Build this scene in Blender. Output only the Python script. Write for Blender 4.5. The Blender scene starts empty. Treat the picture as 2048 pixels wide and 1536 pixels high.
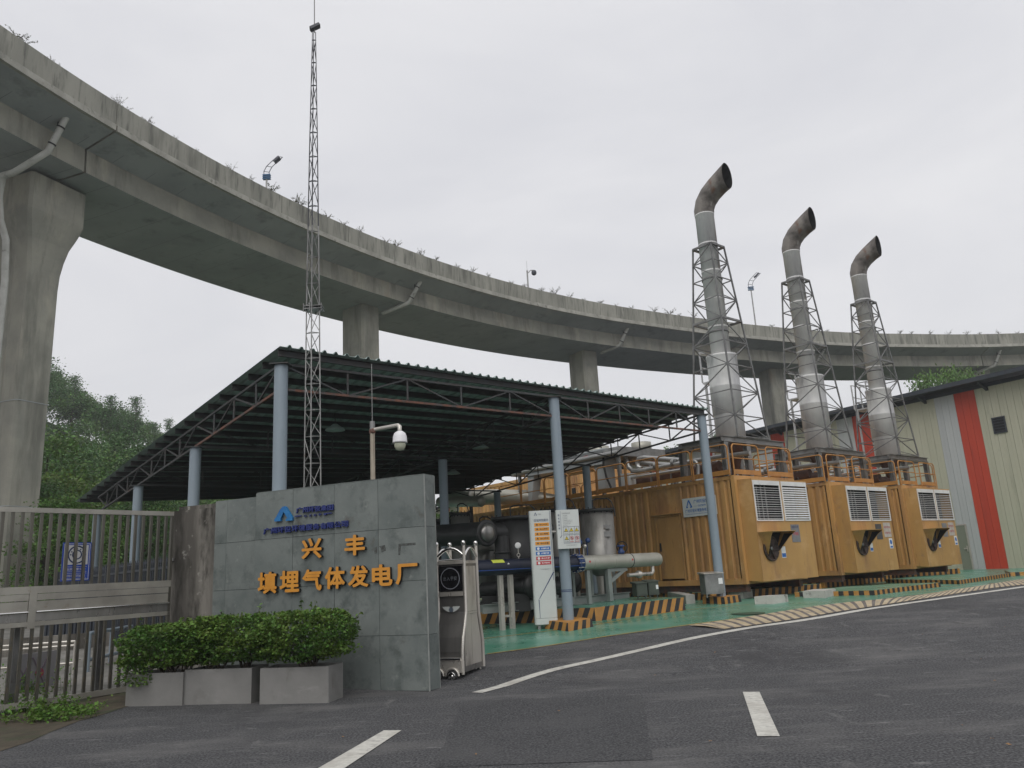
import bpy, bmesh, math, random
import numpy as np
from mathutils import Vector, Matrix
random.seed(7); rng = np.random.default_rng(11)
sc = bpy.context.scene
COL = sc.collection
R = math.radians
# ------------------------------------------------------------------ camera
FPX, CX, CY, EYE = 1560., 1024., 768., 1.55
PITCH, ROLL = R(13.45), R(3.15)
fwd = Vector((0, math.cos(PITCH), math.sin(PITCH)))
up0 = Vector((0, -math.sin(PITCH), math.cos(PITCH)))
rt0 = Vector((1, 0, 0))
RT = math.cos(ROLL)*rt0 - math.sin(ROLL)*up0
UPV = math.sin(ROLL)*rt0 + math.cos(ROLL)*up0
cam_d = bpy.data.cameras.new('camera'); cam = bpy.data.objects.new('camera', cam_d); COL.objects.link(cam)
cam_d.sensor_fit = 'HORIZONTAL'; cam_d.sensor_width = 36; cam_d.lens = FPX/2048*36
cam_d.clip_start = .1; cam_d.clip_end = 3000
M = Matrix((RT, UPV, -fwd)).transposed().to_4x4(); M.translation = Vector((0, 0, EYE)); cam.matrix_world = M
sc.camera = cam
sc.view_settings.view_transform = 'Standard'; sc.view_settings.look = 'None'
sc.view_settings.exposure = 0; sc.view_settings.gamma = 1; sc.view_settings.use_curve_mapping = False
# ------------------------------------------------------------------ world: overcast
SUN_EL, SUN_AZ = R(50), R(188)      # soft light from behind the camera, to the right
w = bpy.data.worlds.new('World'); sc.world = w; w.use_nodes = True
nt = w.node_tree; nt.nodes.clear()
wo = nt.nodes.new('ShaderNodeOutputWorld'); bg = nt.nodes.new('ShaderNodeBackground')
sky = nt.nodes.new('ShaderNodeTexSky'); sky.sky_type = 'NISHITA'; sky.sun_disc = False
sky.sun_elevation = SUN_EL; sky.sun_rotation = SUN_AZ
tc = nt.nodes.new('ShaderNodeTexCoord'); mp = nt.nodes.new('ShaderNodeMapping'); mp.inputs['Scale'].default_value = (1, 1, 2.6)
n1 = nt.nodes.new('ShaderNodeTexNoise'); n1.inputs['Scale'].default_value = 1.7; n1.inputs['Detail'].default_value = 5; n1.inputs['Roughness'].default_value = .55
n1.inputs['Distortion'].default_value = .6
cr = nt.nodes.new('ShaderNodeValToRGB')
cr.color_ramp.elements[0].position = .36; cr.color_ramp.elements[0].color = (7.50, 7.54, 7.92, 1)
cr.color_ramp.elements[1].position = .68; cr.color_ramp.elements[1].color = (8.75, 8.72, 8.92, 1)
mx = nt.nodes.new('ShaderNodeMixRGB'); mx.inputs[0].default_value = .95
nt.links.new(tc.outputs['Generated'], mp.inputs[0]); nt.links.new(mp.outputs[0], n1.inputs[0]); nt.links.new(n1.outputs[0], cr.inputs[0])
nt.links.new(sky.outputs[0], mx.inputs[1]); nt.links.new(cr.outputs[0], mx.inputs[2])
nt.links.new(mx.outputs[0], bg.inputs[0]); bg.inputs[1].default_value = .1
nt.links.new(bg.outputs[0], wo.inputs[0])
sd = bpy.data.lights.new('sun', 'SUN'); sd.energy = 1.5; sd.angle = R(60); sd.color = (1, .97, .92)
so = bpy.data.objects.new('sun', sd); COL.objects.link(so)
sv = Vector((math.sin(SUN_AZ)*math.cos(SUN_EL), math.cos(SUN_AZ)*math.cos(SUN_EL), math.sin(SUN_EL)))
so.rotation_euler = sv.to_track_quat('Z', 'Y').to_euler()
# ------------------------------------------------------------------ picture rays (to measure places from the photograph)
CAMP = Vector((0, 0, EYE))
def ray(u, v): u = float(u); v = float(v); return (u-CX)*RT + (CY-v)*UPV + FPX*fwd
def atY(u, v, Y): d = ray(u, v); Y = float(Y); return CAMP + d*(Y/d.y)
def atZ(u, v, z): d = ray(u, v); return CAMP + d*((z-EYE)/d.z)
def onP(u, v, p0, n): d = ray(u, v); return CAMP + d*((Vector(p0)-CAMP).dot(n)/d.dot(n))
GB = [(-1e6, 0.), (11.5, 0.), (14., .14), (17., .36), (20., .5), (1e6, .5)]
def gz(y):
    for (a, za), (b, zb) in zip(GB, GB[1:]):
        if y <= b: return za+(zb-za)*(y-a)/(b-a) if a > -1e5 and b < 1e5 else za if b < 1e5 else za
    return .5
def G(u, v):
    z = 0
    for _ in range(25):
        p = atZ(u, v, z); z = .5*z+.5*gz(p.y)
    return atZ(u, v, z)
# ------------------------------------------------------------------ materials
MATS = {}
def mat(name, col, col2=None, scale=4., rough=.6, metal=0., bump=0., bscale=None, stretch=(1, 1, 1), lo=.35, hi=.65,
        dirt=None, dscale=1.5, dlo=.5, dhi=.75, dstretch=(1, 1, 1), rvar=0., perobj=False, island=0., trans=0., detail=6, coat=0., spec=None):
    m = bpy.data.materials.new(name); m.use_nodes = True; t = m.node_tree; N = t.nodes; L = t.links
    b = N['Principled BSDF']; b.inputs['Roughness'].default_value = rough; b.inputs['Metallic'].default_value = metal
    if spec is not None: b.inputs['Specular IOR Level'].default_value = spec
    if coat: b.inputs['Coat Weight'].default_value = coat; b.inputs['Coat Roughness'].default_value = .15
    c4 = (*col, 1); c24 = (*(col2 or col), 1)
    tcn = N.new('ShaderNodeTexCoord'); src = tcn.outputs['Object']
    if perobj:
        oi = N.new('ShaderNodeObjectInfo'); ad = N.new('ShaderNodeVectorMath'); ad.operation = 'ADD'
        ml = N.new('ShaderNodeVectorMath'); ml.operation = 'SCALE'; ml.inputs['Scale'].default_value = 57.
        cb = N.new('ShaderNodeCombineXYZ')
        for k in range(3): L.new(oi.outputs['Random'], cb.inputs[k])
        L.new(cb.outputs[0], ml.inputs[0]); L.new(src, ad.inputs[0]); L.new(ml.outputs[0], ad.inputs[1]); src = ad.outputs[0]
    def noise(sca, st, det=6, ro=.6):
        mpn = N.new('ShaderNodeMapping'); mpn.inputs['Scale'].default_value = st
        no = N.new('ShaderNodeTexNoise'); no.inputs['Scale'].default_value = sca; no.inputs['Detail'].default_value = det; no.inputs['Roughness'].default_value = ro
        L.new(src, mpn.inputs[0]); L.new(mpn.outputs[0], no.inputs[0]); return no.outputs[0]
    def ramp(s, a, bb):
        r_ = N.new('ShaderNodeMapRange'); r_.inputs[1].default_value = a; r_.inputs[2].default_value = bb; L.new(s, r_.inputs[0]); return r_.outputs[0]
    out = None
    if col2:
        mxn = N.new('ShaderNodeMixRGB'); mxn.inputs[1].default_value = c4; mxn.inputs[2].default_value = c24
        nz = noise(scale, stretch, detail); L.new(ramp(nz, lo, hi), mxn.inputs[0]); out = mxn.outputs[0]
    if dirt:
        for q, (dc, ds, dl, dh, dst) in enumerate(dirt):
            m2 = N.new('ShaderNodeMixRGB'); m2.inputs[2].default_value = (*dc, 1)
            if out is None: m2.inputs[1].default_value = c4
            else: L.new(out, m2.inputs[1])
            L.new(ramp(noise(ds, dst, 8, .65), dl, dh), m2.inputs[0]); out = m2.outputs[0]
    if island:
        ge = N.new('ShaderNodeNewGeometry'); hs = N.new('ShaderNodeHueSaturation')
        L.new(ramp(ge.outputs['Random Per Island'], 0, 1), hs.inputs['Fac']) if False else None
        mr = N.new('ShaderNodeMapRange'); mr.inputs[3].default_value = 1-island; mr.inputs[4].default_value = 1+island
        L.new(ge.outputs['Random Per Island'], mr.inputs[0]); L.new(mr.outputs[0], hs.inputs['Value'])
        mr2 = N.new('ShaderNodeMapRange'); mr2.inputs[3].default_value = .475; mr2.inputs[4].default_value = .515
        L.new(ge.outputs['Random Per Island'], mr2.inputs[0]); L.new(mr2.outputs[0], hs.inputs['Hue'])
        if out is None: hs.inputs['Color'].default_value = c4
        else: L.new(out, hs.inputs['Color'])
        out = hs.outputs[0]
    if out is None: b.inputs['Base Color'].default_value = c4
    else: L.new(out, b.inputs['Base Color'])
    if rvar:
        mr = N.new('ShaderNodeMapRange'); mr.inputs[1].default_value = .3; mr.inputs[2].default_value = .7
        mr.inputs[3].default_value = max(.02, rough-rvar); mr.inputs[4].default_value = min(1, rough+rvar)
        L.new(noise(scale*.7, stretch), mr.inputs[0]); L.new(mr.outputs[0], b.inputs['Roughness'])
    if bump:
        bn = N.new('ShaderNodeBump'); bn.inputs['Strength'].default_value = bump; bn.inputs['Distance'].default_value = .02
        L.new(noise(bscale or scale*3, stretch, 5), bn.inputs['Height']); L.new(bn.outputs[0], b.inputs['Normal'])
    if trans:
        tr = N.new('ShaderNodeBsdfTranslucent'); ms = N.new('ShaderNodeMixShader'); ms.inputs[0].default_value = trans
        if out is None: tr.inputs[0].default_value = c4
        else: L.new(out, tr.inputs[0])
        L.new(b.outputs[0], ms.inputs[1]); L.new(tr.outputs[0], ms.inputs[2]); L.new(ms.outputs[0], N['Material Output'].inputs['Surface'])
    MATS[name] = m; return m
def flat(name, col, rough=.6, metal=0., **k): return mat(name, col, None, rough=rough, metal=metal, **k)
D1 = (1, 1, 1)
asphalt = mat('asphalt', (.026, .027, .030), (.125, .125, .130), 42, .88, 0, .8, 120, lo=.40, hi=.64, detail=2,
              dirt=[((.145, .142, .14), .45, .48, .74, (1, 2.6, 1)), ((.042, .042, .045), .25, .54, .70, (1.5, 1, 1)), ((.23, .23, .225), 3.0, .59, .72, (1, 4.5, 1)), ((.17, .168, .165), 22, .62, .74, D1), ((.022, .022, .023), 1.3, .64, .72, D1), ((.17, .168, .165), .8, .62, .74, (3., 1, 1))], rvar=.08)
asphalt_dark = mat('asphalt_patch', (.022, .023, .026), (.105, .106, .110), 45, .85, 0, .8, 130, lo=.40, hi=.64, detail=2, dirt=[((.085, .085, .087), .9, .48, .78, D1), ((.15, .15, .148), 4, .68, .8, D1)])
soil = mat('soil', (.042, .034, .022), (.085, .068, .046), 3, .95, 0, .6, 20, dirt=[((.04, .055, .022), 1.3, .5, .65, D1)])
wide_ground = mat('open_ground', (.20, .19, .16), (.13, .14, .09), .3, .95, 0, .3, 5)
underwood = mat('undergrowth', (.03, .055, .018), (.045, .07, .025), .6, .95, 0, .5, 3)
yard_conc = mat('yard_concrete', (.16, .155, .14), (.25, .24, .22), 2, .85, 0, .3, 30, dirt=[((.08, .078, .07), .8, .5, .75, D1)])
whiteline = mat('road_paint', (.60, .59, .54), (.47, .46, .42), 14, .7, 0, .2, 90, dirt=[((.24, .23, .22), 7, .56, .74, D1), ((.12, .12, .12), 26, .64, .72, D1), ((.36, .34, .30), 1.8, .5, .7, D1)])
greenfloor = mat('green_floor_paint', (.060, .215, .145), (.085, .265, .185), 1.3, .30, 0, .04, 30, rvar=.12, coat=0,
                 dirt=[((.18, .34, .27), .5, .44, .76, (1, 2, 1)), ((.20, .25, .21), 6, .60, .74, D1), ((.28, .34, .30), 2.2, .60, .76, (1, 3, 1)), ((.03, .09, .06), 2.5, .62, .72, D1)])
yellowline = mat('yellow_paint', (.50, .30, .045), (.33, .23, .08), 8, .6, dirt=[((.14, .13, .10), 12, .55, .7, D1)])
hatch_y = mat('hatch_cream_paint', (.52, .43, .29), (.40, .32, .20), 2, .7, 0, .3, 40, dirt=[((.22, .19, .16), 5, .52, .72, D1), ((.14, .13, .12), 16, .60, .72, D1)])
hatch_b = mat('hatch_dark', (.10, .088, .082), (.19, .165, .145), 5, .8, 0, .3, 40, dirt=[((.30, .26, .20), 4, .60, .74, D1)])
kerb_y = mat('kerb_yellow', (.47, .225, .048), (.36, .175, .05), 5, .6, 0, .15, 30, dirt=[((.15, .11, .07), 7, .6, .75, D1)])
kerb_b = mat('kerb_black', (.016, .016, .018), (.032, .03, .03), 6, .6, 0, .1, 30)
vconc = mat('viaduct_concrete', (.335, .325, .275), (.225, .225, .195), .5, .85, 0, .15, 6,
            dirt=[((.125, .125, .105), 1.3, .50, .72, (1, 1, .14)), ((.42, .39, .32), .7, .56, .74, (1, 1, .3)), ((.32, .315, .28), .8, .60, .8, (1, 1, .5)), ((.21, .155, .11), .35, .63, .76, (1, 1, .3))])
vsoffit = mat('viaduct_soffit_concrete', (.34, .36, .365), (.265, .285, .29), .35, .85, 0, .1, 5,
              dirt=[((.17, .19, .18), .9, .55, .75, D1), ((.40, .40, .38), .5, .60, .8, D1)])
vpar = mat('viaduct_parapet_concrete', (.31, .305, .265), (.215, .215, .185), .8, .85, 0, .2, 6, stretch=(1, 1, .25),
           dirt=[((.105, .105, .09), 2.2, .50, .70, (1, 1, .10)), ((.43, .42, .37), 2.0, .62, .78, (1, 1, .2)), ((.085, .088, .075), 3.8, .53, .70, (1, 1, .12))])
vlip = mat('viaduct_lip_concrete', (.40, .39, .35), (.26, .255, .225), 1.2, .85, 0, .25, 8, dirt=[((.15, .15, .13), 3, .55, .7, D1)])
darkjoint = flat('dark_joint', (.02, .02, .022), .9)
pvc = mat('downpipe_plastic', (.50, .50, .47), (.38, .38, .35), 2, .5, dirt=[((.18, .17, .15), 3, .6, .75, D1)])
slate = mat('wall_slab_stone', (.125, .145, .14), (.195, .215, .205), 1.6, .72, 0, .2, 14, perobj=True, lo=.3, hi=.7, spec=.3,
            dirt=[((.085, .10, .096), 3.3, .50, .72, D1), ((.25, .27, .255), 7.5, .60, .80, D1), ((.095, .085, .072), 2.2, .64, .76, D1)])
oldwall = mat('stained_concrete', (.24, .225, .20), (.085, .078, .068), .8, .95, 0, .5, 12, stretch=(2.2, 2.2, .35), lo=.38, hi=.6,
              dirt=[((.035, .032, .026), 2.4, .48, .60, (1, 1, .3)), ((.32, .31, .28), 4, .62, .72, D1)])
planter_m = mat('planter_concrete', (.235, .23, .22), (.17, .168, .16), 1.5, .8, 0, .12, 20, perobj=True, lo=.3, hi=.7,
                dirt=[((.16, .155, .145), 3.3, .56, .75, D1), ((.31, .305, .29), 2.0, .62, .8, (1, 1, 3)), ((.12, .115, .10), 1.5, .6, .72, (1, 1, .4))])
letter_y = mat('letter_yellow', (.66, .29, .036), (.58, .245, .03), 6, .45)
letter_side = flat('letter_black', (.018, .017, .016), .5)
letter_blue = flat('letter_blue', (.012, .024, .15), .4)
logo_blue = mat('logo_blue', (.03, .22, .50), (.015, .09, .30), 2.2, .35, .3, stretch=(1, 1, 1))
rail_steel = mat('gate_rail_steel', (.40, .385, .34), (.28, .265, .235), 2, .4, .5, .02, 20, dirt=[((.22, .16, .10), 3, .62, .76, D1)])
bar_steel = mat('gate_bar_steel', (.15, .142, .118), (.10, .095, .08), 3, .4, .7, .02, 30, stretch=(1, 1, .3), dirt=[((.30, .22, .12), 3, .60, .72, (1, 1, .3))])
steel = mat('stainless_steel', (.60, .57, .52), (.48, .455, .41), 3, .34, .5, .02, 30, stretch=(1, 1, .3), rvar=.1, dirt=[((.25, .23, .20), 3, .55, .75, (1, 1, .3))])
steel_dk = mat('brushed_dark_steel', (.30, .29, .275), (.22, .215, .205), 5, .30, .7, 0, rvar=.06, stretch=(1, 1, .2))
chrome = flat('chrome', (.75, .74, .72), .12, 1.)
galv = mat('galvanised_steel', (.33, .33, .32), (.22, .22, .215), 4, .45, .75, .05, 30, dirt=[((.17, .11, .07), 4, .62, .75, D1)])
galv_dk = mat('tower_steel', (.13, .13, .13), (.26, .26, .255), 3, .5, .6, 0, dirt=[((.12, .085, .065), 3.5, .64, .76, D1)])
rusty = mat('rusty_steel', (.17, .075, .05), (.075, .068, .066), 5, .8, .1, .3, 30, lo=.4, hi=.6, dirt=[((.22, .19, .18), 7, .66, .74, D1)])
purlin_m = mat('purlin_steel', (.055, .062, .066), (.062, .056, .054), 4, .7, .2, dirt=[((.12, .06, .04), 3, .66, .76, D1)])
sheet_m = mat('green_roof_sheet', (.40, .50, .47), (.31, .39, .37), 1.5, .55, .15, dirt=[((.18, .22, .20), 2.5, .55, .75, D1)], perobj=True)
col_blue = mat('column_blue_paint', (.25, .305, .35), (.215, .265, .31), 2, .45, 0, .03, 20, stretch=(1, 1, .3),
               dirt=[((.40, .40, .38), 3, .70, .82, D1), ((.20, .12, .07), 2.3, .70, .78, (1, 1, .3))])
yel = mat('container_yellow_paint', (.55, .305, .105), (.45, .245, .083), .9, .50, 0, .04, 12, stretch=(1, 1, .35), rvar=.08, perobj=True,
          dirt=[((.27, .135, .06), 1.9, .47, .72, (1, 1, .12)), ((.13, .065, .038), 5, .60, .73, (1, 1, .16)), ((.62, .40, .19), 1.1, .55, .78, D1), ((.20, .12, .075), .7, .55, .75, (1, 1, .5))])
yel_box = mat('air_box_yellow_paint', (.49, .282, .095), (.41, .232, .08), .8, .45, 0, .03, 10, rvar=.08, perobj=True,
              dirt=[((.31, .165, .075), 2.0, .52, .74, (1, 1, .16)), ((.15, .08, .045), 5.5, .62, .73, (1, 1, .14)), ((.60, .38, .18), 1.0, .55, .75, D1), ((.30, .18, .10), 1.3, .60, .72, D1)])
yel_rail = mat('railing_yellow_paint', (.50, .235, .055), (.36, .17, .05), 3, .5, dirt=[((.15, .07, .04), 5, .62, .74, D1)])
white_al = mat('white_louvre_paint', (.78, .78, .77), (.66, .66, .65), 3, .45, dirt=[((.28, .27, .25), 4, .62, .78, D1)])
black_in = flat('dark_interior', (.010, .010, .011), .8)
fan_m = mat('fan_dark_metal', (.035, .028, .026), (.08, .05, .04), 5, .6, .4)
flue_m = mat('flue_aluminium', (.70, .70, .68), (.47, .47, .48), 1.3, .58, .15, .12, 5, stretch=(1, 1, .28), rvar=.12, lo=.38, hi=.62, perobj=False,
             dirt=[((.27, .275, .28), 2.4, .56, .70, (1, 1, .22)), ((.62, .61, .56), 1.6, .56, .70, (1, 1, .3)), ((.27, .19, .13), 2.6, .67, .78, (1, 1, .15))])
flue_sooty = mat('flue_sooty_metal', (.23, .21, .19), (.075, .066, .060), 1.6, .6, .3, .3, 6, lo=.4, hi=.58, dirt=[((.15, .075, .045), 2.2, .58, .70, D1), ((.42, .41, .39), 2.5, .60, .72, D1), ((.04, .036, .034), 1.6, .57, .68, D1)])
rail_gal = mat('rail_aluminium', (.55, .55, .54), (.42, .42, .41), 3, .4, .6)
pipe_gal = mat('lagged_pipe', (.46, .46, .445), (.34, .34, .33), 3, .38, .7, .03, 12, rvar=.08, dirt=[((.20, .15, .11), 3, .64, .75, D1)])
rust_pipe = mat('rusty_pipe', (.17, .10, .08), (.09, .06, .05), 4, .8, .1, .2, 20)
tank_m = mat('tank_steel', (.36, .35, .325), (.27, .265, .25), 1.6, .45, .5, .05, 10, stretch=(1, 1, .3), rvar=.1, dirt=[((.14, .135, .125), 1.8, .56, .72, (1, 1, .3))])
tank_dk = mat('tank_dark_paint', (.022, .023, .024), (.04, .041, .041), 2, .5, .2, 0, dirt=[((.07, .068, .06), 3, .64, .76, D1)])
navy_pipe = flat('navy_plastic_pipe', (.010, .014, .032), .42)
stripe_bl = flat('pipe_blue_stripe', (.03, .10, .42), .5)
cream_pipe = mat('stainless_header_pipe', (.44, .43, .375), (.37, .36, .31), 2.2, .4, .35, .02, 12, rvar=.08)
grey_skid = mat('skid_grey_paint', (.25, .275, .26), (.19, .21, .20), 2.5, .55, dirt=[((.13, .10, .08), 4, .63, .75, D1)])
green_box = mat('green_meter_box', (.065, .080, .062), (.05, .06, .048), 3, .5)
valve_blue = flat('valve_blue_paint', (.02, .05, .16), .4)
white_pl = mat('sign_white_panel', (.60, .63, .61), (.55, .58, .56), 2, .35)
sign_or = flat('sign_orange', (.72, .30, .025), .45); sign_bl = flat('sign_blue', (.02, .14, .45), .45); sign_rd = flat('sign_red', (.50, .02, .03), .45)
sign_navy = flat('sign_navy', (.015, .035, .13), .45); sign_ye = flat('sign_yellow', (.70, .55, .02), .45); sign_tx = flat('sign_dark_text', (.03, .035, .05), .5)
sign_gy = flat('sign_grey_text', (.22, .23, .24), .5); sign_wh = flat('sign_white_print', (.75, .75, .75), .5)
wh_beige = mat('warehouse_olive_panel', (.51, .495, .385), (.455, .445, .34), .8, .5, .1, 0, perobj=True, stretch=(1, 1, .2), dirt=[((.21, .21, .15), 1.5, .58, .8, (1, 1, .15))])
wh_grey = mat('warehouse_grey_panel', (.50, .51, .51), (.44, .45, .45), .8, .5, .1, 0, perobj=True, stretch=(1, 1, .2), dirt=[((.27, .27, .265), 1.5, .58, .8, (1, 1, .15))])
wh_red = mat('warehouse_red_panel', (.52, .060, .028), (.43, .046, .024), .8, .5, 0, 0, perobj=True, stretch=(1, 1, .2), dirt=[((.23, .035, .02), 1.5, .6, .8, (1, 1, .15))])
wh_roof = mat('warehouse_navy_trim', (.035, .042, .055), (.05, .058, .07), 1, .5, .2)
door_m = flat('olive_door', (.20, .215, .165), .5)
white_plas = flat('camera_white_plastic', (.72, .72, .74), .35); dome_m = mat('camera_dome_plastic', (.50, .52, .40), (.44, .46, .36), 4, .25)
lamp_dk = flat('lamp_dark_metal', (.03, .035, .05), .5); lamp_bl = flat('lamp_blue_metal', (.03, .12, .25), .5)
fence_dk = flat('dark_blue_fence', (.022, .028, .040), .5)
rubber = flat('rubber', (.02, .02, .02), .8)
bark = mat('bark', (.075, .06, .045), (.04, .033, .026), 8, .9, 0, .5, 20, stretch=(1, 1, .3))
LK = dict(rough=.5, trans=.22, island=.42, spec=.25)
leaf_bush = mat('bush_leaves', (.055, .125, .024), (.125, .205, .038), 2.6, lo=.4, hi=.62, **LK)
leaf_a = mat('broadleaf_leaves', (.085, .175, .040), (.125, .215, .055), .35, lo=.35, hi=.65, **LK)
leaf_b = mat('dark_tree_leaves', (.055, .125, .040), (.085, .165, .050), .35, lo=.35, hi=.65, **LK)
leaf_c = mat('yellow_green_leaves', (.16, .235, .045), (.11, .19, .045), .5, lo=.35, hi=.65, **LK)
leaf_w = mat('weed_leaves', (.075, .155, .024), (.11, .20, .035), 3, lo=.35, hi=.65, **LK)
leaf_p = mat('parapet_weed_leaves', (.075, .095, .045), (.12, .12, .075), 3, lo=.35, hi=.65, **LK)
dryleaf = mat('dry_leaf', (.32, .20, .09), (.16, .07, .03), 9, .7, perobj=True)
# ------------------------------------------------------------------ mesh helpers
class MB:
    def __init__(s): s.v = []; s.f = []; s.m = []; s.sm = []
    def add(s, vs, fs, mi=0, smooth=False):
        o = len(s.v); s.v += [tuple(v) for v in vs]; s.f += [tuple(i+o for i in f) for f in fs]; s.m += [mi]*len(fs); s.sm += [smooth]*len(fs); return s
    def hexa(s, P, mi=0):  # P: 4 bottom, 4 top
        return s.add(P, [(3, 2, 1, 0), (4, 5, 6, 7), (0, 1, 5, 4), (1, 2, 6, 5), (2, 3, 7, 6), (3, 0, 4, 7)], mi)
    def box(s, x0, x1, y0, y1, z0, z1, mi=0):
        return s.hexa([(x0, y0, z0), (x1, y0, z0), (x1, y1, z0), (x0, y1, z0), (x0, y0, z1), (x1, y0, z1), (x1, y1, z1), (x0, y1, z1)], mi)
    def obox(s, o, ax, ay, az, a, b, c, mi=0):  # origin, axes, ranges
        o = Vector(o); P = [o+ax*i+ay*j+az*k for k in c for (i, j) in ((a[0], b[0]), (a[1], b[0]), (a[1], b[1]), (a[0], b[1]))]
        return s.hexa(P, mi)
    def beam(s, p0, p1, w, h=None, up=(0, 0, 1), mi=0):
        p0 = Vector(p0); p1 = Vector(p1); d = (p1-p0).normalized(); upv = Vector(up)
        if abs(d.dot(upv)) > .98: upv = Vector((1, 0, 0)) if abs(d.x) < .9 else Vector((0, 1, 0))
        x = d.cross(upv).normalized(); y = x.cross(d).normalized(); h = h or w
        P = [q+x*(i*w/2)+y*(j*h/2) for q in (p0, p1) for i, j in ((-1, -1), (1, -1), (1, 1), (-1, 1))]
        return s.hexa(P, mi)
    def tube(s, path, r, n=10, mi=0, caps=True, smooth=True):
        path = [Vector(p) for p in path]; rr = r if isinstance(r, (list, tuple)) else [r]*len(path)
        t0 = (path[1]-path[0]).normalized(); ref = Vector((0, 0, 1)) if abs(t0.z) < .9 else Vector((1, 0, 0))
        x = t0.cross(ref).normalized(); rings = []
        for i, p in enumerate(path):
            a = (p-path[i-1]).normalized() if i else None; b = (path[i+1]-p).normalized() if i < len(path)-1 else None
            t = (a+b).normalized() if a is not None and b is not None else (a if b is None else b)
            if t.length < .1: t = a
            x = (x-t*x.dot(t)).normalized(); y = t.cross(x)
            k = 1.
            if a is not None and b is not None: k = 1/max(.6, math.sqrt(max(0, (1+a.dot(b))/2)))
            rings.append([p+(x*math.cos(2*math.pi*j/n)+y*math.sin(2*math.pi*j/n))*rr[i]*(k if k < 1.3 else 1.3) for j in range(n)])
        vs = [v for rg in rings for v in rg]
        fs = [(i*n+j, i*n+(j+1) % n, (i+1)*n+(j+1) % n, (i+1)*n+j) for i in range(len(path)-1) for j in range(n)]
        s.add(vs, fs, mi, smooth)
        if caps: s.add(rings[0], [tuple(reversed(range(n)))], mi); s.add(rings[-1], [tuple(range(n))], mi)
        return s
    def lathe(s, c, prof, n=24, mi=0, smooth=True, axis=None):  # prof: (r,z)
        c = Vector(c); az = Vector(axis).normalized() if axis else Vector((0, 0, 1))
        ax = az.orthogonal().normalized() if axis else Vector((1, 0, 0)); ay = az.cross(ax)
        vs = [c+ax*(r*math.cos(2*math.pi*j/n))+ay*(r*math.sin(2*math.pi*j/n))+az*z for r, z in prof for j in range(n)]
        fs = [(i*n+j, i*n+(j+1) % n, (i+1)*n+(j+1) % n, (i+1)*n+j) for i in range(len(prof)-1) for j in range(n)]
        fs += [tuple(reversed(range(n))), tuple((len(prof)-1)*n+j for j in range(n))]
        return s.add(vs, fs, mi, smooth)
    def build(s, name, mats, parent=None, basis=None):
        me = bpy.data.meshes.new(name); me.from_pydata(s.v, [], s.f)
        for m in (mats if isinstance(mats, (list, tuple)) else [mats]): me.materials.append(m)
        me.polygons.foreach_set('material_index', s.m); me.polygons.foreach_set('use_smooth', s.sm); me.update()
        return link(name, me, parent, basis)
ROOTM = {}
def link(name, me, parent=None, basis=None):
    o = bpy.data.objects.new(name, me); COL.objects.link(o)
    if basis is not None: o.matrix_basis = basis
    if parent is not None:
        o.parent = parent
        Mi = ROOTM.get(parent.name)
        if Mi is not None: o.matrix_parent_inverse = Mi.inverted()
    return o
def thing(name, label, cat, loc=(0, 0, 0), rotz=0, group=None):
    o = bpy.data.objects.new(name, None); COL.objects.link(o); o.empty_display_size = .2
    o.location = loc; o.rotation_euler = (0, 0, rotz)
    ROOTM[o.name] = Matrix.Translation(Vector(loc)) @ Matrix.Rotation(rotz, 4, 'Z')
    o['label'] = label; o['category'] = cat
    if group: o['group'] = group
    return o
def local(name, label, cat, group=None): return thing(name, label, cat, (0, 0, 0), 0, group)
def tag(o, label, cat, group=None, kind=None):
    o['label'] = label; o['category'] = cat
    if group: o['group'] = group
    if kind: o['kind'] = kind
    return o
def struct(o, label=None):
    o['kind'] = 'structure'
    if label: o['label'] = label
    return o
def kids(o): return [c for c in bpy.data.objects if c.parent == o]
def copy_tree(o, parent=None, cache=None):
    if cache is None:
        cache = {}
        for c in bpy.data.objects:
            if c.parent: cache.setdefault(c.parent.name, []).append(c)
    c = o.copy(); COL.objects.link(c)
    if parent is not None: c.parent = parent; c.matrix_parent_inverse = o.matrix_parent_inverse.copy()
    for ch in cache.get(o.name, []): copy_tree(ch, c, cache)
    return c
def textmesh(s, bold=0., depth=0.):
    cu = bpy.data.curves.new('text', 'FONT'); cu.body = s; cu.size = 1; cu.offset = bold; cu.resolution_u = 3; cu.extrude = depth/2
    o = bpy.data.objects.new('text', cu); COL.objects.link(o)
    dg = bpy.context.evaluated_depsgraph_get(); dg.update()
    me = bpy.data.meshes.new_from_object(o.evaluated_get(dg)); COL.objects.unlink(o); bpy.data.objects.remove(o)
    return me
def fatten(me, f):
    n = len(me.vertices); co = np.zeros(n*3, 'f'); me.vertices.foreach_get('co', co); co = co.reshape(-1, 3); fs = [tuple(p.vertices) for p in me.polygons]
    V = []; F = []
    for q, (dx, dy) in enumerate(((0, 0), (f, 0), (-f, 0), (0, f), (0, -f), (f*.7, f*.7), (-f*.7, f*.7), (f*.7, -f*.7), (-f*.7, -f*.7))):
        c = co.copy(); c[:, 0] += dx; c[:, 1] += dy; c[:, 2] = np.where(c[:, 2] > 0, c[:, 2]-.0008*q, c[:, 2]); V.append(c); F += [tuple(i+q*n for i in t) for t in fs]
    m2 = bpy.data.meshes.new('fat'); m2.from_pydata(np.concatenate(V).tolist(), [], F); m2.update(); return m2
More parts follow.
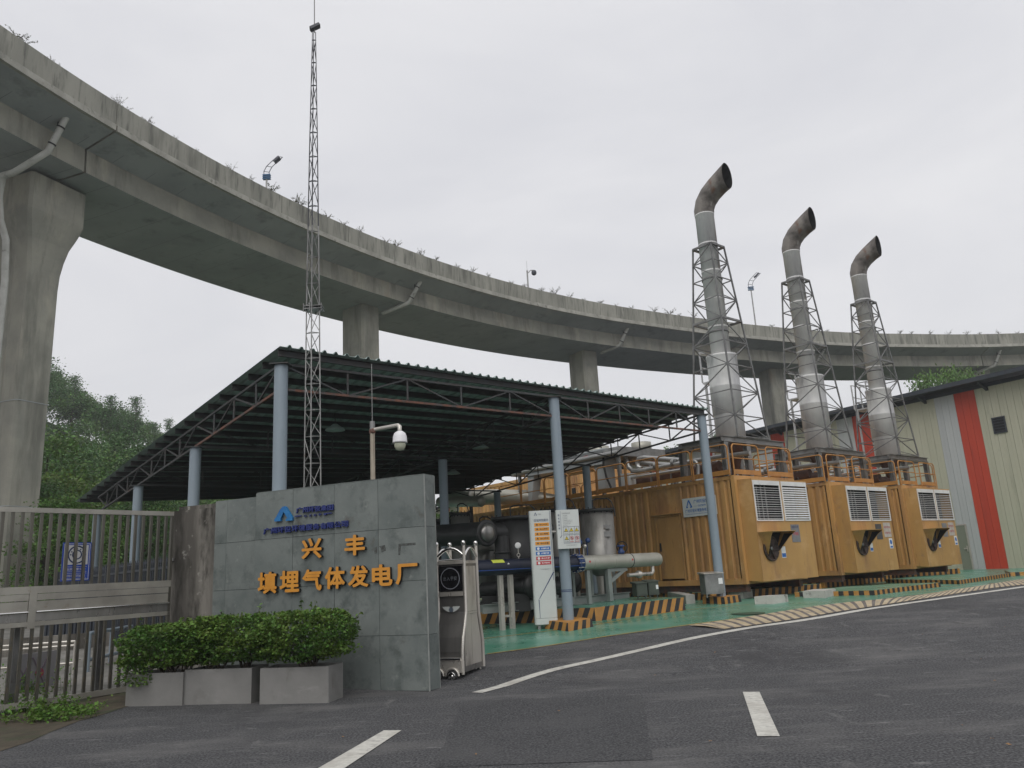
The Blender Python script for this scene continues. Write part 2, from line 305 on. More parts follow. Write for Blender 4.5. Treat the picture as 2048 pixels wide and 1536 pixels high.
def text(name, s, mats, o, ax, ay, w, h, depth=.004, bold=0., parent=None, stand=0., fat=0.):
    """fit the string into the rectangle w x h whose lower left corner is o; ax to the right, ay up, printed side towards ax x ay"""
    me = textmesh(s, bold, .1 if depth > .006 else 0.)
    if fat: me = fatten(me, fat)
    me.materials.clear()
    for m in (mats if isinstance(mats, (list, tuple)) else [mats]): me.materials.append(m)
    co = np.zeros(len(me.vertices)*3, 'f'); me.vertices.foreach_get('co', co); co = co.reshape(-1, 3)
    if len(co) == 0: return None
    mn = co.min(0); mxx = co.max(0)
    an = Vector(ax).cross(Vector(ay)).normalized(); o = Vector(o)
    sx = w/max(1e-6, mxx[0]-mn[0]); sy = h/max(1e-6, mxx[1]-mn[1])
    X = (co[:, 0]-mn[0])*sx; Yv = (co[:, 1]-mn[1])*sy
    Zv = np.where(co[:, 2] > 0, depth+(co[:, 2]-.05)*.08, 0.) if depth > .006 else np.full(len(co), 0.)
    out = np.outer(X, np.array(ax))+np.outer(Yv, np.array(ay))+np.outer(Zv+stand, np.array(an))+np.array(o)
    me.vertices.foreach_set('co', out.astype('f').ravel())
    me.update()
    if depth > .006 and isinstance(mats, (list, tuple)):
        for p in me.polygons: p.material_index = 0 if p.normal.dot(an) > .7 else 1
    me.name = name
    return link(name, me, parent)
def leafmesh(name, C, size, m, parent=None, up=.3, aspect=.6, extra=None, basis=None):
    """one small folded leaf per row of C"""
    n = len(C); C = np.asarray(C, float); size = np.broadcast_to(np.asarray(size, float), (n,))
    d = rng.normal(size=(n, 3)); d[:, 2] = d[:, 2]*.6; d /= np.linalg.norm(d, axis=1)[:, None]
    nr = rng.normal(size=(n, 3)); nr[:, 2] = np.abs(nr[:, 2])+up; sdv = np.cross(d, nr); sdv /= np.linalg.norm(sdv, axis=1)[:, None]+1e-9
    upn = np.cross(sdv, d)
    s1 = size[:, None]
    a = C-d*s1*.5; b = C+sdv*s1*aspect*.5+upn*s1*.08; c = C+d*s1*.5; e = C-sdv*s1*aspect*.5+upn*s1*.08
    V = np.stack([a, b, c, e], 1).reshape(-1, 3)
    me = bpy.data.meshes.new(name); me.vertices.add(4*n); me.loops.add(4*n); me.polygons.add(n)
    me.vertices.foreach_set('co', V.astype('f').ravel()); me.loops.foreach_set('vertex_index', np.arange(4*n, dtype='i'))
    me.polygons.foreach_set('loop_start', np.arange(0, 4*n, 4, dtype='i')); me.polygons.foreach_set('loop_total', np.full(n, 4, 'i'))
    me.update(calc_edges=True); me.validate(); me.materials.append(m)
    return link(name, me, parent, basis)
def sheet(name, pts, off, m, parent=None, ycuts=None, kind=True, step=0):
    bm = bmesh.new(); vs = [bm.verts.new((p[0], p[1], 0)) for p in pts]; bm.faces.new(vs)
    for y, _ in GB[1:-1]:
        bmesh.ops.bisect_plane(bm, geom=bm.verts[:]+bm.edges[:]+bm.faces[:], plane_co=(0, y, 0), plane_no=(0, 1, 0))
    for v in bm.verts: v.co.z = gz(v.co.y)+off
    bmesh.ops.recalc_face_normals(bm, faces=bm.faces)
    bmesh.ops.triangulate(bm, faces=bm.faces)
    for f in bm.faces:
        if f.normal.z < 0: f.normal_flip()
    me = bpy.data.meshes.new(name); bm.to_mesh(me); bm.free(); me.materials.append(m)
    o = link(name, me, parent)
    if kind: o['kind'] = 'structure'
    return o
def strip(up, lo):  # closed outline out of an upper and a lower line of pixels
    return [G(*p) for p in up]+[G(*p) for p in reversed(lo)]
def offset_line(P, w):
    out = []
    for i, p in enumerate(P):
        a = P[max(0, i-1)]; b = P[min(len(P)-1, i+1)]; d = Vector((b[0]-a[0], b[1]-a[1])).normalized(); out.append(Vector((p[0]-d.y*w, p[1]+d.x*w)))
    return out
def striped_slab(name, pts, h, top, base=-.06, cell=.16, slant=.5, striped=None, label=None, batter=0., cat='kerb', group=None):
    """raised slab with yellow and black painted upright faces; pts counter-clockwise seen from above"""
    mb = MB(); n = len(pts); P = [Vector((p[0], p[1])) for p in pts]
    cen = sum(P, Vector((0, 0)))/n
    T = [p+(cen-p).normalized()*batter for p in P]
    lo = lambda p: gz(p.y)+base; hi = lambda p: gz(p.y)+h
    mb.add([(t.x, t.y, hi(p)) for t, p in zip(T, P)], [tuple(range(n))], 2)
    for i in range(n):
        a, b = P[i], P[(i+1) % n]; ta, tb = T[i], T[(i+1) % n]; L = (b-a).length
        A0 = Vector((a.x, a.y, gz(a.y)+base)); B0 = Vector((b.x, b.y, gz(b.y)+base)); A1 = Vector((ta.x, ta.y, hi(a))); B1 = Vector((tb.x, tb.y, hi(b)))
        if striped is not None and i not in striped: mb.add([A0, B0, B1, A1], [(0, 1, 2, 3)], 2); continue
        k = max(2, round(L/cell)); sl = slant*h/L
        prev0 = prev1 = 0.
        for j in range(k+int(sl*k)+2):
            c0 = (j+1)/k; c1 = c0+sl-int(0)
            t0 = min(1., c0); t1 = min(1., max(0., (j+1)/k+sl))
            if sl < 0: t1 = min(1., max(0., (j+1)/k+sl))
            if t0 >= 1. and sl < 0 and t1 < 1: pass
            if prev0 >= 1 and prev1 >= 1: break
            mb.add([A0.lerp(B0, prev0), A0.lerp(B0, t0), A1.lerp(B1, t1), A1.lerp(B1, prev1)], [(0, 1, 2, 3)], j % 2)
            prev0, prev1 = t0, t1
    o = mb.build(name, [kerb_y, kerb_b, top])
    return tag(o, label, cat, group)
# ================================================================== THE SETTING
sheet('ground', [(-400, -200), (400, -200), (400, 60), (-400, 60)], -.06, wide_ground)
sheet('road', [(-45, -30), (60, -30), (60, 31), (-45, 31)], 0, asphalt)
def xy(L): return [(p.x, p.y) for p in L]
edge = [G(*p) for p in ((975, 1309), (1092, 1293), (1225, 1272), (1376, 1251), (1500, 1234), (1657, 1210), (1879, 1185), (2048, 1158.5))]
e_end = edge[-1]+(edge[-1]-edge[-2]).normalized()*9
fl = [(-1.7, edge[0].y-.35)]+xy(edge)+[(e_end.x, e_end.y), (34, 45), (-14, 45), (-14, 30), (-4.4, 13.2)]
sheet('painted_floor', fl, .004, greenfloor)
sheet('yard', [(-4.5, 13.0), (-14.2, 30), (-14.2, 46), (-45, 46), (-45, 12.0), (-8.2, 10.6), (-5.9, 13.1)], .006, yard_conc)
sheet('soil_strip', xy([G(-260, 1600), G(0, 1503), G(60, 1484), G(98, 1466), G(160, 1442), G(205, 1430), G(252, 1414)])+[(-5.2, 11.9), (-5.9, 13.3), (-9.6, 8.3)], .005, soil)
pt = [G(*p) for p in ((925, 1402), (1285, 1391), (1306, 1520), (870, 1535))]
sheet('asphalt_patch', xy(pt), .004, asphalt_dark)
# painted lines
up_l = [(943.6, 1385.6), (1078, 1344.7), (1183, 1320.5), (1364, 1279), (1500, 1254), (1613, 1238), (1785, 1210), (2048, 1173)]
L1 = [G(*p) for p in up_l]; L1.append(L1[-1]+(L1[-1]-L1[-2]).normalized()*9)
L1 = [L1[0]]+L1[1:]
def dense(P, n=6):
    out = []
    for i in range(len(P)-1):
        p0 = P[max(0, i-1)]; p1 = P[i]; p2 = P[i+1]; p3 = P[min(len(P)-1, i+2)]
        for k in range(n):
            t = k/n; out.append(.5*((2*p1)+(-p0+p2)*t+(2*p0-5*p1+4*p2-p3)*t*t+(-p0+3*p1-3*p2+p3)*t**3))
    return out+[P[-1]]
L1d = dense(L1)
sheet('edge_line', xy(L1d)+[(p.x, p.y) for p in reversed(offset_line(L1d, -.175))], .008, whiteline)
sheet('lane_dash', xy([G(1485.6, 1385), G(1519, 1385), G(1560, 1474), G(1515, 1474)]), .008, whiteline)
a, b = G(768, 1462), G(803, 1462); c, d = G(640, 1536), G(692, 1536)
sheet('lane_dash', xy([a, b, b+(d-b)*1.25, a+(c-a)*1.25]), .008, whiteline)
ed_d = dense(edge+[e_end])
sheet('floor_edge_line', [(p.x, p.y) for p in ed_d]+[(p.x, p.y) for p in reversed(offset_line(ed_d, .045))], .009, yellowline)
y2 = [G(*p) for p in ((960, 1279), (1070, 1266), (1180, 1252), (1290, 1233), (1380, 1220), (1500, 1210))]
y2d = dense(y2); sheet('floor_inner_line', xy(y2d)+[(p.x, p.y) for p in reversed(offset_line(y2d, .03))], .009, yellowline)
# hatched ramp between the green floor and the white line
lo_h = [G(1446, 1259), G(1500, 1252), G(1613, 1235), G(1785, 1207.5), G(2048, 1170)]; lo_h.append(lo_h[-1]+(lo_h[-1]-lo_h[-2]).normalized()*8.5)
hi_h = [G(1378, 1252.5)]+[q+Vector((0, -.03, 0)) for q in edge[4:]]+[e_end]
hi_h = dense(hi_h, 10); lo_d = dense(lo_h, 10)
def arc(P):
    s_ = [0.]
    for a_, b_ in zip(P, P[1:]): s_.append(s_[-1]+(b_-a_).length)
    return s_
def at_s(P, S, s_):
    s_ = max(0, min(S[-1], s_))
    for i in range(len(S)-1):
        if s_ <= S[i+1]: return P[i].lerp(P[i+1], (s_-S[i])/max(1e-9, S[i+1]-S[i]))
    return P[-1]
SH, SL = arc(hi_h), arc(lo_d); mbh = MB(); nst = 150
for i in range(nst):
    t0, t1 = (i//2*2+(.0 if i % 2 == 0 else 1.25))/nst, (i//2*2+(1.25 if i % 2 == 0 else 2.))/nst
    q = [at_s(lo_d, SL, SL[-1]*max(0, t0-.012)), at_s(lo_d, SL, SL[-1]*max(0, t1-.012)), at_s(hi_h, SH, SH[-1]*t1), at_s(hi_h, SH, SH[-1]*t0)]
    m1 = [q[0].lerp(q[3], .5), q[1].lerp(q[2], .5)]
    V = [Vector((p.x, p.y, gz(p.y)+o_)) for p, o_ in ((q[0], .012), (q[1], .012), (m1[1], .035), (m1[0], .035))]
    mbh.add(V, [(0, 1, 2, 3)], i % 2)
    V = [Vector((p.x, p.y, gz(p.y)+o_)) for p, o_ in ((m1[0], .035), (m1[1], .035), (q[2], .02), (q[3], .02))]
    mbh.add(V, [(0, 1, 2, 3)], i % 2)
struct(mbh.build('hatched_ramp', [hatch_y, hatch_b]))
# manhole cover on the green floor
mh = G(1496, 1227.5); mb = MB(); mb.lathe((mh.x, mh.y, gz(mh.y)+.004), [(.36, 0), (.36, .008), (.31, .012), (.01, .012)], 24)
tag(mb.build('manhole_cover', mat('manhole_green', (.03, .085, .04), (.04, .06, .04), 5, .6)), 'round dark green manhole cover set in the painted floor by the hatched ramp', 'manhole cover')
# ---- hills
left = [(-700, 640), (-300, 660), (-60, 690), (60, 735), (130, 772), (200, 822), (260, 845), (330, 880), (420, 940), (520, 985), (700, 1010), (950, 1045), (1100, 1075)]
LR = sorted([(atY(u, v, 95).x, atY(u, v, 95).z-5.5) for u, v in left])
right = [(1150, 1040), (1300, 915), (1370, 888), (1440, 868), (1500, 858), (1560, 862), (1620, 880), (1700, 940), (1850, 1010), (2300, 1050)]
RR = sorted([(atY(u, v, 150).x, atY(u, v, 150).z-5.5) for u, v in right])
def interp(T, x):
    return float(np.interp(x, [t[0] for t in T], [t[1] for t in T]))
def hz(x, y):
    a_ = interp(LR, x*95/max(y, 40)) if False else interp(LR, x)
    fa = math.exp(-((y-97)/30)**2) if y < 97 else math.exp(-((y-97)/60)**2)
    b_ = interp(RR, x); fb = math.exp(-((y-152)/26)**2) if y < 152 else math.exp(-((y-152)/60)**2)
    return max(.3, max(a_, 0)*fa, max(b_, 0)*fb)
mb = MB(); nx, ny = 90, 60; X = np.linspace(-230, 230, nx); Yy = np.linspace(52, 300, ny)
vs = [(x, y, hz(x, y)-.4) for y in Yy for x in X]
mb.add(vs, [(j*nx+i, j*nx+i+1, (j+1)*nx+i+1, (j+1)*nx+i) for j in range(ny-1) for i in range(nx-1)], 0, True)
struct(mb.build('hill', underwood))
def crown_pts(cx, cy, cz, r, n, squash=.85):
    k = max(6, n//70); d_ = rng.normal(size=(k, 3)); d_ /= np.linalg.norm(d_, axis=1)[:, None]; d_[:, 2] = np.abs(d_[:, 2])*1.1-.25
    cc = d_*r*rng.uniform(.55, 1.0, (k, 1))
    pts = cc[rng.integers(0, k, n)]+rng.normal(size=(n, 3))*r*np.array([.17, .17, .10])
    pts[:, 2] *= squash
    return pts+np.array([cx, cy, cz])
# woodland covering the hills: reads as one mass
def woodland(name, label, n, xr, yr, seed, m, cond, leaf=.42, per=620):
    rr_ = np.random.default_rng(seed); P = []; S = []
    k = 0
    while k < n:
        x = rr_.uniform(*xr); y = rr_.uniform(*yr)
        if not cond(x, y): continue
        r_ = rr_.uniform(2.2, 4.2); P.append(crown_pts(x, y, hz(x, y)+rr_.uniform(2.2, 4.6), r_, per)); k += 1
    P = np.concatenate(P); o = leafmesh(name, P, rng.uniform(leaf*.7, leaf*1.3, len(P)), m, up=.6, aspect=.75)
    o['kind'] = 'stuff'; o['label'] = label; o['category'] = 'woodland'
onleft = lambda x, y: hz(x, y) > 2.0 and x < 0 and y < 116 and x/y < -.24 and x/y > -.85
woodland('woodland', 'dark green wooded hillside behind the shed at the left', 150, (-95, -15), (58, 116), 5, leaf_b, onleft, per=1700, leaf=.25)
woodland('woodland', 'lighter green trees mixed into the hillside at the left', 95, (-95, -15), (54, 112), 6, leaf_a, onleft, per=1600, leaf=.25)
woodland('woodland', 'green hilltop seen beyond the warehouse roof between the flues', 60, (15, 75), (128, 165), 8, leaf_a, lambda x, y: hz(x, y) > 6 and .12 < x/y < .45, leaf=.5, per=420)
woodland('woodland', 'low far woodland seen beneath the shed roof', 60, (-40, 12), (62, 100), 9, leaf_a, lambda x, y: -.30 < x/y < .06, per=380)
# individual trees
def tree_mesh(kind, h, r, leafm, n, seed):
    rr_ = np.random.default_rng(seed); tb = MB(); pth = [Vector((0, 0, -.5)), Vector((.1, 0, h*.2)), Vector((-.08, .1, h*.45)), Vector((.1, 0, h*.7)), Vector((.05, .05, h*.93))]
    tb.tube(pth, [.24*h/9, .19*h/9, .15*h/9, .09*h/9, .02], 8)
    C = []
    if kind == 'broad':
        for i in range(9):
            an = rr_.uniform(0, 6.28); z0 = h*rr_.uniform(.28, .7); e = Vector((math.cos(an)*r*.75, math.sin(an)*r*.75, z0+h*rr_.uniform(.05, .22)))
            b0 = Vector((0, 0, z0)); tb.tube([b0, b0.lerp(e, .5)+Vector((0, 0, .25)), e], [.07*h/9, .05*h/9, .015], 6)
        k = 46
        for i in range(k):
            an = rr_.uniform(0, 6.28); zz = rr_.uniform(.22, 1.0); rad = r*math.sin(math.pi*min(.97, zz*.92+.06))**.6*rr_.uniform(.45, 1.05)
            c_ = np.array([math.cos(an)*rad, math.sin(an)*rad, h*zz]); q = rr_.normal(size=(n//k, 3))*np.array([.62, .62, .26])*r/3.2+c_; C.append(q)
    else:  # layered, open
        for i in range(15):
            zz = .25+.75*i/14; rad = r*(1.08-zz)*rr_.uniform(.7, 1.1)
            for j in range(5):
                an = rr_.uniform(0, 6.28); e = Vector((math.cos(an)*rad, math.sin(an)*rad, h*zz-.05*rad)); b0 = Vector((0, 0, h*zz+.1))
                tb.tube([b0, e], [.03, .008], 5); t_ = rr_.uniform(.25, 1.05, (n//75, 1))
                C.append(np.array(b0)+(np.array(e)-np.array(b0))*t_+rr_.normal(size=(n//75, 3))*np.array([.28, .28, .12]))
    return tb, np.concatenate(C)
def proto_tree(kind, h, r, leafm, n, seed, label, group, cat='tree', lsz=.21):
    t = local('tree', label, cat, group); tb, C = tree_mesh(kind, h, r, leafm, n, seed)
    tb.build('trunk', bark, t); leafmesh('crown', C, rng.uniform(lsz*.7, lsz*1.25, len(C)), leafm, t, up=.6, aspect=.7); return t
GT = 'trees behind the yard fence'
TP = [proto_tree('broad', 9, 3.4, leaf_a, 11000, 1, '', GT), proto_tree('broad', 11, 3.8, leaf_b, 11000, 2, '', GT), proto_tree('broad', 7, 3.2, leaf_c, 10500, 3, '', GT)]
spots = [  # u, v of the crown top, distance, prototype, label
 (100, 880, 46, 0, 'broad green tree directly right of the big viaduct pier'), (150, 900, 52, 1, 'dark tree on the lower hillside left of the shed roof edge'),
 (112, 960, 40, 2, 'bright yellow-green tree beside the big pier above the gate'), (190, 915, 58, 0, 'green tree on the slope above the low corner of the shed'),
 (95, 1040, 33, 1, 'dark low tree behind the steel gate next to the big pier'), (160, 985, 42, 2, 'yellow-green tree behind the far low corner of the shed'),
 (230, 870, 64, 1, 'dark tree halfway up the hillside left of the shed'), (205, 1045, 36, 0, 'green tree seen through the gate bars behind the blue notice'),
 (285, 1050, 38, 1, 'dark tree seen through the gate between the blue columns'), (250, 985, 50, 2, 'pale tree under the low eave of the shed'),
 (345, 1035, 44, 0, 'green tree under the shed eave behind the concrete pillar'), (30, 1040, 40, 0, 'tree behind the gate at the left edge of the picture'),
 (130, 1075, 30, 0, 'leafy tree behind the blue notice on the gate'), (410, 1045, 46, 2, 'light tree under the shed eave left of the sign wall')]
first = [True]*3
cache = None
TH = [9, 11, 7]
for u, v, Y, k, lab in spots:
    if first[k]: o = TP[k]; first[k] = False
    else: o = copy_tree(TP[k])
    p = atY(u, v, Y); zb = max(gz(Y), hz(p.x, Y) if Y > 52 else 0)-.4
    s_ = max(.55, min(1.6, (p.z-zb)/TH[k])); o.location = (p.x, Y, zb); o.scale = (s_, s_, s_); o.rotation_euler.z = random.uniform(0, 6.28); o['label'] = lab
rp = proto_tree('open', 8, 1.9, leaf_b, 2400, 5, 'thin spiky tree on the skyline nearest the viaduct pier', 'thin trees on the skyline of the hill', lsz=.17)
for i, (u, v, lab) in enumerate([(272, 798, 'bushy spiky tree standing highest on the hill skyline'), (308, 850, 'thin bare tree on the skyline just left of the roof edge'), (338, 842, 'thinnest bare tree on the skyline touching the shed roof edge'),
        (222, 795, 'dark feathery tree on the skyline above the middle of the slope'), (150, 755, 'thin tree on the skyline near the big pier')]):
    o = rp if i == 0 else copy_tree(rp); p = atY(u, v, 93); b_ = hz(p.x, 93); hgt = max(5., p.z-b_+.5); s_ = hgt/8
    o.location = (p.x, 93, p.z-hgt); o.scale = (s_*(.8 if i in (1, 2) else 1.1), s_*.9, s_); o['label'] = lab
# tree beyond the warehouse roof
for i, (u, v, Y, sx, lab) in enumerate([(1850, 762, 62, 1.0, 'bright green tree crown rising over the warehouse roof under the viaduct'), (1895, 752, 66, 1.1, 'second green crown over the warehouse roof nearest the right pier'), (1930, 757, 70, 1.1, 'third crown over the warehouse roof hidden partly by the pier')]):
    o = copy_tree(TP[0]); p = atY(u, v, Y); hgt = p.z-.5; s_ = hgt/9; o.location = (p.x, Y, .5); o.scale = (.75*sx, .75, s_); o['label'] = lab; o['group'] = 'trees beyond the warehouse'

# ================================================================== VIADUCT
VC = Vector((43.05, 6.3)); DR = [(60, 13.), (70, 9.5), (83.8, 5.6), (93.3, 3.4), (100.85, 2.2), (107.2, 1.1), (114, .3), (119, 0), (200, 0)]
def vpt(th, r, z):
    rr_ = r+float(np.interp(th, [d_[0] for d_ in DR], [d_[1] for d_ in DR])); return Vector((VC.x+rr_*math.cos(R(th)), VC.y+rr_*math.sin(R(th)), z))
def extr(mb, prof, t0, t1, step=.75, mi=0, smooth=False):
    n = max(1, math.ceil((t1-t0)/step)); k = len(prof)
    vs = [vpt(t0+(t1-t0)*i/n, r, z) for i in range(n+1) for r, z in prof]
    fs = [(i*k+j, i*k+(j+1) % k, (i+1)*k+(j+1) % k, (i+1)*k+j) for i in range(n) for j in range(k)]
    mis = mi if isinstance(mi, (list, tuple)) else [mi]*k
    o_ = len(mb.v); mb.add(vs, fs, 0, False)
    for q in range(len(fs)): mb.m[len(mb.m)-len(fs)+q] = mis[q % k]
    mb.add(vs[:k], [tuple(range(k))], 0); mb.add(vs[-k:], [tuple(reversed(range(k)))], 0)
    return mb
UZ_ = Vector((0, 0, 1))
via = thing('viaduct', 'curved grey concrete viaduct sweeping overhead on tall piers', 'viaduct', (VC.x-68, VC.y+5, 0))
PROF = [(65.15, 19.0), (70.9, 19.0), (70.95, 20.05), (72.5, 20.48), (72.5, 20.78), (63.62, 20.78), (63.62, 20.48), (65.2, 20.08)]
PM = [1, 0, 1, 0, 0, 0, 1, 0]
joints = [158.55, 86.4]
bounds = [188, 158.7, 140.9, 122.9, 105, 86.5, 60]
for i in range(len(bounds)-1):
    t1, t0 = bounds[i], bounds[i+1]
    gap = .045
    mb = MB(); extr(mb, PROF, t0+(gap if i in (0, 4) else 0.0), t1-(gap if i in (1, 5) else 0.0), .6, PM); mb.build('girder', [vconc, vsoffit], via)
t = 187.
pn = 0
while t > 61:
    t0 = t-4.5
    if abs(t0-158.7) < 2.3: t0 = 158.7
    mb = MB(); extr(mb, [(63.55, 20.78), (63.55, 21.85), (63.80, 21.85), (63.86, 20.78)], t0+.012, t-.012, .6); mb.build('parapet_panel', vpar, via)
    t = t0; pn += 1
mb = MB(); extr(mb, [(63.47, 20.50), (63.47, 20.775), (63.62, 20.775), (63.62, 20.50)], 60, 158.66, .6); extr(mb, [(63.47, 20.50), (63.47, 20.775), (63.62, 20.775), (63.62, 20.50)], 158.74, 187, .6)
mb.build('deck_edge', vlip, via)
mb = MB(); extr(mb, [(72.3, 20.78), (72.3, 21.85), (72.5, 21.85), (72.5, 20.78)], 60, 187, .6); mb.build('far_parapet', vpar, via)
# soffit formwork joints, slightly recessed dark seams
mb = MB()
for th in np.arange(63, 186, 1.55):
    n_ = 2
    for ra, rb, za, zb in ((65.25, 70.85, 18.996, 18.996), (63.75, 65.15, 20.452, 20.088)):
        a0, a1 = vpt(th, ra, za), vpt(th, rb, zb); b0, b1 = vpt(th+.016, ra, za), vpt(th+.016, rb, zb); mb.add([a0, a1, b1, b0], [(0, 1, 2, 3)])
mb.build('formwork_seam', mat('seam', (.15, .16, .155), None, rough=.9), via)['kind'] = 'stuff'
def pier(th, joint):
    mb = MB(); z0 = .2; rad = lambda a_: (math.cos(R(a_)), math.sin(R(a_)))
    c_ = vpt(th, 68.1, 0); er = Vector((math.cos(R(th)), math.sin(R(th)), 0)); et = Vector((-er.y, er.x, 0))
    def ring(wr, wt, z, ch=.12):
        a_, b_ = wr/2, wt/2
        return [c_+er*x+et*y+Vector((0, 0, z)) for x, y in ((-a_+ch, -b_), (a_-ch, -b_), (a_, -b_+ch), (a_, b_-ch), (a_-ch, b_), (-a_+ch, b_), (-a_, b_-ch), (-a_, -b_+ch))]
    if joint: prof = [(2.15, 1.45, z0), (2.15, 1.45, 5.), (2.15, 1.45, 14.2), (2.18, 1.52, 14.9), (2.3, 1.68, 15.5), (2.5, 1.92, 16.1), (2.85, 2.35, 16.7), (3.15, 2.62, 17.2), (3.15, 2.62, 18.80)]
    else: prof = [(2.1, 1.5, z0), (2.1, 1.5, 9.), (2.1, 1.5, 18.99)]
    rg = [ring(*p) for p in prof]; vs = [v for r_ in rg for v in r_]
    mb.add(vs, [(i*8+j, i*8+(j+1) % 8, (i+1)*8+(j+1) % 8, (i+1)*8+j) for i in range(len(rg)-1) for j in range(8)])
    mb.add(rg[-1], [tuple(range(8))])
    p_ = mb.build('pier', vconc, via)
    if joint:
        mb = MB()
        for x in (-.9, .9):
            for y in (-.6, .6): mb.obox(c_, er, et, Vector((0, 0, 1)), (x-.3, x+.3), (y-.25, y+.25), (18.79, 19.01))
        mb.build('bearing', darkjoint, p_)
    for zz in (13.4, 9.2, 5.0):
        if joint and zz > 13: continue
        mb = MB(); k_ = ring(2.13 if not joint else 2.18, 1.53 if not joint else 1.48, zz); k2 = [q+Vector((0, 0, .035)) for q in k_]
        mb.add(k_+k2, [(j, (j+1) % 8, 8+(j+1) % 8, 8+j) for j in range(8)]+[tuple(reversed(range(8))), tuple(range(8, 16))]); mb.build('pour_seam', vsoffit, p_)
for th, j in ((176.7, 0), (158.7, 1), (140.9, 0), (122.9, 0), (105, 0), (86.5, 1)): pier(th, j)
def thof(p): return math.degrees(math.atan2(p.y-VC.y, p.x-VC.x))
def onR(u, v, r):
    lo_, hi_ = 10., 120.
    for _ in range(50):
        m_ = (lo_+hi_)/2; p = atY(u, v, m_); d_ = math.hypot(p.x-VC.x, p.y-VC.y)-float(np.interp(thof(p), [q[0] for q in DR], [q[1] for q in DR]))
        if d_ < r: lo_ = m_
        else: hi_ = m_
    return atY(u, v, lo_)
for (a_, b_, rest) in (((138, 224), (96, 303), [(28, 345, 66.0), (4, 352, 66.6), (-2, 395, 66.9), (1, 440, 67.0), (12, 480, 67.0), (10, 560, 67.0)]), ((845, 555), (818, 605), [(765, 627, 66.9)]), ((1257, 652), (1240, 690), [(1202, 706, 66.9)]), ((1655, 688), (1636, 722), [(1602, 735, 66.9)]), ((2003, 694), (1990, 731), [(1955, 744, 66.4), (1950, 760, 66.9), (1950, 790, 66.9)])):
    A_ = onR(*a_, 64.2); B_ = onR(*b_, 64.95); ta, tb_ = thof(A_), thof(B_); A2 = A_.lerp(B_, .06); path = [A_+UZ_*.15+(A_-B_).normalized()*.02, A_, B_]+[onR(*q) for q in rest]
    if len(rest) > 1: path.append(Vector((path[-1].x, path[-1].y, .3)))
    mb = MB(); mb.tube(path, .13, 12); dp = mb.build('downpipe', pvc, via)
    mb = MB()
    for q in (.35, .8): c_ = A2.lerp(B_, q); dd = (B_-A2).normalized(); mb.tube([c_-dd*.03, c_+dd*.03], .155, 12)
    mb.tube([A2.lerp(B_, .55)+Vector((0, 0, .12)), A2.lerp(B_, .55)+Vector((0, 0, .75))], .02, 6); mb.build('pipe_bracket', darkjoint, dp)
# weeds along the parapet
WG = 'weeds growing along the viaduct parapet'
def weed_proto(seed, h):
    rr_ = np.random.default_rng(seed); t = local('parapet_weed', 'weed', 'weed', WG); mb = MB(); C = []
    for i in range(rr_.integers(6, 11)):
        an = rr_.uniform(0, 6.28); l_ = h*rr_.uniform(.4, 1.); e = Vector((math.cos(an)*l_*.75, math.sin(an)*l_*.75, l_*rr_.uniform(.4, 1.))); m_ = e*.5+Vector((0, 0, .08))
        mb.tube([Vector((0, 0, -.02)), m_, e], [.012, .009, .004], 4, caps=False)
        for q in range(13): s_ = rr_.uniform(.3, 1.05); C.append(np.array(m_.lerp(e, (s_-.5)*2) if s_ > .5 else m_*s_*2)+rr_.normal(size=3)*.045)
    mb.build('stem', bark, t); leafmesh('foliage', np.array(C), rng.uniform(.05, .11, len(C)), leaf_p, t); return t
WP = [weed_proto(i, h) for i, h in enumerate((.75, .55, .9, .65, .8))]
used = [False]*5
wu = [30, 45, 105, 112, 230, 245, 285, 292, 345, 400, 458, 500, 545, 590, 600, 648, 682, 722, 765, 802, 848, 875, 912, 945, 985, 1020, 1055, 1085, 1115, 1145, 1180, 1213, 1243, 1275, 1305, 1340, 1368, 1395, 1545, 1610, 1650, 1675, 1775, 1808, 1842, 1870, 1905, 1940, 1975, 2005, 2040]
tops = [(0, 59.5), (117, 140), (230, 212), (320, 270), (400, 310), (530, 378), (628, 424), (725, 469), (900, 530), (1027, 567), (1154, 596), (1281, 618), (1420, 636), (1558, 650), (1685, 655), (1811, 661), (2048, 661)]
wcount = {}
ordw = ['first', 'second', 'third', 'fourth', 'fifth', 'sixth', 'seventh', 'eighth', 'ninth', 'tenth', 'eleventh', 'twelfth', 'thirteenth', 'fourteenth', 'fifteenth', 'sixteenth', 'seventeenth', 'eighteenth']
ordn = ['at the left picture edge', 'above the big pier', 'left of the lattice mast', 'between the mast and the second pier', 'above the second and third pier', 'left of the flues', 'behind the flues', 'at the right end above the warehouse']
for i, u in enumerate(wu):
    k = random.randrange(5); o = WP[k] if not used[k] else copy_tree(WP[k]); used[k] = True
    if u > 60: u = u+random.uniform(-9, 9)
    p = atZ(u, np.interp(u, [q[0] for q in tops], [q[1] for q in tops]), 21.85); th = thof(p); o.location = vpt(th, 63.67, 21.84); s_ = random.uniform(.38, 1.0)*(1 if u > 450 else .72); o.scale = (s_, s_, s_); o.rotation_euler.z = random.uniform(0, 6.28)
    z_ = 0 if u < 150 else 1 if u < 300 else 2 if u < 620 else 3 if u < 740 else 4 if u < 1230 else 5 if u < 1420 else 6 if u < 1770 else 7
    o['label'] = ordw[wcount.get(z_, 0)]+' weed from the left on the parapet ' + ordn[z_]; wcount[z_] = wcount.get(z_, 0)+1
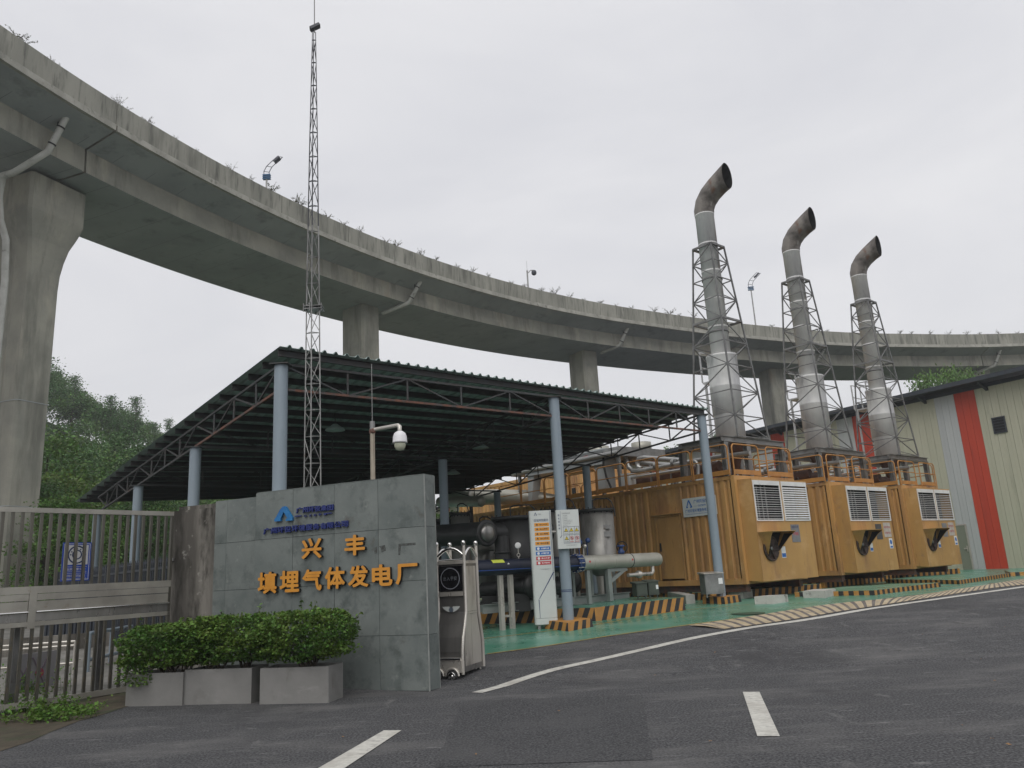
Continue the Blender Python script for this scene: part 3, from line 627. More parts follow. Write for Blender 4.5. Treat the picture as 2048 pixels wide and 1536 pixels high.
# street lamps on the deck
def onR(u, v, r):
    lo_, hi_ = 10., 120.
    for _ in range(50):
        m_ = (lo_+hi_)/2; p = atY(u, v, m_); d_ = math.hypot(p.x-VC.x, p.y-VC.y)-float(np.interp(thof(p), [q[0] for q in DR], [q[1] for q in DR]))
        if d_ < r: lo_ = m_
        else: hi_ = m_
    return atY(u, v, lo_)
def deck_lamp(lab, ub, vb, ut, vt, s_):
    p0 = onR(ub, vb, 72.2); th = thof(p0); base = vpt(th, 72.2, 20.8); top = atY(ut, vt, base.y); H = top.z
    t = thing('street_lamp', lab, 'street lamp', tuple(base), 0, 'lamps on the viaduct deck')
    mb = MB(); mb.tube([base, Vector((base.x, base.y, H-1.5*s_))], [.09, .06], 10); mb.build('pole', galv, t)
    mb = MB(); bx = Vector((base.x, base.y, H-1.5*s_))
    for dz in (0, .14, .28): mb.box(bx.x-.26*s_, bx.x+.26*s_, bx.y-.12, bx.y+.12, bx.z+dz*s_, bx.z+dz*s_+.06)
    mb.build('bracket', lamp_bl, t)
    mb = MB(); pts = [Vector((-.18, 0, .2)), Vector((-.2, 0, .6)), Vector((-.02, 0, .98)), Vector((.35, 0, 1.35)), Vector((.7, 0, 1.68))]
    A_ = [bx+q*s_ for q in pts]; B_ = [bx+(q+Vector((.36, 0, -.08)))*s_ for q in pts]
    mb.tube(A_, .025*s_, 6); mb.tube(B_, .025*s_, 6)
    for i in (1, 2, 3, 4): mb.beam(A_[i], B_[i], .03*s_)
    mb.build('arm', lamp_dk, t)
    mb = MB(); c_ = bx+Vector((.68, 0, 1.42))*s_; ax = Vector((.7, 0, .62)).normalized(); mb.obox(c_, ax, Vector((0, 1, 0)), ax.cross(Vector((0, 1, 0))), (-.24*s_, .24*s_), (-.2*s_, .2*s_), (-.07*s_, .07*s_)); mb.build('lamp_head', lamp_dk, t)
deck_lamp('curved twin-arm lamp on the viaduct deck left of the lattice mast', 533, 372, 546, 318, 1.0)
deck_lamp('curved twin-arm lamp on the viaduct deck between the first two flues', 1510, 640, 1514, 549, 1.15)
p0 = onR(1056, 570, 72.2); base = vpt(thof(p0), 72.2, 20.8); H = atY(1055, 541, base.y).z
t = thing('deck_camera', 'small dome camera on a short pole on the viaduct deck', 'camera', tuple(base)); mb = MB(); mb.tube([base, Vector((base.x, base.y, H))], .07, 8)
mb.tube([Vector((base.x, base.y, H+.9)), Vector((base.x, base.y, H))], .015, 6); mb.tube([Vector((base.x, base.y, H-.3)), Vector((base.x+.3, base.y, H)), Vector((base.x+.55, base.y, H))], .04, 6); mb.build('pole', galv, t)
mb = MB(); mb.lathe((base.x+.6, base.y, H-.5), [(.05, 0), (.2, .1), (.24, .25), (.2, .42), (.08, .5)], 12); mb.build('dome', lamp_dk, t)
mb = MB(); a_ = onR(1771, 689, 63.6); mb.tube([atY(1771, 689, a_.y), atY(1783, 757, a_.y)], .02, 5); tag(mb.build('hanging_cable', galv), 'thin cable hanging down from the viaduct left of the trees', 'cable')
# ================================================================== SHED
AZ = R(39.7); EX = Vector((math.cos(AZ), math.sin(AZ), 0)); ED = Vector((-math.sin(AZ), math.cos(AZ), 0)); UZ = Vector((0, 0, 1))
SA = Vector((-3.91, 12.81, 0))
def S(x, y, z): return SA+EX*x+ED*y+UZ*z
shed = thing('shed', 'open-sided shed with a low green ribbed metal roof on pale blue round columns', 'shed', tuple(S(0, 0, gz(12.8))))
FL, FR, BL, BR = atZ(560, 692, 5.42), atZ(1417, 818, 5.5), atZ(150, 1003, 4.40), atZ(905, 985, 4.66)
nsh = 56
for i in range(nsh):
    a0, a1 = i/nsh, (i+1)/nsh; f0, f1 = FL.lerp(FR, a0), FL.lerp(FR, a1); b0, b1 = BL.lerp(BR, a0), BL.lerp(BR, a1)
    w_ = (f1-f0).normalized(); wb = (b1-b0).normalized(); rr_ = .022; prof = lambda p, q: [p, p.lerp(q, .62), p.lerp(q, .74)+UZ*.045, p.lerp(q, .88)+UZ*.045, q+UZ*.001]
    A_, B_ = prof(f0, f1), prof(b0, b1); mb = MB(); A2 = [p-UZ*.006 for p in A_]; B2 = [p-UZ*.006 for p in B_]; k = 5
    vs = A_+B_+A2+B2; fs = [(j, j+1, k+j+1, k+j) for j in range(4)]+[(2*k+j+1, 2*k+j, 3*k+j, 3*k+j+1) for j in range(4)]+[(j+1, j, 2*k+j, 2*k+j+1) for j in range(4)]+[(k+j, k+j+1, 3*k+j+1, 3*k+j) for j in range(4)]
    mb.add(vs, fs); mb.build('roof_sheet', sheet_m, shed)
def roofz(x, y):  # underside of the roof at shed x, y
    return 5.385+.0065*x-.0668*y+.0006*x*y*.1
def chan(mb, p, q, w, h):  # C section beam
    d_ = (q-p).normalized(); sx = d_.cross(UZ).normalized()
    mb.obox(p, d_, sx, UZ, (0, (q-p).length), (0, .006+.004), (-h, 0)); mb.obox(p, d_, sx, UZ, (0, (q-p).length), (.01, w), (-.008, 0)); mb.obox(p, d_, sx, UZ, (0, (q-p).length), (.01, w), (-h, -h+.008))
npur = 22
for j in range(npur):
    t_ = (j+.22)/npur; p = FL.lerp(BL, t_)-UZ*.012; q = FR.lerp(BR, t_)-UZ*.012; d_ = (q-p).normalized()
    mb = MB(); chan(mb, p+d_*(.03+.02*(j % 3)), q-d_*.05, .05, .115); mb.build('purlin', purlin_m, shed)
TZ = .20  # chord below the roof
def truss(p, q, bays, m_bot, m_web, drop=.44, wid=.042):
    mb = MB(); mb.beam(p, q, wid, wid); mb.build('top_chord', purlin_m, shed)
    pb, qb = p-UZ*drop, q-UZ*drop; mb = MB(); mb.beam(pb, qb, wid, wid); mb.build('bottom_chord', m_bot, shed)
    for i in range(bays+1):
        a_ = p.lerp(q, i/bays); b_ = pb.lerp(qb, i/bays)
        if 0 < i < bays: mb = MB(); mb.beam(a_-UZ*.03, b_+UZ*.03, .032, .032, up=(0, 1, 0)); mb.build('web_member', m_web, shed)
        if i < bays:
            c_, d_ = (p.lerp(q, (i+1)/bays), b_) if i % 2 else (a_, pb.lerp(qb, (i+1)/bays))
            mb = MB(); mb.beam(c_, d_, .028, .028); mb.build('web_member', m_web, shed)
XS = [0, 6.25, 11.45]; YS = [0, 4.4, 8.8, 13.2]
def SR(x, y, dz=TZ): return S(x, y, roofz(x, y)-dz)
for (xa, xb, n_) in ((0, 6.25, 5), (6.25, 11.45, 5)): truss(SR(xa, 0), SR(xb, 0), n_, rusty, purlin_m)
for y_ in YS[1:3]:
    for (xa, xb, n_) in ((0, 6.25, 4), (6.25, 11.45, 4)): truss(SR(xa, y_), SR(xb, y_), n_, purlin_m, purlin_m)
for x_ in XS:
    for ya, yb, n_ in ((0, 4.4, 4), (4.4, 8.8, 4), (8.8, 13.2, 4)):
        if x_ == 11.45 and ya > 8: yb = 11.4; n_ = 2
        truss(SR(x_, ya), SR(x_, yb), n_, rusty if x_ == 0 and ya == 0 else purlin_m, purlin_m)
for x_ in XS:
    for y_ in YS:
        if x_ > 11 and y_ > 10: continue
        top = roofz(x_, y_)-(TZ+.03 if y_ == 0 else TZ+.48); zb = gz(S(x_, y_, 0).y)
        mb = MB(); c_ = S(x_, y_, 0); mb.tube([Vector((c_.x, c_.y, zb)), Vector((c_.x, c_.y, top))], .115, 20)
        cp = mb.build('column', col_blue, shed)
        mb = MB(); mb.box(c_.x-.16, c_.x+.16, c_.y-.16, c_.y+.16, top, top+.02); mb.build('cap_plate', purlin_m, cp)
        if (x_, y_) == (6.25, 0):
            mb = MB(); 
            for zz in (1.62-.55, 1.60-.5): mb.tube([Vector((c_.x, c_.y, zz)), Vector((c_.x, c_.y, zz+.012))], .118, 20)
            mb.build('strap', sign_navy, cp)
# disused round lamps under the roof
for (u, v, xx, yy) in ((0, 0, 2.6, 3.2), (0, 0, 7.2, 4.0), (0, 0, 8.6, 7.3)):
    c_ = SR(xx, yy, .42); t = thing('pendant_lamp', ['round green pendant lamp under the shed roof behind the lattice mast', 'round pendant lamp under the shed roof left of the middle column', 'round pendant lamp deepest under the shed roof'][[2.6, 7.2, 8.6].index(xx)], 'lamp', tuple(c_), 0, 'lamps under the shed roof')
    mb = MB(); mb.lathe(c_, [(.22, 0), (.21, .02), (.10, .10), (.05, .14)], 20); mb.build('shade', sheet_m, t); mb = MB(); mb.tube([c_+UZ*.14, c_+UZ*.38], .012, 6); mb.build('stem', purlin_m, t)
# column plinths with hazard paint
def ring_at(c, ax, ay, a_, b_): return [c-ax*a_-ay*b_, c+ax*a_-ay*b_, c+ax*a_+ay*b_, c-ax*a_+ay*b_]
cB, cC = S(6.25, 0, 0), S(11.45, 0, 0)
striped_slab('column_plinth', ring_at(cB+ED*.0, EX, ED, .36, .36), .17, kerb_y, cell=.125, slant=.5, batter=.04, label='black and yellow plinth under the blue column next to the white sign pylon', group='striped column plinths')
striped_slab('column_plinth', ring_at(cC, EX, ED, .34, .34), .17, kerb_y, cell=.115, slant=0, batter=.02, label='black and yellow plinth carrying the steel meter cabinet and the end column', group='striped column plinths')

# ================================================================== SIGN WALL
WP0 = Vector((-1.365, 11.4, 0)); WA = R(-66.2); DW = Vector((math.sin(WA), math.cos(WA), 0)); AXR = -DW; NW = AXR.cross(UZ)  # towards the camera
def WPt(s_, z, d_=0.): return WP0+DW*s_+UZ*z+NW*d_
def wall_uv(u, v, d_=0.):
    p = onP(u, v, WP0+NW*d_, NW)-WP0; return p.dot(DW), p.z
wall = thing('sign_wall', 'grey-green stone slab sign wall with raised yellow and blue Chinese lettering', 'sign wall', tuple(WPt(1.6, 0)))
WH = 2.99
mb = MB(); mb.obox(WP0, DW, NW, UZ, (.012, 3.14), (-.28, -.012), (0, WH-.01)); mb.obox(WP0, DW, NW, UZ, (3.1, 4.08), (-.3, -.10), (0, WH-.045)); mb.build('core', darkjoint, wall)
rows = [0.005, .745, 1.49, 2.245, WH]
cols = [.006, .80, 1.595, 2.39, 3.145]
for i in range(4):
    for j in range(4):
        mb = MB(); g_ = .003; mb.obox(WP0, DW, NW, UZ, (cols[i]+g_*(i > 0), cols[i+1]-g_), (-.012, random.uniform(0, .004)), (rows[j]+g_, rows[j+1]-g_)); mb.build('slab', slate, wall)
lc = [3.15, 3.83, 4.09]
for i in range(2):
    for j in range(4):
        mb = MB(); mb.obox(WP0, DW, NW, UZ, (lc[i]+.002, lc[i+1]-.003), (-.10, -.085+random.uniform(0, .003)), (rows[j]+.003, min(rows[j+1], WH-.04)-.003)); mb.build('slab', slate, wall)
for j, (za, zb) in enumerate(((.005, .745), (.745, 2.245), (2.245, WH-.0))):
    mb = MB(); mb.obox(WP0, DW, NW, UZ, (-.012, .004), (-.275, -.002), (za+.003, zb-.003)); mb.build('slab', slate, wall)
mb = MB(); mb.obox(WP0, DW, NW, UZ, (-.016, .002), (-.002, .006), (0, WH)); mb.obox(WP0, DW, NW, UZ, (-.018, -.004), (-.285, -.276), (0, WH)); mb.build('corner_trim', mat('corner_trim', (.30, .315, .30), (.2, .21, .2), 5, .7), wall)
mb = MB(); mb.obox(WP0, DW, NW, UZ, (0, 3.13), (-.30, -.002), (WH, WH+.012)); mb.build('coping', slate, wall)
def wtext(name, s_, box, mats, depth, bold, fat=.026):  # box in photo pixels: u0, v(top-left), u1, v(bottom)...
    (ul, vb), (ur, vt) = box; sl, zb = wall_uv(ul, vb, .05); sr, zt = wall_uv(ur, vt, .05)
    return text(name, s_, mats, WPt(sl, zb, .016), AXR, UZ, sl-sr, zt-zb, depth, .006, wall, 0., fat)
k = 1/5.689; bx = lambda x0, y0, x1, y1: ((500+x0*k, 980+y1*k), (500+x1*k, 980+y0*k))
for ch, b_ in (('兴', (592, 538, 822, 788)), ('丰', (1082, 500, 1312, 752))): wtext('letter', ch, bx(*b_), [letter_y, letter_side], .05, .044)
for ch, b_ in (('填', (92, 925, 312, 1186)), ('埋', (342, 908, 568, 1168)), ('气', (600, 893, 822, 1152)), ('体', (858, 866, 1086, 1130)), ('发', (1122, 850, 1352, 1112)), ('电', (1394, 838, 1624, 1098)), ('厂', (1664, 828, 1910, 1078))):
    wtext('letter', ch, bx(*b_), [letter_y, letter_side], .05, .022 if ch in '填埋' else .040)
row1 = '广州环投集团'
for i, ch in enumerate(row1):
    x0 = 520+i*71; yo = 205-i*6.6; wtext('letter', ch, bx(x0, yo-10, x0+66, yo+62), [letter_blue, letter_blue], .03, .042)
row2 = '广州环投环境服务有限公司'
for i, ch in enumerate(row2):
    x0 = 147+i*80.6; yo = 435-i*7.6; wtext('letter', ch, bx(x0, yo-5, x0+74, yo+72), [letter_blue, letter_blue], .03, .042)
for i, ch in enumerate('GZEPI'):
    x0 = 606+i*56; yo = 290-i*5; wtext('letter', ch, bx(x0, yo-8, x0+28, yo+16), [letter_blue, letter_blue], .02, .02)
for (x0, x1, y0) in ((522, 595, 303), (872, 942, 272)):
    sl, zb = wall_uv(500+x0*k, 980+y0*k); sr, zt = wall_uv(500+x1*k, 980+(y0-8)*k); mb = MB(); mb.obox(WP0, DW, NW, UZ, (sr, sl), (.012, .03), (zb-.004, zb+.012)); mb.build('dash', letter_blue, wall)
def prism(mb, pts, d0, d1, mi=0):  # pts: (s, z) on the wall
    n = len(pts); a_ = [WPt(s_, z, d0) for s_, z in pts]; b_ = [WPt(s_, z, d1) for s_, z in pts]
    mb.add(a_+b_, [tuple(range(n)), tuple(reversed(range(n, 2*n)))]+[(i, n+i, n+(i+1) % n, (i+1) % n) for i in range(n)], mi)
def wpx(L): return [wall_uv(500+x*k, 980+y*k) for x, y in L]
mb = MB(); prism(mb, wpx([(395, 190), (425, 200), (370, 330), (372, 355), (300, 360), (300, 335), (320, 310), (365, 225)]), .012, .05); mb.build('logo_stroke', logo_blue, wall)
mb = MB(); prism(mb, wpx([(415, 185), (430, 190), (505, 315), (503, 348), (430, 352), (432, 328), (450, 322), (400, 240)]), .012, .052); mb.build('logo_stroke', logo_blue, wall)
# faint ghosts of removed letters
ghost = mat('glue_residue', (.052, .052, .048), (.095, .105, .10), 26, .9, lo=.4, hi=.6)
for L in ([(1690, 612), (1885, 598), (1887, 625), (1720, 640), (1712, 740), (1690, 742)], [(1415, 660), (1450, 640), (1448, 720), (1420, 730)], [(1470, 640), (1540, 625), (1548, 690), (1500, 712), (1490, 660)]):
    mb = MB(); q = wpx(L); mb.add([WPt(s_, z, .0052) for s_, z in q], [tuple(range(len(q)))]); mb.build('stain', ghost, wall)
# ---- concrete pillar left of it
pc = atY(372, 1240, 12.95)
mb = MB(); a_, b_ = atY(334, 1240, 13.55), atY(416, 1240, 13.25); d_ = Vector((b_.x-a_.x, b_.y-a_.y, 0)).normalized(); nn = Vector((-d_.y, d_.x, 0)); L_ = (b_-a_).length
nseg = 8; zt = [2.82, 2.86]
mb.obox((a_.x, a_.y, 0), d_, nn, UZ, (0, L_+.2), (0, .7), (-.1, 2.86)); mb.obox((a_.x, a_.y, 0), d_, nn, UZ, (.1, L_+.2), (.05, .6), (2.86, 2.93))
mb.obox((a_.x, a_.y, 0), d_, nn, UZ, (.02, .10), (-.03, 0), (2.02, 2.07), 1)
pill = mb.build('concrete_pillar', [oldwall, galv]); tag(pill, 'heavily stained raw concrete wall end between the steel gate and the sign wall', 'wall')
# ---- planters
PG = 'concrete planters in front of the sign wall'
p0 = G(250, 1413); p1 = G(364, 1411)
def planter(uvs, dep, h, lab, lab_b, seed):
    a_, b_ = G(*uvs[0]), G(*uvs[1]); a_.z = b_.z = 0; d_ = (b_-a_).normalized(); nn = Vector((-d_.y, d_.x, 0)); L_ = (b_-a_).length; o = a_
    t = thing('planter', lab, 'planter', tuple((a_+b_)/2+nn*dep/2), 0, PG); q = 0.012
    def bx_(x0, x1, y0, y1, z0, z1, m=planter_m, nm='side_panel'): m_ = MB(); m_.obox(o, d_, nn, UZ, (x0, x1), (y0, y1), (z0, z1)); return m_.build(nm, m, t)
    bx_(0, L_, 0, .03, 0, h); bx_(0, L_, dep-.03, dep, 0, h); bx_(0, .03, .03, dep-.03, 0, h); bx_(L_-.03, L_, .03, dep-.03, 0, h)
    bx_(.03, L_-.03, .03, dep-.03, .02, h-.05, soil, 'earth')
    return o, d_, nn, L_, dep, h
PL = [planter(((250, 1413), (364, 1411)), .45, .43, 'leftmost concrete planter below the drooping end of the bush', '', 1),
      planter(((367, 1410), (502, 1407)), .45, .455, 'middle concrete planter trough between the other two', '', 2),
      planter(((519, 1409), (657, 1406)), .45, .455, 'right concrete planter trough standing slightly apart by the sign wall', '', 3)]
def bush(pl, lab, rad, seed, hgt, droop, red=False, shift=0.):
    o, d_, nn, L_, dep, h = pl; rr_ = np.random.default_rng(seed); c_ = o+d_*(L_/2+shift)+nn*dep/2
    t = thing('bush', lab, 'bush', (c_.x, c_.y, h-.05), 0, 'clipped bushes in the planters')
    mb = MB(); stems = []
    for i in range(4):
        b_ = c_+d_*rr_.uniform(-.28, .28)*L_/.9+nn*rr_.uniform(-.06, .06); b_.z = h-.06
        for q in range(5):
            e = b_+d_*rr_.uniform(-.34, .34)+nn*rr_.uniform(-.22, .22)+UZ*rr_.uniform(.25, hgt*.75); mb.tube([b_, b_.lerp(e, .45)+UZ*.05, e], [.016, .011, .004], 5, caps=False)
    mb.build('stem', bark, t)
    n = 9500; X_ = rr_.uniform(-1, 1, n*3); Y_ = rr_.uniform(-1, 1, n*3); Z_ = rr_.uniform(-1, 1, n*3); q = (np.abs(X_)**3.6+np.abs(Y_)**2.8+np.abs(Z_)**2.6)
    bump_ = 1+.22*np.sin(X_*7+seed)*np.cos(Z_*6+seed*2)+.16*np.sin(Y_*9+X_*5)+.1*np.sin(X_*17+Z_*13); keep = (q < bump_) & (rr_.uniform(0, 1, n*3) < .22+.9*np.clip(q, 0, 1)**1.5)
    X_, Y_, Z_ = X_[keep][:n], Y_[keep][:n], Z_[keep][:n]
    # gaps: remove blobs
    zz = h+.04+hgt*.55+Z_*hgt*.52; zz = zz+X_*rad[2]; 
    for g_ in range(16):
        gx, gy, gzz = rr_.uniform(-1, 1), -rr_.uniform(.5, 1.), rr_.uniform(-1, .6); k_ = ((X_-gx)*1.6)**2+((Y_-gy)*1.0)**2+((Z_-gzz)*1.6)**2 > .055; X_, Y_, Z_, zz = X_[k_], Y_[k_], Z_[k_], zz[k_]
    P = np.outer(X_*rad[0], np.array(d_))+np.outer(Y_*rad[1], np.array(nn)); P[:, 0] += c_.x; P[:, 1] += c_.y; P[:, 2] = zz
    # loose shoots
    m_ = 420; k_ = rr_.integers(0, len(P), m_); P = np.concatenate([P, P[k_]+(P[k_]-np.array([c_.x, c_.y, h+hgt*.5]))*rr_.uniform(.03, .13, (m_, 1))])
    cen_ = np.array([c_.x, c_.y, h+hgt*.5]); sh = MB()
    for g_ in range(26):  # stray shoots above the clipped top
        b_ = P[rr_.integers(0, len(P))]; 
        if b_[2] < h+hgt*.75: continue
        d3 = (b_-cen_)*np.array([.25, .25, .6]); d3 = d3/np.linalg.norm(d3); L_s = rr_.uniform(.06, .15); sh.tube([Vector(b_-d3*.05), Vector(b_+d3*L_s)], .0025, 4, caps=False)
        P = np.concatenate([P, b_+np.outer(np.linspace(.1, 1.05, 9), d3*L_s)+rr_.normal(size=(9, 3))*.016])
    sh.build('shoot', bark, t)
    if droop:
        m_ = 420; A_ = o+d_*rr_.uniform(-.05, .3); Q = np.outer(rr_.uniform(-.12, .42, m_), np.array(d_))+np.outer(rr_.uniform(-.14, .02, m_), np.array(nn)); Q[:, 0] += o.x; Q[:, 1] += o.y; Q[:, 2] = h+rr_.uniform(-.16, .2, m_); P = np.concatenate([P, Q])
    leafmesh('foliage', P, rng.uniform(.030, .066, len(P)), leaf_bush, t, up=.5, aspect=.62)
bush(PL[0], 'dark bush drooping over the front of the left planter', (.77, .44, .03), 21, .58, True, shift=.10)
bush(PL[1], 'dense green bush filling the middle planter', (.76, .44, .01), 22, .62, False)
bush(PL[2], 'tallest leafy bush in the right planter against the sign wall', (.70, .46, .01), 23, .64, False, shift=.04)

# ================================================================== STEEL GATE at the left
g0, g1 = atY(0, 1425, 11.23), atY(330, 1376, 13.15); DG = Vector((g1.x-g0.x, g1.y-g0.y, 0)).normalized(); NG = Vector((DG.y, -DG.x, 0)); GP = Vector((g0.x, g0.y, 0)); GL = (Vector((g1.x, g1.y, 0))-GP).length
gate = thing('steel_gate', 'wide stainless steel bar gate with a solid middle band at the left edge', 'gate', tuple(GP+DG*GL/2))
def gbox(nm, x0, x1, y0, y1, z0, z1, m=rail_steel, p=gate): mb = MB(); mb.obox(GP, DG, NG, UZ, (x0, x1), (y0, y1), (z0, z1)); return mb.build(nm, m, p)
X0 = -3.2
gbox('rail', X0, GL, -.03, .03, 2.745, 2.815); gbox('rail', X0, GL, -.03, .03, .07, .15)
gbox('rail', X0, GL, -.032, .032, 1.60, 1.70)
bars = []
zs0 = gbox('bar', -.019, .019, -.019, .019, 1.70, 2.745, bar_steel); bm_u = zs0.data; zs0.location = GP*0; sp = GL/18.4
bars_u = bm_u
COLb = zs0
def place(me, nm, x, z0, parent=gate): return None
zs1 = gbox('bar', -.019, .019, -.019, .019, .15, 1.20, bar_steel); bars_l = zs1.data
for o_, x_ in ((zs0, GL-.12), (zs1, GL-.12)): o_.location = DG*x_
n_b = int((GL-.12-X0)/sp)
for i in range(1, n_b+1):
    for me in (bars_u, bars_l):
        o_ = link('bar', me, gate); o_.location = DG*(GL-.12-i*sp)
for i, xx in enumerate((.28, -1.7)): gbox('post', xx-.05, xx+.05, -.035, .037, 1.12, 1.70); 
for (xa, xb) in ((.335, GL-.02), (-1.64, .225), (X0, -1.755)):
    gbox('band_panel', xa, xb, -.02, .028, 1.505, 1.595); gbox('band_panel', xa, xb, -.02, .020, 1.345, 1.495)
    mb = MB(); mb.obox(GP, DG, NG, UZ, (xa, xb), (-.02, .02), (1.22, 1.338)); mb.build('band_panel', steel_dk, gate); mb = MB(); mb.tube([GP+DG*xa+NG*.035+UZ*1.345, GP+DG*xb+NG*.035+UZ*1.345], .016, 10); mb.build('bead', chrome, gate)
gbox('rail', X0, GL, -.03, .03, 1.15, 1.215)
gbox('post', GL-.035, GL+.005, -.03, .03, .0, 2.742, bar_steel)
gbox('rear_post', 1.36, 1.46, -.30, -.20, .0, 1.6, galv_dk); gbox('rear_post', .18, .26, -.30, -.22, .0, 1.6, galv_dk)
# blue notice on the gate
n0, n1 = onP(121, 1163, GP-NG*.06, NG), onP(178, 1161, GP-NG*.06, NG); nt_ = onP(126, 1085, GP-NG*.06, NG)
pw = (n1-n0).length; pa = Vector((n0.x, n0.y, 0)); pz0, pz1 = n0.z, nt_.z
t = thing('notice_board', 'blue and white notice board hung behind the steel gate bars', 'sign', tuple(n0)); mb = MB(); mb.obox(pa, DG, NG, UZ, (0, pw), (-.015, 0), (pz0, pz1)); mb.build('board', sign_bl if False else flat('notice_blue', (.03, .09, .50), .4), t)
def nb(nm, x0, x1, z0, z1, m, d_=.003): mb = MB(); mb.add([pa+DG*x0*pw+NG*d_+UZ*(pz0+(pz1-pz0)*z0), pa+DG*x1*pw+NG*d_+UZ*(pz0+(pz1-pz0)*z0), pa+DG*x1*pw+NG*d_+UZ*(pz0+(pz1-pz0)*z1), pa+DG*x0*pw+NG*d_+UZ*(pz0+(pz1-pz0)*z1)], [(0, 1, 2, 3)]); return mb.build(nm, m, t)
nb('white_field', .12, .90, .42, .93, sign_wh)
for (a0_, a1_, b0_, b1_) in ((.04, .96, .03, .045), (.04, .96, .955, .97), (.04, .06, .045, .955), (.94, .96, .045, .955), (.12, .88, .235, .243), (.12, .88, .362, .370), (.12, .88, .062, .07), (.12, .88, .192, .20)): nb('border_line', a0_, a1_, b0_, b1_, sign_wh)
mb = MB(); cc = pa+DG*.5*pw+UZ*(pz0+(pz1-pz0)*.68)+NG*.006
for ra, rb in ((.115, .135), (.055, .072)):
    n_ = 26; vs = [cc+DG*math.cos(2*math.pi*i/n_)*r_+UZ*math.sin(2*math.pi*i/n_)*r_ for r_ in (ra, rb) for i in range(n_)]; mb.add(vs, [(i, (i+1) % n_, n_+(i+1) % n_, n_+i) for i in range(n_)])
for i in range(7): a__ = math.pi*(i/6); q = cc+DG*math.cos(a__)*.092+UZ*math.sin(a__)*.085; mb.add([q+DG*.013, q+UZ*.013, q-DG*.013, q-UZ*.013], [(0, 1, 2, 3)])
mb.build('emblem', sign_navy, t)
for z_, s_ in ((.27, '全民国家安全'), (.10, '发现可疑情况请举报')): text('lettering', s_, sign_wh, pa+DG*pw*.16+NG*.005+UZ*(pz0+(pz1-pz0)*z_), DG, UZ, pw*.68, (pz1-pz0)*.065, .004, .01, t)
# things behind the gate: spiked fence, pipe rails, barrier, weeds
t = local('spiked_fence', 'dark blue spiked metal fence rising behind the steel gate', 'fence')
fa, fb = atY(185, 1250, 19.5), atY(345, 1250, 15.2); fa.z = .1; fb.z = .1; d_ = (fb-fa); Lf = Vector((d_.x, d_.y, 0)).length; d_ = Vector((d_.x, d_.y, 0)).normalized(); nn = Vector((-d_.y, d_.x, 0)); o_ = Vector((fa.x, fa.y, 0))-d_*4; Lf += 4.2
def fz(x): return 0.15+.0*x
for zz in (.35, 1.5, 1.85): mb = MB(); mb.obox(o_, d_, nn, UZ, (0, Lf), (-.02, .02), (zz+.1, zz+.15)); mb.build('rail', fence_dk, t)
mb = MB(); mb.box(-.012, .012, -.012, .012, .35, 2.1); mb.add([(-.02, -.012, 2.1), (.02, -.012, 2.1), (.02, .012, 2.1), (-.02, .012, 2.1), (0, 0, 2.22)], [(0, 1, 4), (1, 2, 4), (2, 3, 4), (3, 0, 4)]); pk = mb.build('picket', fence_dk, t); pk.location = o_
for i in range(1, int(Lf/.12)): q = link('picket', pk.data, t); q.location = o_+d_*i*.12
for x_ in (0, 2.5, 5, Lf): mb = MB(); mb.obox(o_, d_, nn, UZ, (x_-.04, x_+.04), (-.04, .04), (0, 2.2)); mb.build('post', fence_dk, t)
t = local('dark_container', 'dark blue-grey corrugated box standing in the yard behind the gate', 'container'); q0, q1 = atY(85, 1300, 20.5), atY(225, 1300, 19); 
mb = MB(); dd = Vector((q1.x-q0.x, q1.y-q0.y, 0)).normalized(); nn2 = Vector((-dd.y, dd.x, 0)); LL = (q1-q0).length; qb = Vector((q0.x, q0.y, .45))
mb.obox(qb, dd, nn2, UZ, (0, LL), (.05, 1.6), (0, .95)); mb.build('body', fence_dk, t)
for i in range(int(LL/.16)): mb = MB(); mb.obox(qb, dd, nn2, UZ, (i*.16, i*.16+.09), (0, .05), (.03, .92)); mb.build('rib', fence_dk, t)
def railing(lab, pts, hs, r_, m, cat='railing'):
    t = local('pipe_railing', lab, cat, 'pipe railings behind the gate')
    for h_ in hs: mb = MB(); mb.tube([Vector((p.x, p.y, p.z+h_)) for p in pts], r_, 8); mb.build('rail', m, t)
    for i in range(len(pts)-1):
        n_ = max(1, round((pts[i+1]-pts[i]).length/1.2))
        for j in range(n_+1): p = pts[i].lerp(pts[i+1], j/n_); mb = MB(); mb.tube([Vector((p.x, p.y, p.z)), Vector((p.x, p.y, p.z+hs[-1]))], r_, 8); mb.build('post', m, t)
r0, r1, r2 = atY(-60, 1300, 14.2), atY(150, 1290, 14.6), atY(262, 1272, 16.6)
for r_ in (r0, r1, r2): r_.z = .02
railing('bright steel pipe railing nearest behind the gate', [r0, r1], [.35, .65, .72], .022, steel)
railing('dull blue-grey pipe railing continuing right behind the gate', [r1+Vector((.2, .1, 0)), r2], [.38, .84], .035, col_blue)
mb = MB(); lw0, lw1 = atY(110, 1330, 17.5), atY(300, 1320, 18.5); dd = Vector((lw1.x-lw0.x, lw1.y-lw0.y, 0)).normalized(); mb.obox((lw0.x, lw0.y, 0), dd, Vector((-dd.y, dd.x, 0)), UZ, (-2, (lw1-lw0).length+2), (0, .25), (-.05, .72)); tag(mb.build('low_wall', oldwall), 'low stained concrete wall behind the pipe railings', 'wall')
t = local('hoarding_panel', 'grey panel with a red round emblem leaning behind the gate', 'panel'); h0, h1 = atY(18, 1390, 12.9), atY(108, 1375, 13.6); dd = Vector((h1.x-h0.x, h1.y-h0.y, 0)).normalized(); nn2 = Vector((dd.y, -dd.x, 0)); hb = Vector((h0.x, h0.y, .05)); LL = (h1-h0).length
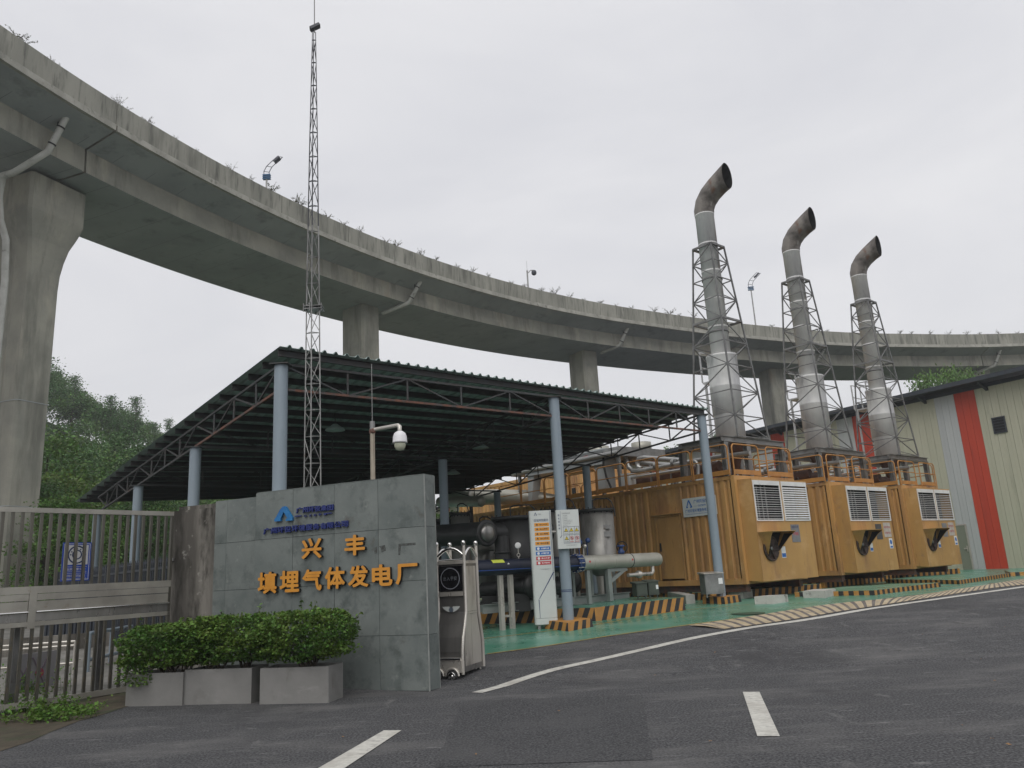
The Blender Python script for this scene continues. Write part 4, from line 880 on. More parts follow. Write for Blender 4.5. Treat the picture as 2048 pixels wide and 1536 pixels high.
mb = MB(); mb.obox(hb, dd, nn2, UZ, (0, LL), (-.04, 0), (0, .62)); mb.build('board', mat('hoarding_grey', (.27, .265, .28), (.22, .215, .23), 2, .6), t)
mb = MB(); 
for x_ in (.08, .45):
    mb.beam(hb+dd*x_*LL+nn2*.01+UZ*.05, hb+dd*(x_+.35)*LL+nn2*.01+UZ*.55, .012); mb.beam(hb+dd*(x_+.35)*LL+nn2*.011+UZ*.05, hb+dd*x_*LL+nn2*.011+UZ*.55, .012)
mb.build('brace', flat('brace_purple', (.16, .12, .16), .5), t)
mb = MB(); cc = hb+dd*.62*LL+nn2*.014+UZ*.3; n_ = 16; mb.add([cc+dd*.075*math.cos(6.283*i/n_)+UZ*.075*math.sin(6.283*i/n_) for i in range(n_)], [tuple(range(n_))]); mb.build('emblem', flat('emblem_red', (.33, .05, .08), .5), t)
def weeds(lab, c_, sx, sy, h_, n, seed, ls=.05, m=leaf_w):
    rr_ = np.random.default_rng(seed); t = thing('weed_clump', lab, 'weeds', tuple(c_), 0, 'weeds along the gate'); mb = MB(); P = []
    for i in range(n):
        b_ = Vector((c_[0]+rr_.normal()*sx, c_[1]+rr_.normal()*sy, .0)); hh = h_*rr_.uniform(.3, 1.1); e = b_+Vector((rr_.normal()*.12, rr_.normal()*.12-.03, hh)); m_ = b_.lerp(e, .5)+UZ*.02
        mb.tube([b_, m_, e], [.004, .003, .002], 4, caps=False)
        for q in range(11): s_ = rr_.uniform(.25, 1.05); P.append(np.array(b_.lerp(e, s_))+rr_.normal(size=3)*np.array([.04, .04, .02]))
    mb.build('stem', leaf_w, t); leafmesh('foliage', np.array(P), rng.uniform(ls*.7, ls*1.4, len(P)), m, t, up=1., aspect=.65)
for (u, v, sx, sy, h_, n, lab) in ((30, 1425, .42, .12, .26, 60, 'leafy weeds under the gate at the left edge of the picture'), (95, 1440, .30, .12, .22, 56, 'bright green weeds spilling onto the road edge at the gate'), (140, 1430, .16, .08, .12, 22, 'last low weeds at the tip of the soil strip'),
        (60, 1385, .30, .15, .42, 34, 'tall weeds standing inside the gate bars'), (120, 1330, .5, .3, .3, 40, 'weeds behind the gate beside the low wall'), (225, 1335, .45, .25, .28, 40, 'green weeds behind the gate near the planters')):
    p = G(u, v); weeds(lab, (p.x, p.y, 0), sx, sy, h_, n, int(u))
# ================================================================== GENERATOR CONTAINERS
CW, CL, CH = 2.95, 12.2, 2.86
C1 = Vector((5.84, 21.13, .88)); CPOS = [C1, Vector((9.74, 24.62, .88)), Vector((13.38, 27.52, .88))]
CZ = .10   # the container floor relative to the sampled corner
def c1_uv(u, v, x=0.):  # photo pixel onto the upright plane x = const of the first container, in its own coordinates
    p = onP(u, v, C1+EX*x, EX)-C1; return Vector((x, p.dot(ED), p.z))
cont = local('generator_container', '', 'container', 'yellow generator containers')
def cpart(nm, m, f, parent=None): mb = MB(); f(mb); return mb.build(nm, m, parent or cont)
def corr(mb, y0, y1, z0, z1, x=.0, dep=.05, pitch=.235, axis='x', sgn=1):
    n_ = max(1, round((y1-y0)/pitch)); p_ = (y1-y0)/n_; prof = []
    for i in range(n_): b_ = y0+i*p_; prof += [(b_, 0), (b_+p_*.30, 0), (b_+p_*.42, dep), (b_+p_*.70, dep), (b_+p_*.82, 0)]
    prof.append((y1, 0)); k = len(prof)
    f = (lambda q, z: (x+sgn*q[1], q[0], z)) if axis == 'x' else (lambda q, z: (q[0], x+sgn*q[1], z))
    mb.add([f(q, z) for z in (z0, z1) for q in prof], [(i, i+1, k+i+1, k+i) for i in range(k-1)])
doors = [(1.98, 2.90)]
cpart('side_wall', yel, lambda mb: (corr(mb, .16, 1.92, .14, CH-.10, .012), corr(mb, 2.96, CL-.15, .14, CH-.10, .012), mb.box(.03, .06, 1.92, 2.96, 2.0, CH-.10)))
cpart('side_wall', yel, lambda mb: corr(mb, .15, CL-.15, .14, CH-.10, CW-.012, sgn=-1))
cpart('rear_wall', yel, lambda mb: corr(mb, .12, CW-.12, .14, CH-.10, CL-.01, axis='y', sgn=-1))
cpart('roof', yel, lambda mb: mb.box(.02, CW-.02, .02, CL-.02, CH-.035, CH-.01))
cpart('front_wall', yel, lambda mb: mb.box(.10, CW-.10, .03, .06, .12, CH-.10))
for x_ in (0, CW-.07): cpart('top_rail', yel, lambda mb: mb.box(x_, x_+.07, .12, CL-.12, CH-.10, CH)); cpart('bottom_rail', yel, lambda mb: mb.box(x_-.005, x_+.075, .12, CL-.12, 0, .15))
for y_ in (0, CL-.08): cpart('top_rail', yel, lambda mb: mb.box(.12, CW-.12, y_, y_+.08, CH-.12, CH)); cpart('bottom_rail', yel, lambda mb: mb.box(.12, CW-.12, y_, y_+.08, 0, .15))
for x_ in (0, CW-.12):
    for y_ in (0, CL-.12): cpart('corner_post', yel, lambda mb: mb.box(x_, x_+.12, y_, y_+.12, 0, CH+.005))
for y_ in (4.6, 7.8, 10.2): cpart('joint_strip', yel, lambda mb: mb.box(-.006, .02, y_, y_+.05, .14, CH-.10))
cpart('skid_beam', rusty, lambda mb: mb.box(.12, .30, .1, CL-.1, -.20, 0)); cpart('skid_beam', rusty, lambda mb: mb.box(CW-.30, CW-.12, .1, CL-.1, -.20, 0))
dr = cpart('door', yel, lambda mb: (mb.box(.018, .045, 2.03, 2.86, .20, 1.94)))
cpart('door_frame', yel, lambda mb: (mb.box(.0, .05, 1.96, 2.02, .16, 2.0), mb.box(.0, .05, 2.87, 2.93, .16, 2.0), mb.box(.0, .05, 2.02, 2.87, 1.95, 2.0), mb.box(-.12, .03, 1.9, 3.0, 2.01, 2.04)), dr)
cpart('handle', rubber, lambda mb: (mb.box(-.012, .02, 2.76, 2.80, .98, 1.22)), dr)
for zz in (.45, 1.1, 1.72): cpart('hinge', yel, lambda mb: mb.box(-.005, .02, 1.995, 2.035, zz, zz+.1), dr)
# air box on the front end
BX0, BX1, BY, BZ0, BZ1 = .13, 2.80, -.42, .05, 2.72
box = cpart('air_box', yel_box, lambda mb: mb.add([(BX0, BY, BZ0), (BX1, BY, BZ0), (BX1, .03, BZ0+.03), (BX0, .03, BZ0+.03), (BX0, BY, BZ1), (BX1, BY, BZ1), (BX1, .03, BZ1+.02), (BX0, .03, BZ1+.02)], [(3, 2, 1, 0), (4, 5, 6, 7), (1, 2, 6, 5), (3, 0, 4, 7)]))
# front skin with the two louvre openings left free
LZ0, LZ1 = 1.60, BZ1-.04
LO = [(BX0+.03, 1.42), (1.50, BX1-.03)]
HX, HZ, HR = .62, .98, .27
cpart('front_skin', yel_box, lambda mb: (mb.box(BX0, BX1, BY-.012, BY+.004, BZ0, LZ0), mb.box(BX0, LO[0][0], BY-.012, BY+.004, LZ0, BZ1), mb.box(LO[0][1], LO[1][0], BY-.012, BY+.004, LZ0, BZ1), mb.box(LO[1][1], BX1, BY-.012, BY+.004, LZ0, BZ1), mb.box(LO[0][0], LO[0][1], BY-.012, BY+.004, LZ1, BZ1), mb.box(LO[1][0], LO[1][1], BY-.012, BY+.004, LZ1, BZ1)), box)
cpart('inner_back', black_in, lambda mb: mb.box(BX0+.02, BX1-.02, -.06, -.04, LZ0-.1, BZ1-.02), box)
slat_me = {}
for w_, (xa, xb) in enumerate(LO):
    lv = cpart('louvre', white_al, lambda mb: (mb.box(xa, xa+.035, BY-.035, BY-.0125, LZ0, LZ1), mb.box(xb-.035, xb, BY-.035, BY-.0125, LZ0, LZ1), mb.box(xa+.035, xb-.035, BY-.035, BY-.0125, LZ0, LZ0+.035), mb.box(xa+.035, xb-.035, BY-.035, BY-.0125, LZ1-.12, LZ1)))
    ns = 14
    for i in range(ns):
        z_ = LZ0+.06+i*(LZ1-LZ0-.20)/ns
        if i == 0:
            if w_ == 0: mb = MB(); mb.hexa([(xa+.035, BY-.030, 0), (xb-.035, BY-.030, 0), (xb-.035, BY-.016, .004), (xa+.035, BY-.016, .004), (xa+.035, BY-.030, .009), (xb-.035, BY-.030, .009), (xb-.035, BY-.016, .013), (xa+.035, BY-.016, .013)])
            else: mb = MB(); mb.hexa([(xa+.035, BY-.034, 0), (xb-.035, BY-.034, 0), (xb-.035, BY-.018, .020), (xa+.035, BY-.018, .020), (xa+.035, BY-.034, .024), (xb-.035, BY-.034, .024), (xb-.035, BY-.018, .040), (xa+.035, BY-.018, .040)])
            sl = mb.build('slat', white_al, lv); sl.location.z = z_
        else: s2 = link('slat', sl.data, lv); s2.location.z = z_
    if w_ == 0:
        for q in range(4):
            x_ = xa+.2+q*.2; cpart('inner_bar', galv, lambda mb: mb.box(x_, x_+.05, BY+.16, BY+.18, LZ0+.02, LZ1-.1), lv)
def hood(mb):
    x0, x1 = .13, 1.22; zt, zb = 1.30, .60; yo = BY-.46
    # left cheek, right cheek, top plate: sheet metal wedge open below
    for xa, xb, s_ in ((x0, x0+.012, 1), (x1-.012, x1, -1)):
        xi = .35*s_
        mb.hexa([(xa, BY-.012, zt), (xb, BY-.012, zt), (xb+xi, BY-.012, zb+.1), (xa+xi, BY-.012, zb+.1), (xa, yo, zt), (xb, yo, zt), (xb+xi*.25, yo+.12, zt-.12), (xa+xi*.25, yo+.12, zt-.12)])
    mb.box(x0, x1, yo, BY-.012, zt, zt+.012)
hd = cpart('fan_hood', yel_box, hood)
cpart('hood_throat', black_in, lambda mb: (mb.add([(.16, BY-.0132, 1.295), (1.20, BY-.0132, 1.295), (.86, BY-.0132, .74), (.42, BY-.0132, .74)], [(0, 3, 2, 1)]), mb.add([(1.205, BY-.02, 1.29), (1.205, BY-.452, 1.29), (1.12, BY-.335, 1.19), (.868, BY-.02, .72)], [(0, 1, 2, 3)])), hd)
fr = cpart('fan_ring', fan_m, lambda mb: mb.lathe((.62, BY-.016, .88), [(.02, 0), (.33, 0), (.33, .05), (.29, .05), (.29, .012), (.02, .012)], 28, axis=(0, -1, 0)), hd)
for q in range(6):
    a_ = q*math.pi/3; mb = MB(); c_ = Vector((.62, BY-.045, .88)); d_ = Vector((math.cos(a_), 0, math.sin(a_))); e_ = Vector((-math.sin(a_), .35, math.cos(a_))).normalized(); n_ = d_.cross(e_)
    mb.obox(c_, d_, e_, n_, (.04, .275), (-.06, .06), (-.002, .002)); mb.build('fan_blade', fan_m, hd)
cpart('fan_hub', galv_dk, lambda mb: mb.lathe((.62, BY-.03, .88), [(.05, 0), (.05, .035), (.02, .045)], 14, axis=(0, -1, 0)), hd)
# roof railing: rounded yellow loops with toe boards
def loop(mb, p, q, z0, h, r_=.021, cr=.12):
    d_ = (q-p).normalized(); A_ = [p+UZ*z0, p+UZ*(z0+h-cr)]; n_ = 5
    for i in range(1, n_+1): a_ = i/n_*math.pi/2; A_.append(p+d_*(cr-cr*math.cos(a_))+UZ*(z0+h-cr+cr*math.sin(a_)))
    for i in range(n_+1): a_ = i/n_*math.pi/2; A_.append(q-d_*(cr-cr*math.sin(a_))+UZ*(z0+h-cr+cr*math.cos(a_)))
    A_.append(q+UZ*z0); mb.tube(A_, r_, 8, caps=False)
def rail_run(p, q, n_, z0=CH, h=.86, gap=.06):
    for i in range(n_):
        a_ = p.lerp(q, (i)/n_); b_ = p.lerp(q, (i+1)/n_); d_ = (b_-a_).normalized(); a_ = a_+d_*gap/2; b_ = b_-d_*gap/2
        rl = cpart('railing_loop', yel_rail, lambda mb: loop(mb, a_, b_, z0, h))
        cpart('mid_rail', yel_rail, lambda mb: mb.tube([a_+UZ*(z0+h*.55), b_+UZ*(z0+h*.55)], .016, 8), rl)
        cpart('toe_board', yel_rail, lambda mb: mb.beam(a_+UZ*(z0+.10), b_+UZ*(z0+.10), .012, .13), rl)
rail_run(Vector((-.04, .06, 0)), Vector((-.04, 10.2, 0)), 8)
rail_run(Vector((.02, .0, 0)), Vector((1.30, .0, 0)), 1); rail_run(Vector((1.62, .0, 0)), Vector((2.93, .0, 0)), 1)
rail_run(Vector((CW+.02, .06, 0)), Vector((CW+.02, 10.2, 0)), 8)
cpart('link_rail', yel_rail, lambda mb: (mb.tube([Vector((1.27, 0, CH+.78)), Vector((1.65, 0, CH+.78))], .014, 6), mb.tube([Vector((1.27, 0, CH+.45)), Vector((1.65, 0, CH+.45))], .014, 6)))
conts = [cont]
for i in (1, 2): conts.append(copy_tree(cont))
xa, xb = LO[1]; mb = MB(); mb.hexa([(xa+.035, BY-.030, 0), (xb-.035, BY-.030, 0), (xb-.035, BY-.014, .006), (xa+.035, BY-.014, .006), (xa+.035, BY-.030, .011), (xb-.035, BY-.030, .011), (xb-.035, BY-.014, .017), (xa+.035, BY-.014, .017)])
tmp = mb.build('slat', white_al); thin = tmp.data; bpy.data.objects.remove(tmp)
for c_ in conts[1:]:
    for l_ in [o for o in bpy.data.objects if o.parent == c_ and o.name.startswith('louvre')]:
        for q in [o for o in bpy.data.objects if o.parent == l_ and o.name.startswith('slat')]:
            if min(v.co.x for v in q.data.vertices) > 1.4: q.data = thin
for o_, p_ in zip(conts, CPOS): o_.location = p_; o_.rotation_euler.z = AZ
for o_, l_ in zip(conts, ('nearest yellow generator container with a company sign and a door on its long side', 'middle yellow generator container with twin white louvres and a dark notice', 'farthest yellow generator container next to the striped warehouse wall')): o_['label'] = l_
# name plates and stickers, each fixed to its own container
def on_front(ci, x, z, d_=0.): return CPOS[ci]+EX*x+ED*(BY-.014-d_)+UZ*z
def fpart(nm, m, ci, x0, x1, z0, z1, d_=.006, parent=None):
    mb = MB(); P = [on_front(ci, x, z, 0) for x, z in ((x0, z0), (x1, z0), (x1, z1), (x0, z1))]; Q = [on_front(ci, x, z, d_) for x, z in ((x0, z0), (x1, z0), (x1, z1), (x0, z1))]
    mb.add(P+Q, [(4, 5, 6, 7), (0, 1, 5, 4), (1, 2, 6, 5), (2, 3, 7, 6), (3, 0, 4, 7)]); o_ = mb.build(nm, m); o_.parent = parent or conts[ci]
    o_.matrix_parent_inverse = (Matrix.Translation(CPOS[ci]) @ Matrix.Rotation(AZ, 4, 'Z')).inverted() if parent is None else Matrix.Identity(4); return o_
grey_pl = mat('grey_notice', (.22, .22, .23), (.17, .17, .18), 5, .5); pink_tx = flat('faded_red_print', (.42, .08, .10), .6); pl_w = mat('faded_white_notice', (.52, .48, .44), (.42, .36, .32), 5, .6)
n_ = fpart('notice', grey_pl, 0, 1.72, 2.13, 1.02, 1.50, .008); text('print', '防噪音', pink_tx, on_front(0, 1.80, 1.20, .010), EX, UZ, .26, .10, .004, .02, n_); text('print', '危险 止步', sign_navy, on_front(0, 1.75, 1.40, .010), EX, UZ, .34, .07, .004, .01, n_)
n_ = fpart('sticker', sign_wh, 0, 1.12, 1.32, .62, .92, .004); nb_ = fpart('sticker_band', sign_bl, 0, 1.13, 1.31, .64, .74, .0065, n_)
n_ = fpart('notice', flat('dark_notice', (.055, .06, .065), .3), 1, 1.66, 2.04, 1.02, 1.50, .008)
n_ = fpart('notice', pl_w, 1, 2.18, 2.64, 1.08, 1.54, .008)
for zz, s_ in ((1.36, '噪声有害'), (1.18, '必须戴护耳器')): text('print', s_, pink_tx, on_front(1, 2.22, zz, .010), EX, UZ, .38, .07, .004, .01, n_)
for ci, x0 in ((1, 2.42), (2, 2.50)):
    n_ = fpart('sticker', sign_wh, ci, x0, x0+.22, .72, 1.04, .004); mb = MB(); c_ = on_front(ci, x0+.11, .92, .006); mb.add([c_+EX*.075*math.cos(6.283*i/16)+UZ*.075*math.sin(6.283*i/16) for i in range(16)], [tuple(range(16))]); mb.build('pictogram', sign_bl, n_)
    fpart('sticker_band', sign_bl, ci, x0+.03, x0+.19, .74, .80, .0065, n_)
    n_ = fpart('sticker', sign_wh, ci, 1.12, 1.30, .66, .92, .004); fpart('sticker_band', sign_bl, ci, 1.13, 1.29, .68, .77, .0065, n_)
n_ = fpart('notice', grey_pl, 2, 1.66, 2.04, 1.02, 1.50, .008); n_ = fpart('notice', pl_w, 2, 2.16, 2.62, 1.06, 1.52, .008)
for zz, s_ in ((1.36, '噪声有害'), (1.18, '必须戴护耳器')): text('print', s_, pink_tx, on_front(2, 2.20, zz, .010), EX, UZ, .38, .07, .004, .01, n_)
def on_side(y, z, d_=0.): return C1-EX*d_+ED*y+UZ*z
sg = thing('company_sign', 'white company sign with blue logo on the long side of the nearest container', 'sign', tuple(on_side(1.25, 1.9)))
mb = MB(); P = [on_side(y, z, .0) for y, z in ((1.80, 1.88), (.66, 1.88), (.66, 2.40), (1.80, 2.40))]; Q = [p-EX*.035 for p in P]; mb.add(P+Q, [(4, 5, 6, 7), (0, 1, 5, 4), (1, 2, 6, 5), (2, 3, 7, 6), (3, 0, 4, 7)]); mb.build('board', white_pl, sg)
text('lettering', '广州环投集团', sign_bl, on_side(1.40, 2.23, .040), -ED, UZ, .60, .11, .004, .01, sg); text('lettering', '— GZEPI —', sign_bl, on_side(1.40, 2.14, .040), -ED, UZ, .55, .05, .004, .01, sg)
text('lettering', '广州环投环境服务有限公司', sign_bl, on_side(1.72, 1.99, .040), -ED, UZ, .98, .10, .004, .01, sg); text('lettering', 'GUANGZHOU ENVIRONMENTAL SERVICE CO., LTD.', sign_bl, on_side(1.72, 1.93, .040), -ED, UZ, .98, .03, .004, .0, sg)
def tri_logo(o, ax, ay, s_, parent, m):
    mb = MB(); f = lambda L: mb.add([o+ax*x*s_+ay*y*s_ for x, y in L], [tuple(range(len(L)))])
    f([(0, 0), (.3, 0), (.32, .12), (.22, .16), (.52, .82), (.42, 1.0)]); f([(.48, 1.), (.60, .98), (1., .1), (.95, 0), (.64, 0), (.66, .12), (.76, .16), (.50, .72)]); return mb.build('logo', m, parent)
tri_logo(on_side(1.68, 2.13, .040), -ED, UZ, .22, sg, sign_bl)
# ================================================================== EXHAUST FLUES with lattice towers
flue = local('exhaust_flue', '', 'flue', 'exhaust flues on the containers')
def fp(nm, m, f, parent=None): mb = MB(); f(mb); return mb.build(nm, m, parent or flue)
PZ = 3.98
def ibeam(mb, p, q, w_=.14, h_=.16):
    d_ = (q-p).normalized(); s_ = d_.cross(UZ); L_ = (q-p).length
    mb.obox(p, d_, s_, UZ, (0, L_), (-w_/2, w_/2), (-.014, 0)); mb.obox(p, d_, s_, UZ, (0, L_), (-w_/2, w_/2), (-h_, -h_+.014)); mb.obox(p, d_, s_, UZ, (0, L_), (-.006, .006), (-h_+.014, -.014))
V3 = Vector
for p_, q_ in ((V3((-.02, .24, PZ)), V3((3.02, .24, PZ))), (V3((-.02, 1.74, PZ)), V3((3.02, 1.74, PZ))), (V3((.05, .32, PZ)), V3((.05, 1.66, PZ))), (V3((2.95, .32, PZ)), V3((2.95, 1.66, PZ))), (V3((.62, .32, PZ)), V3((.62, 1.66, PZ))), (V3((2.15, .32, PZ)), V3((2.15, 1.66, PZ)))): fp('platform_beam', galv, lambda mb: ibeam(mb, p_, q_))
for x_ in (.10, 1.15, 2.90):
    for y_ in (.26, 1.72): fp('platform_leg', galv, lambda mb: (mb.box(x_-.09, x_+.09, y_-.07, y_-.055, CH, PZ-.165), mb.box(x_-.09, x_+.09, y_+.055, y_+.07, CH, PZ-.165), mb.box(x_-.006, x_+.006, y_-.055, y_+.055, CH, PZ-.165)))
TC = V3((1.38, .90, 0)); TB, TT = .76, .335; TZ0, TZ1 = PZ, 10.05; TT_C = V3((1.33, .86, 0))
def tcorner(k_, z):
    t_ = (z-TZ0)/(TZ1-TZ0); w_ = TB+(TT-TB)*t_; c_ = TC.lerp(TT_C, t_); sx, sy = ((-1, -1), (1, -1), (1, 1), (-1, 1))[k_]; return V3((c_.x+sx*w_, c_.y+sy*w_, z))
for k_ in range(4): fp('tower_leg', galv_dk, lambda mb: mb.beam(tcorner(k_, TZ0), tcorner(k_, TZ1), .042, .042))
lv_ = [TZ0+.02, 4.62, 5.38, 6.16, 6.90, 7.62, 8.30, 8.95, 9.52, TZ1]
for i, z_ in enumerate(lv_):
    for k_ in range(4):
        a_, b_ = tcorner(k_, z_), tcorner((k_+1) % 4, z_); big = i in (len(lv_)-1, 5)
        fp('tower_rail', galv_dk, lambda mb: mb.beam(a_, b_, .06 if big else .028, .06 if big else .028))
        if i < len(lv_)-1:
            z2 = lv_[i+1]; p_, q_ = (tcorner(k_, z_), tcorner((k_+1) % 4, z2)) if (i+k_) % 2 else (tcorner((k_+1) % 4, z_), tcorner(k_, z2))
            fp('tower_brace', galv_dk, lambda mb: mb.beam(p_, q_, .026, .026))
FX, FY = 1.36, .88
def dring(mb, prof, n_=28, mi=0): mb.lathe((FX, FY, 0), prof, n_, mi)
fp('flue_drum', flue_m, lambda mb: dring(mb, [(.425, PZ), (.425, 4.75), (.435, 4.76), (.435, 4.80), (.03, 4.80)]))
fp('flue_drum', flue_m, lambda mb: dring(mb, [(.445, 4.78), (.445, 5.6), (.45, 5.61), (.45, 5.64), (.445, 5.65), (.445, 6.52), (.46, 6.54), (.46, 6.60), (.30, 6.64)]))
zz = [6.55, 7.5, 8.4, 9.3, 10.2, 11.2]
for a_, b_ in zip(zz, zz[1:]): fp('flue_section', flue_m, lambda mb: dring(mb, [(.290, a_), (.290, b_-.05), (.300, b_-.045), (.300, b_), (.288, b_)], 24))
for zz_ in (7.3, 9.0): fp('stay_ring', galv_dk, lambda mb: dring(mb, [(.315, zz_), (.315, zz_+.05), (.29, zz_+.05)], 20))
def elbow(mb, r0, r1, inner=False):
    pts = [(0, 11.2, 0), (-.01, 11.36, 6), (-.09, 11.58, 24), (-.27, 11.80, 42), (-.52, 11.98, 54), (-.76, 12.11, 58)]
    n_ = 22; rings = []
    for i, (y_, z_, tl) in enumerate(pts):
        tl_ = R(tl); r_ = r0+(r1-r0)*i/(len(pts)-1)
        if i == len(pts)-1: tl_ = R(56)
        hx, hy = .16, -.987; dirv = V3((hx*math.sin(tl_), hy*math.sin(tl_), math.cos(tl_))); upv_ = V3((-hx*math.cos(tl_), -hy*math.cos(tl_), math.sin(tl_))); lat = V3((-hy, hx, 0))  # upv: outer side of the bend
        rg = []
        for j in range(n_):
            a_ = 2*math.pi*j/n_; rd = lat*math.cos(a_)*r_+upv_*math.sin(a_)*r_; p_ = V3((FX-hx*y_/abs(hy), FY+y_, z_))+rd
            if i == len(pts)-1: p_ += dirv*(.24*math.sin(a_)+.16)
            rg.append(p_)
        rings.append(rg)
    vs = [v for rg in rings for v in rg]; f_ = [(i*n_+j, i*n_+(j+1) % n_, (i+1)*n_+(j+1) % n_, (i+1)*n_+j) for i in range(len(pts)-1) for j in range(n_)]
    if inner: f_ = [tuple(reversed(q)) for q in f_]; f_.append(tuple(range(n_)))
    mb.add(vs, f_)
el = fp('flue_elbow', flue_sooty, lambda mb: elbow(mb, .303, .345)); fp('elbow_inside', black_in, lambda mb: elbow(mb, .290, .333, True), el)
fp('flue_cone', rust_pipe, lambda mb: dring(mb, [(.10, 3.10), (.40, PZ-.02), (.42, PZ)]))
fp('inlet_pipe', rust_pipe, lambda mb: mb.tube([V3((FX, FY, 3.15)), V3((FX, FY+.6, 3.2)), V3((FX, FY+1.8, 3.28)), V3((FX, 5.2, 3.28))], .17, 12))
# access ledge with ladder post
LX0, LX1, LY0, LY1, LZ = 2.30, 3.00, 1.75, 2.35, 6.20
fp('access_ledge', rail_gal, lambda mb: mb.box(LX0, LX1, LY0, LY1, LZ-.05, LZ))
for (x_, y_) in ((LX0, LY0), (LX1, LY0), (LX1, LY1), (LX0, LY1)): fp('ledge_post', rail_gal, lambda mb: mb.box(x_-.02, x_+.02, y_-.02, y_+.02, LZ, LZ+1.0))
for hh in (.5, 1.0):
    for p_, q_ in (((LX0, LY0), (LX1, LY0)), ((LX1, LY0), (LX1, LY1)), ((LX1, LY1), (LX0, LY1))): fp('ledge_rail', rail_gal, lambda mb: mb.beam(V3((*p_, LZ+hh)), V3((*q_, LZ+hh)), .03))
for x_, y_ in ((LX0+.02, LY1-.1), (LX1-.02, LY0+.05), (LX0+.02, LY0+.05)): fp('ledge_support', rail_gal, lambda mb: mb.beam(V3((x_, y_, CH)), V3((x_, y_, LZ-.05)), .06))
for q_ in range(10): fp('ladder_rung', rail_gal, lambda mb: mb.tube([V3((LX0+.04, LY0+.05, CH+.4+q_*.32)), V3((LX1-.04, LY0+.05, CH+.4+q_*.32))], .012, 6))
flues = [flue, copy_tree(flue), copy_tree(flue)]
for o_, p_ in zip(flues, CPOS): o_.location = p_; o_.rotation_euler.z = AZ
for o_, l_ in zip(flues, ('tallest-looking exhaust flue with lattice tower on the nearest yellow container', 'middle exhaust flue with lattice tower on the second yellow container', 'rightmost exhaust flue with lattice tower on the farthest yellow container')): o_['label'] = l_
# ---- lagged pipework on the container roofs
pw_ = local('roof_pipework', '', 'pipework', 'pipes on the container roofs')
def pp(nm, L, r_, m, x=1.0, dx=None):
    P = [c1_uv(u, v, x) for u, v in L]
    if dx: P = [p+V3((d_, 0, 0)) for p, d_ in zip(P, dx)]
    mb = MB(); mb.tube(P, r_, 12); mb.build(nm, m, pw_)
pp('pipe', [(1209, 921), (1260, 925), (1312, 929), (1345, 931)], .085, pipe_gal, 1.5)
pp('pipe', [(1236, 906), (1246, 908), (1252, 916), (1257, 934), (1266, 942), (1282, 941), (1366, 926), (1440, 914), (1500, 906)], .07, pipe_gal, .9)
pp('pipe', [(1283, 937), (1276, 934), (1274, 925), (1278, 917), (1288, 915), (1360, 920)], .07, pipe_gal, 1.1)
pp('pipe', [(1385, 922), (1392, 924), (1396, 932), (1396, 955)], .06, pipe_gal, .6)
pp('pipe', [(1260, 956), (1375, 938)], .05, pipe_gal, .6)
pp('rusty_pipe', [(1325, 955), (1345, 945), (1400, 940), (1440, 932)], .16, rust_pipe, 1.2)
for u in (1262, 1300, 1340, 1378): P = c1_uv(u, 930, 1.0); mb = MB(); mb.box(.97, 1.03, P.y-.02, P.y+.02, CH, P.z+.02); mb.build('pipe_stand', galv, pw_)
for u, v in ((1345, 926), (1310, 932)): P = c1_uv(u, v, .9); mb = MB(); d_ = (c1_uv(1440, 914, .9)-c1_uv(1366, 926, .9)).normalized(); mb.lathe(P, [(.12, 0), (.12, .035), (.08, .035)], 14, axis=d_); mb.lathe(P+d_*.05, [(.12, 0), (.12, .035), (.08, .035)], 14, axis=d_); mb.build('flange', galv, pw_)
for (y_, z_) in ((2.6, .55), (3.3, .42), (4.2, .6)): mb = MB(); mb.tube([V3((1.6, y_, CH)), V3((1.6, y_, CH+z_)), V3((2.2, y_+.3, CH+z_+.05))], .05, 10); mb.tube([V3((2.1, y_+.3, CH)), V3((2.1, y_+.3, CH+z_))], .03, 8); mb.build('vent_pipe', pipe_gal, pw_)
pws = [pw_, copy_tree(pw_), copy_tree(pw_)]
for o_, p_, l_ in zip(pws, CPOS, ('silver lagged pipes looping over the roof of the nearest container', 'pipes behind the railing of the middle container', 'pipes behind the railing of the farthest container')): o_.location = p_; o_.rotation_euler.z = AZ; o_['label'] = l_
M1 = Matrix.Translation(C1) @ Matrix.Rotation(AZ, 4, 'Z')
def onc1(nm, m, f, parent): mb = MB(); f(mb); mb.v = [tuple(M1 @ V3(v)) for v in mb.v]; return mb.build(nm, m, parent)
# cooler bank farther back on the roof
cb = thing('roof_cooler', 'grey flat cooler unit with valves and small fans on the nearest container roof', 'cooler', tuple(M1 @ V3((1.5, 7.5, CH))))
for x_ in (.5, 2.4):
    for y_ in (4.6, 7.2, 9.6): onc1('cooler_leg', galv, lambda mb: mb.box(x_-.05, x_+.05, y_-.05, y_+.05, CH, CH+1.20), cb)
onc1('cooler_bed', galv, lambda mb: mb.box(.35, 2.6, 4.4, 9.9, CH+1.20, CH+1.50), cb)
for i in range(4): onc1('fan_cowl', cream_pipe, lambda mb: mb.lathe((1.2 if i % 2 else 2.0, 4.9+i*1.2, CH+1.50), [(.34, 0), (.34, .28), (.30, .28), (.30, .05), (.02, .05)], 18), cb)
for i in range(7): y_ = 4.5+i*.75; onc1('valve', galv_dk, lambda mb: (mb.tube([V3((.42, y_, CH+1.45)), V3((.42, y_, CH+1.78+.08*(i % 3)))], .02, 6), mb.tube([V3((.42, y_-.1, CH+1.68)), V3((.42, y_+.1, CH+1.70))], .03, 8)), cb)
onc1('manifold', pipe_gal, lambda mb: mb.tube([V3((.30, 4.4, CH+1.30)), V3((.30, 9.8, CH+1.30))], .08, 10), cb)
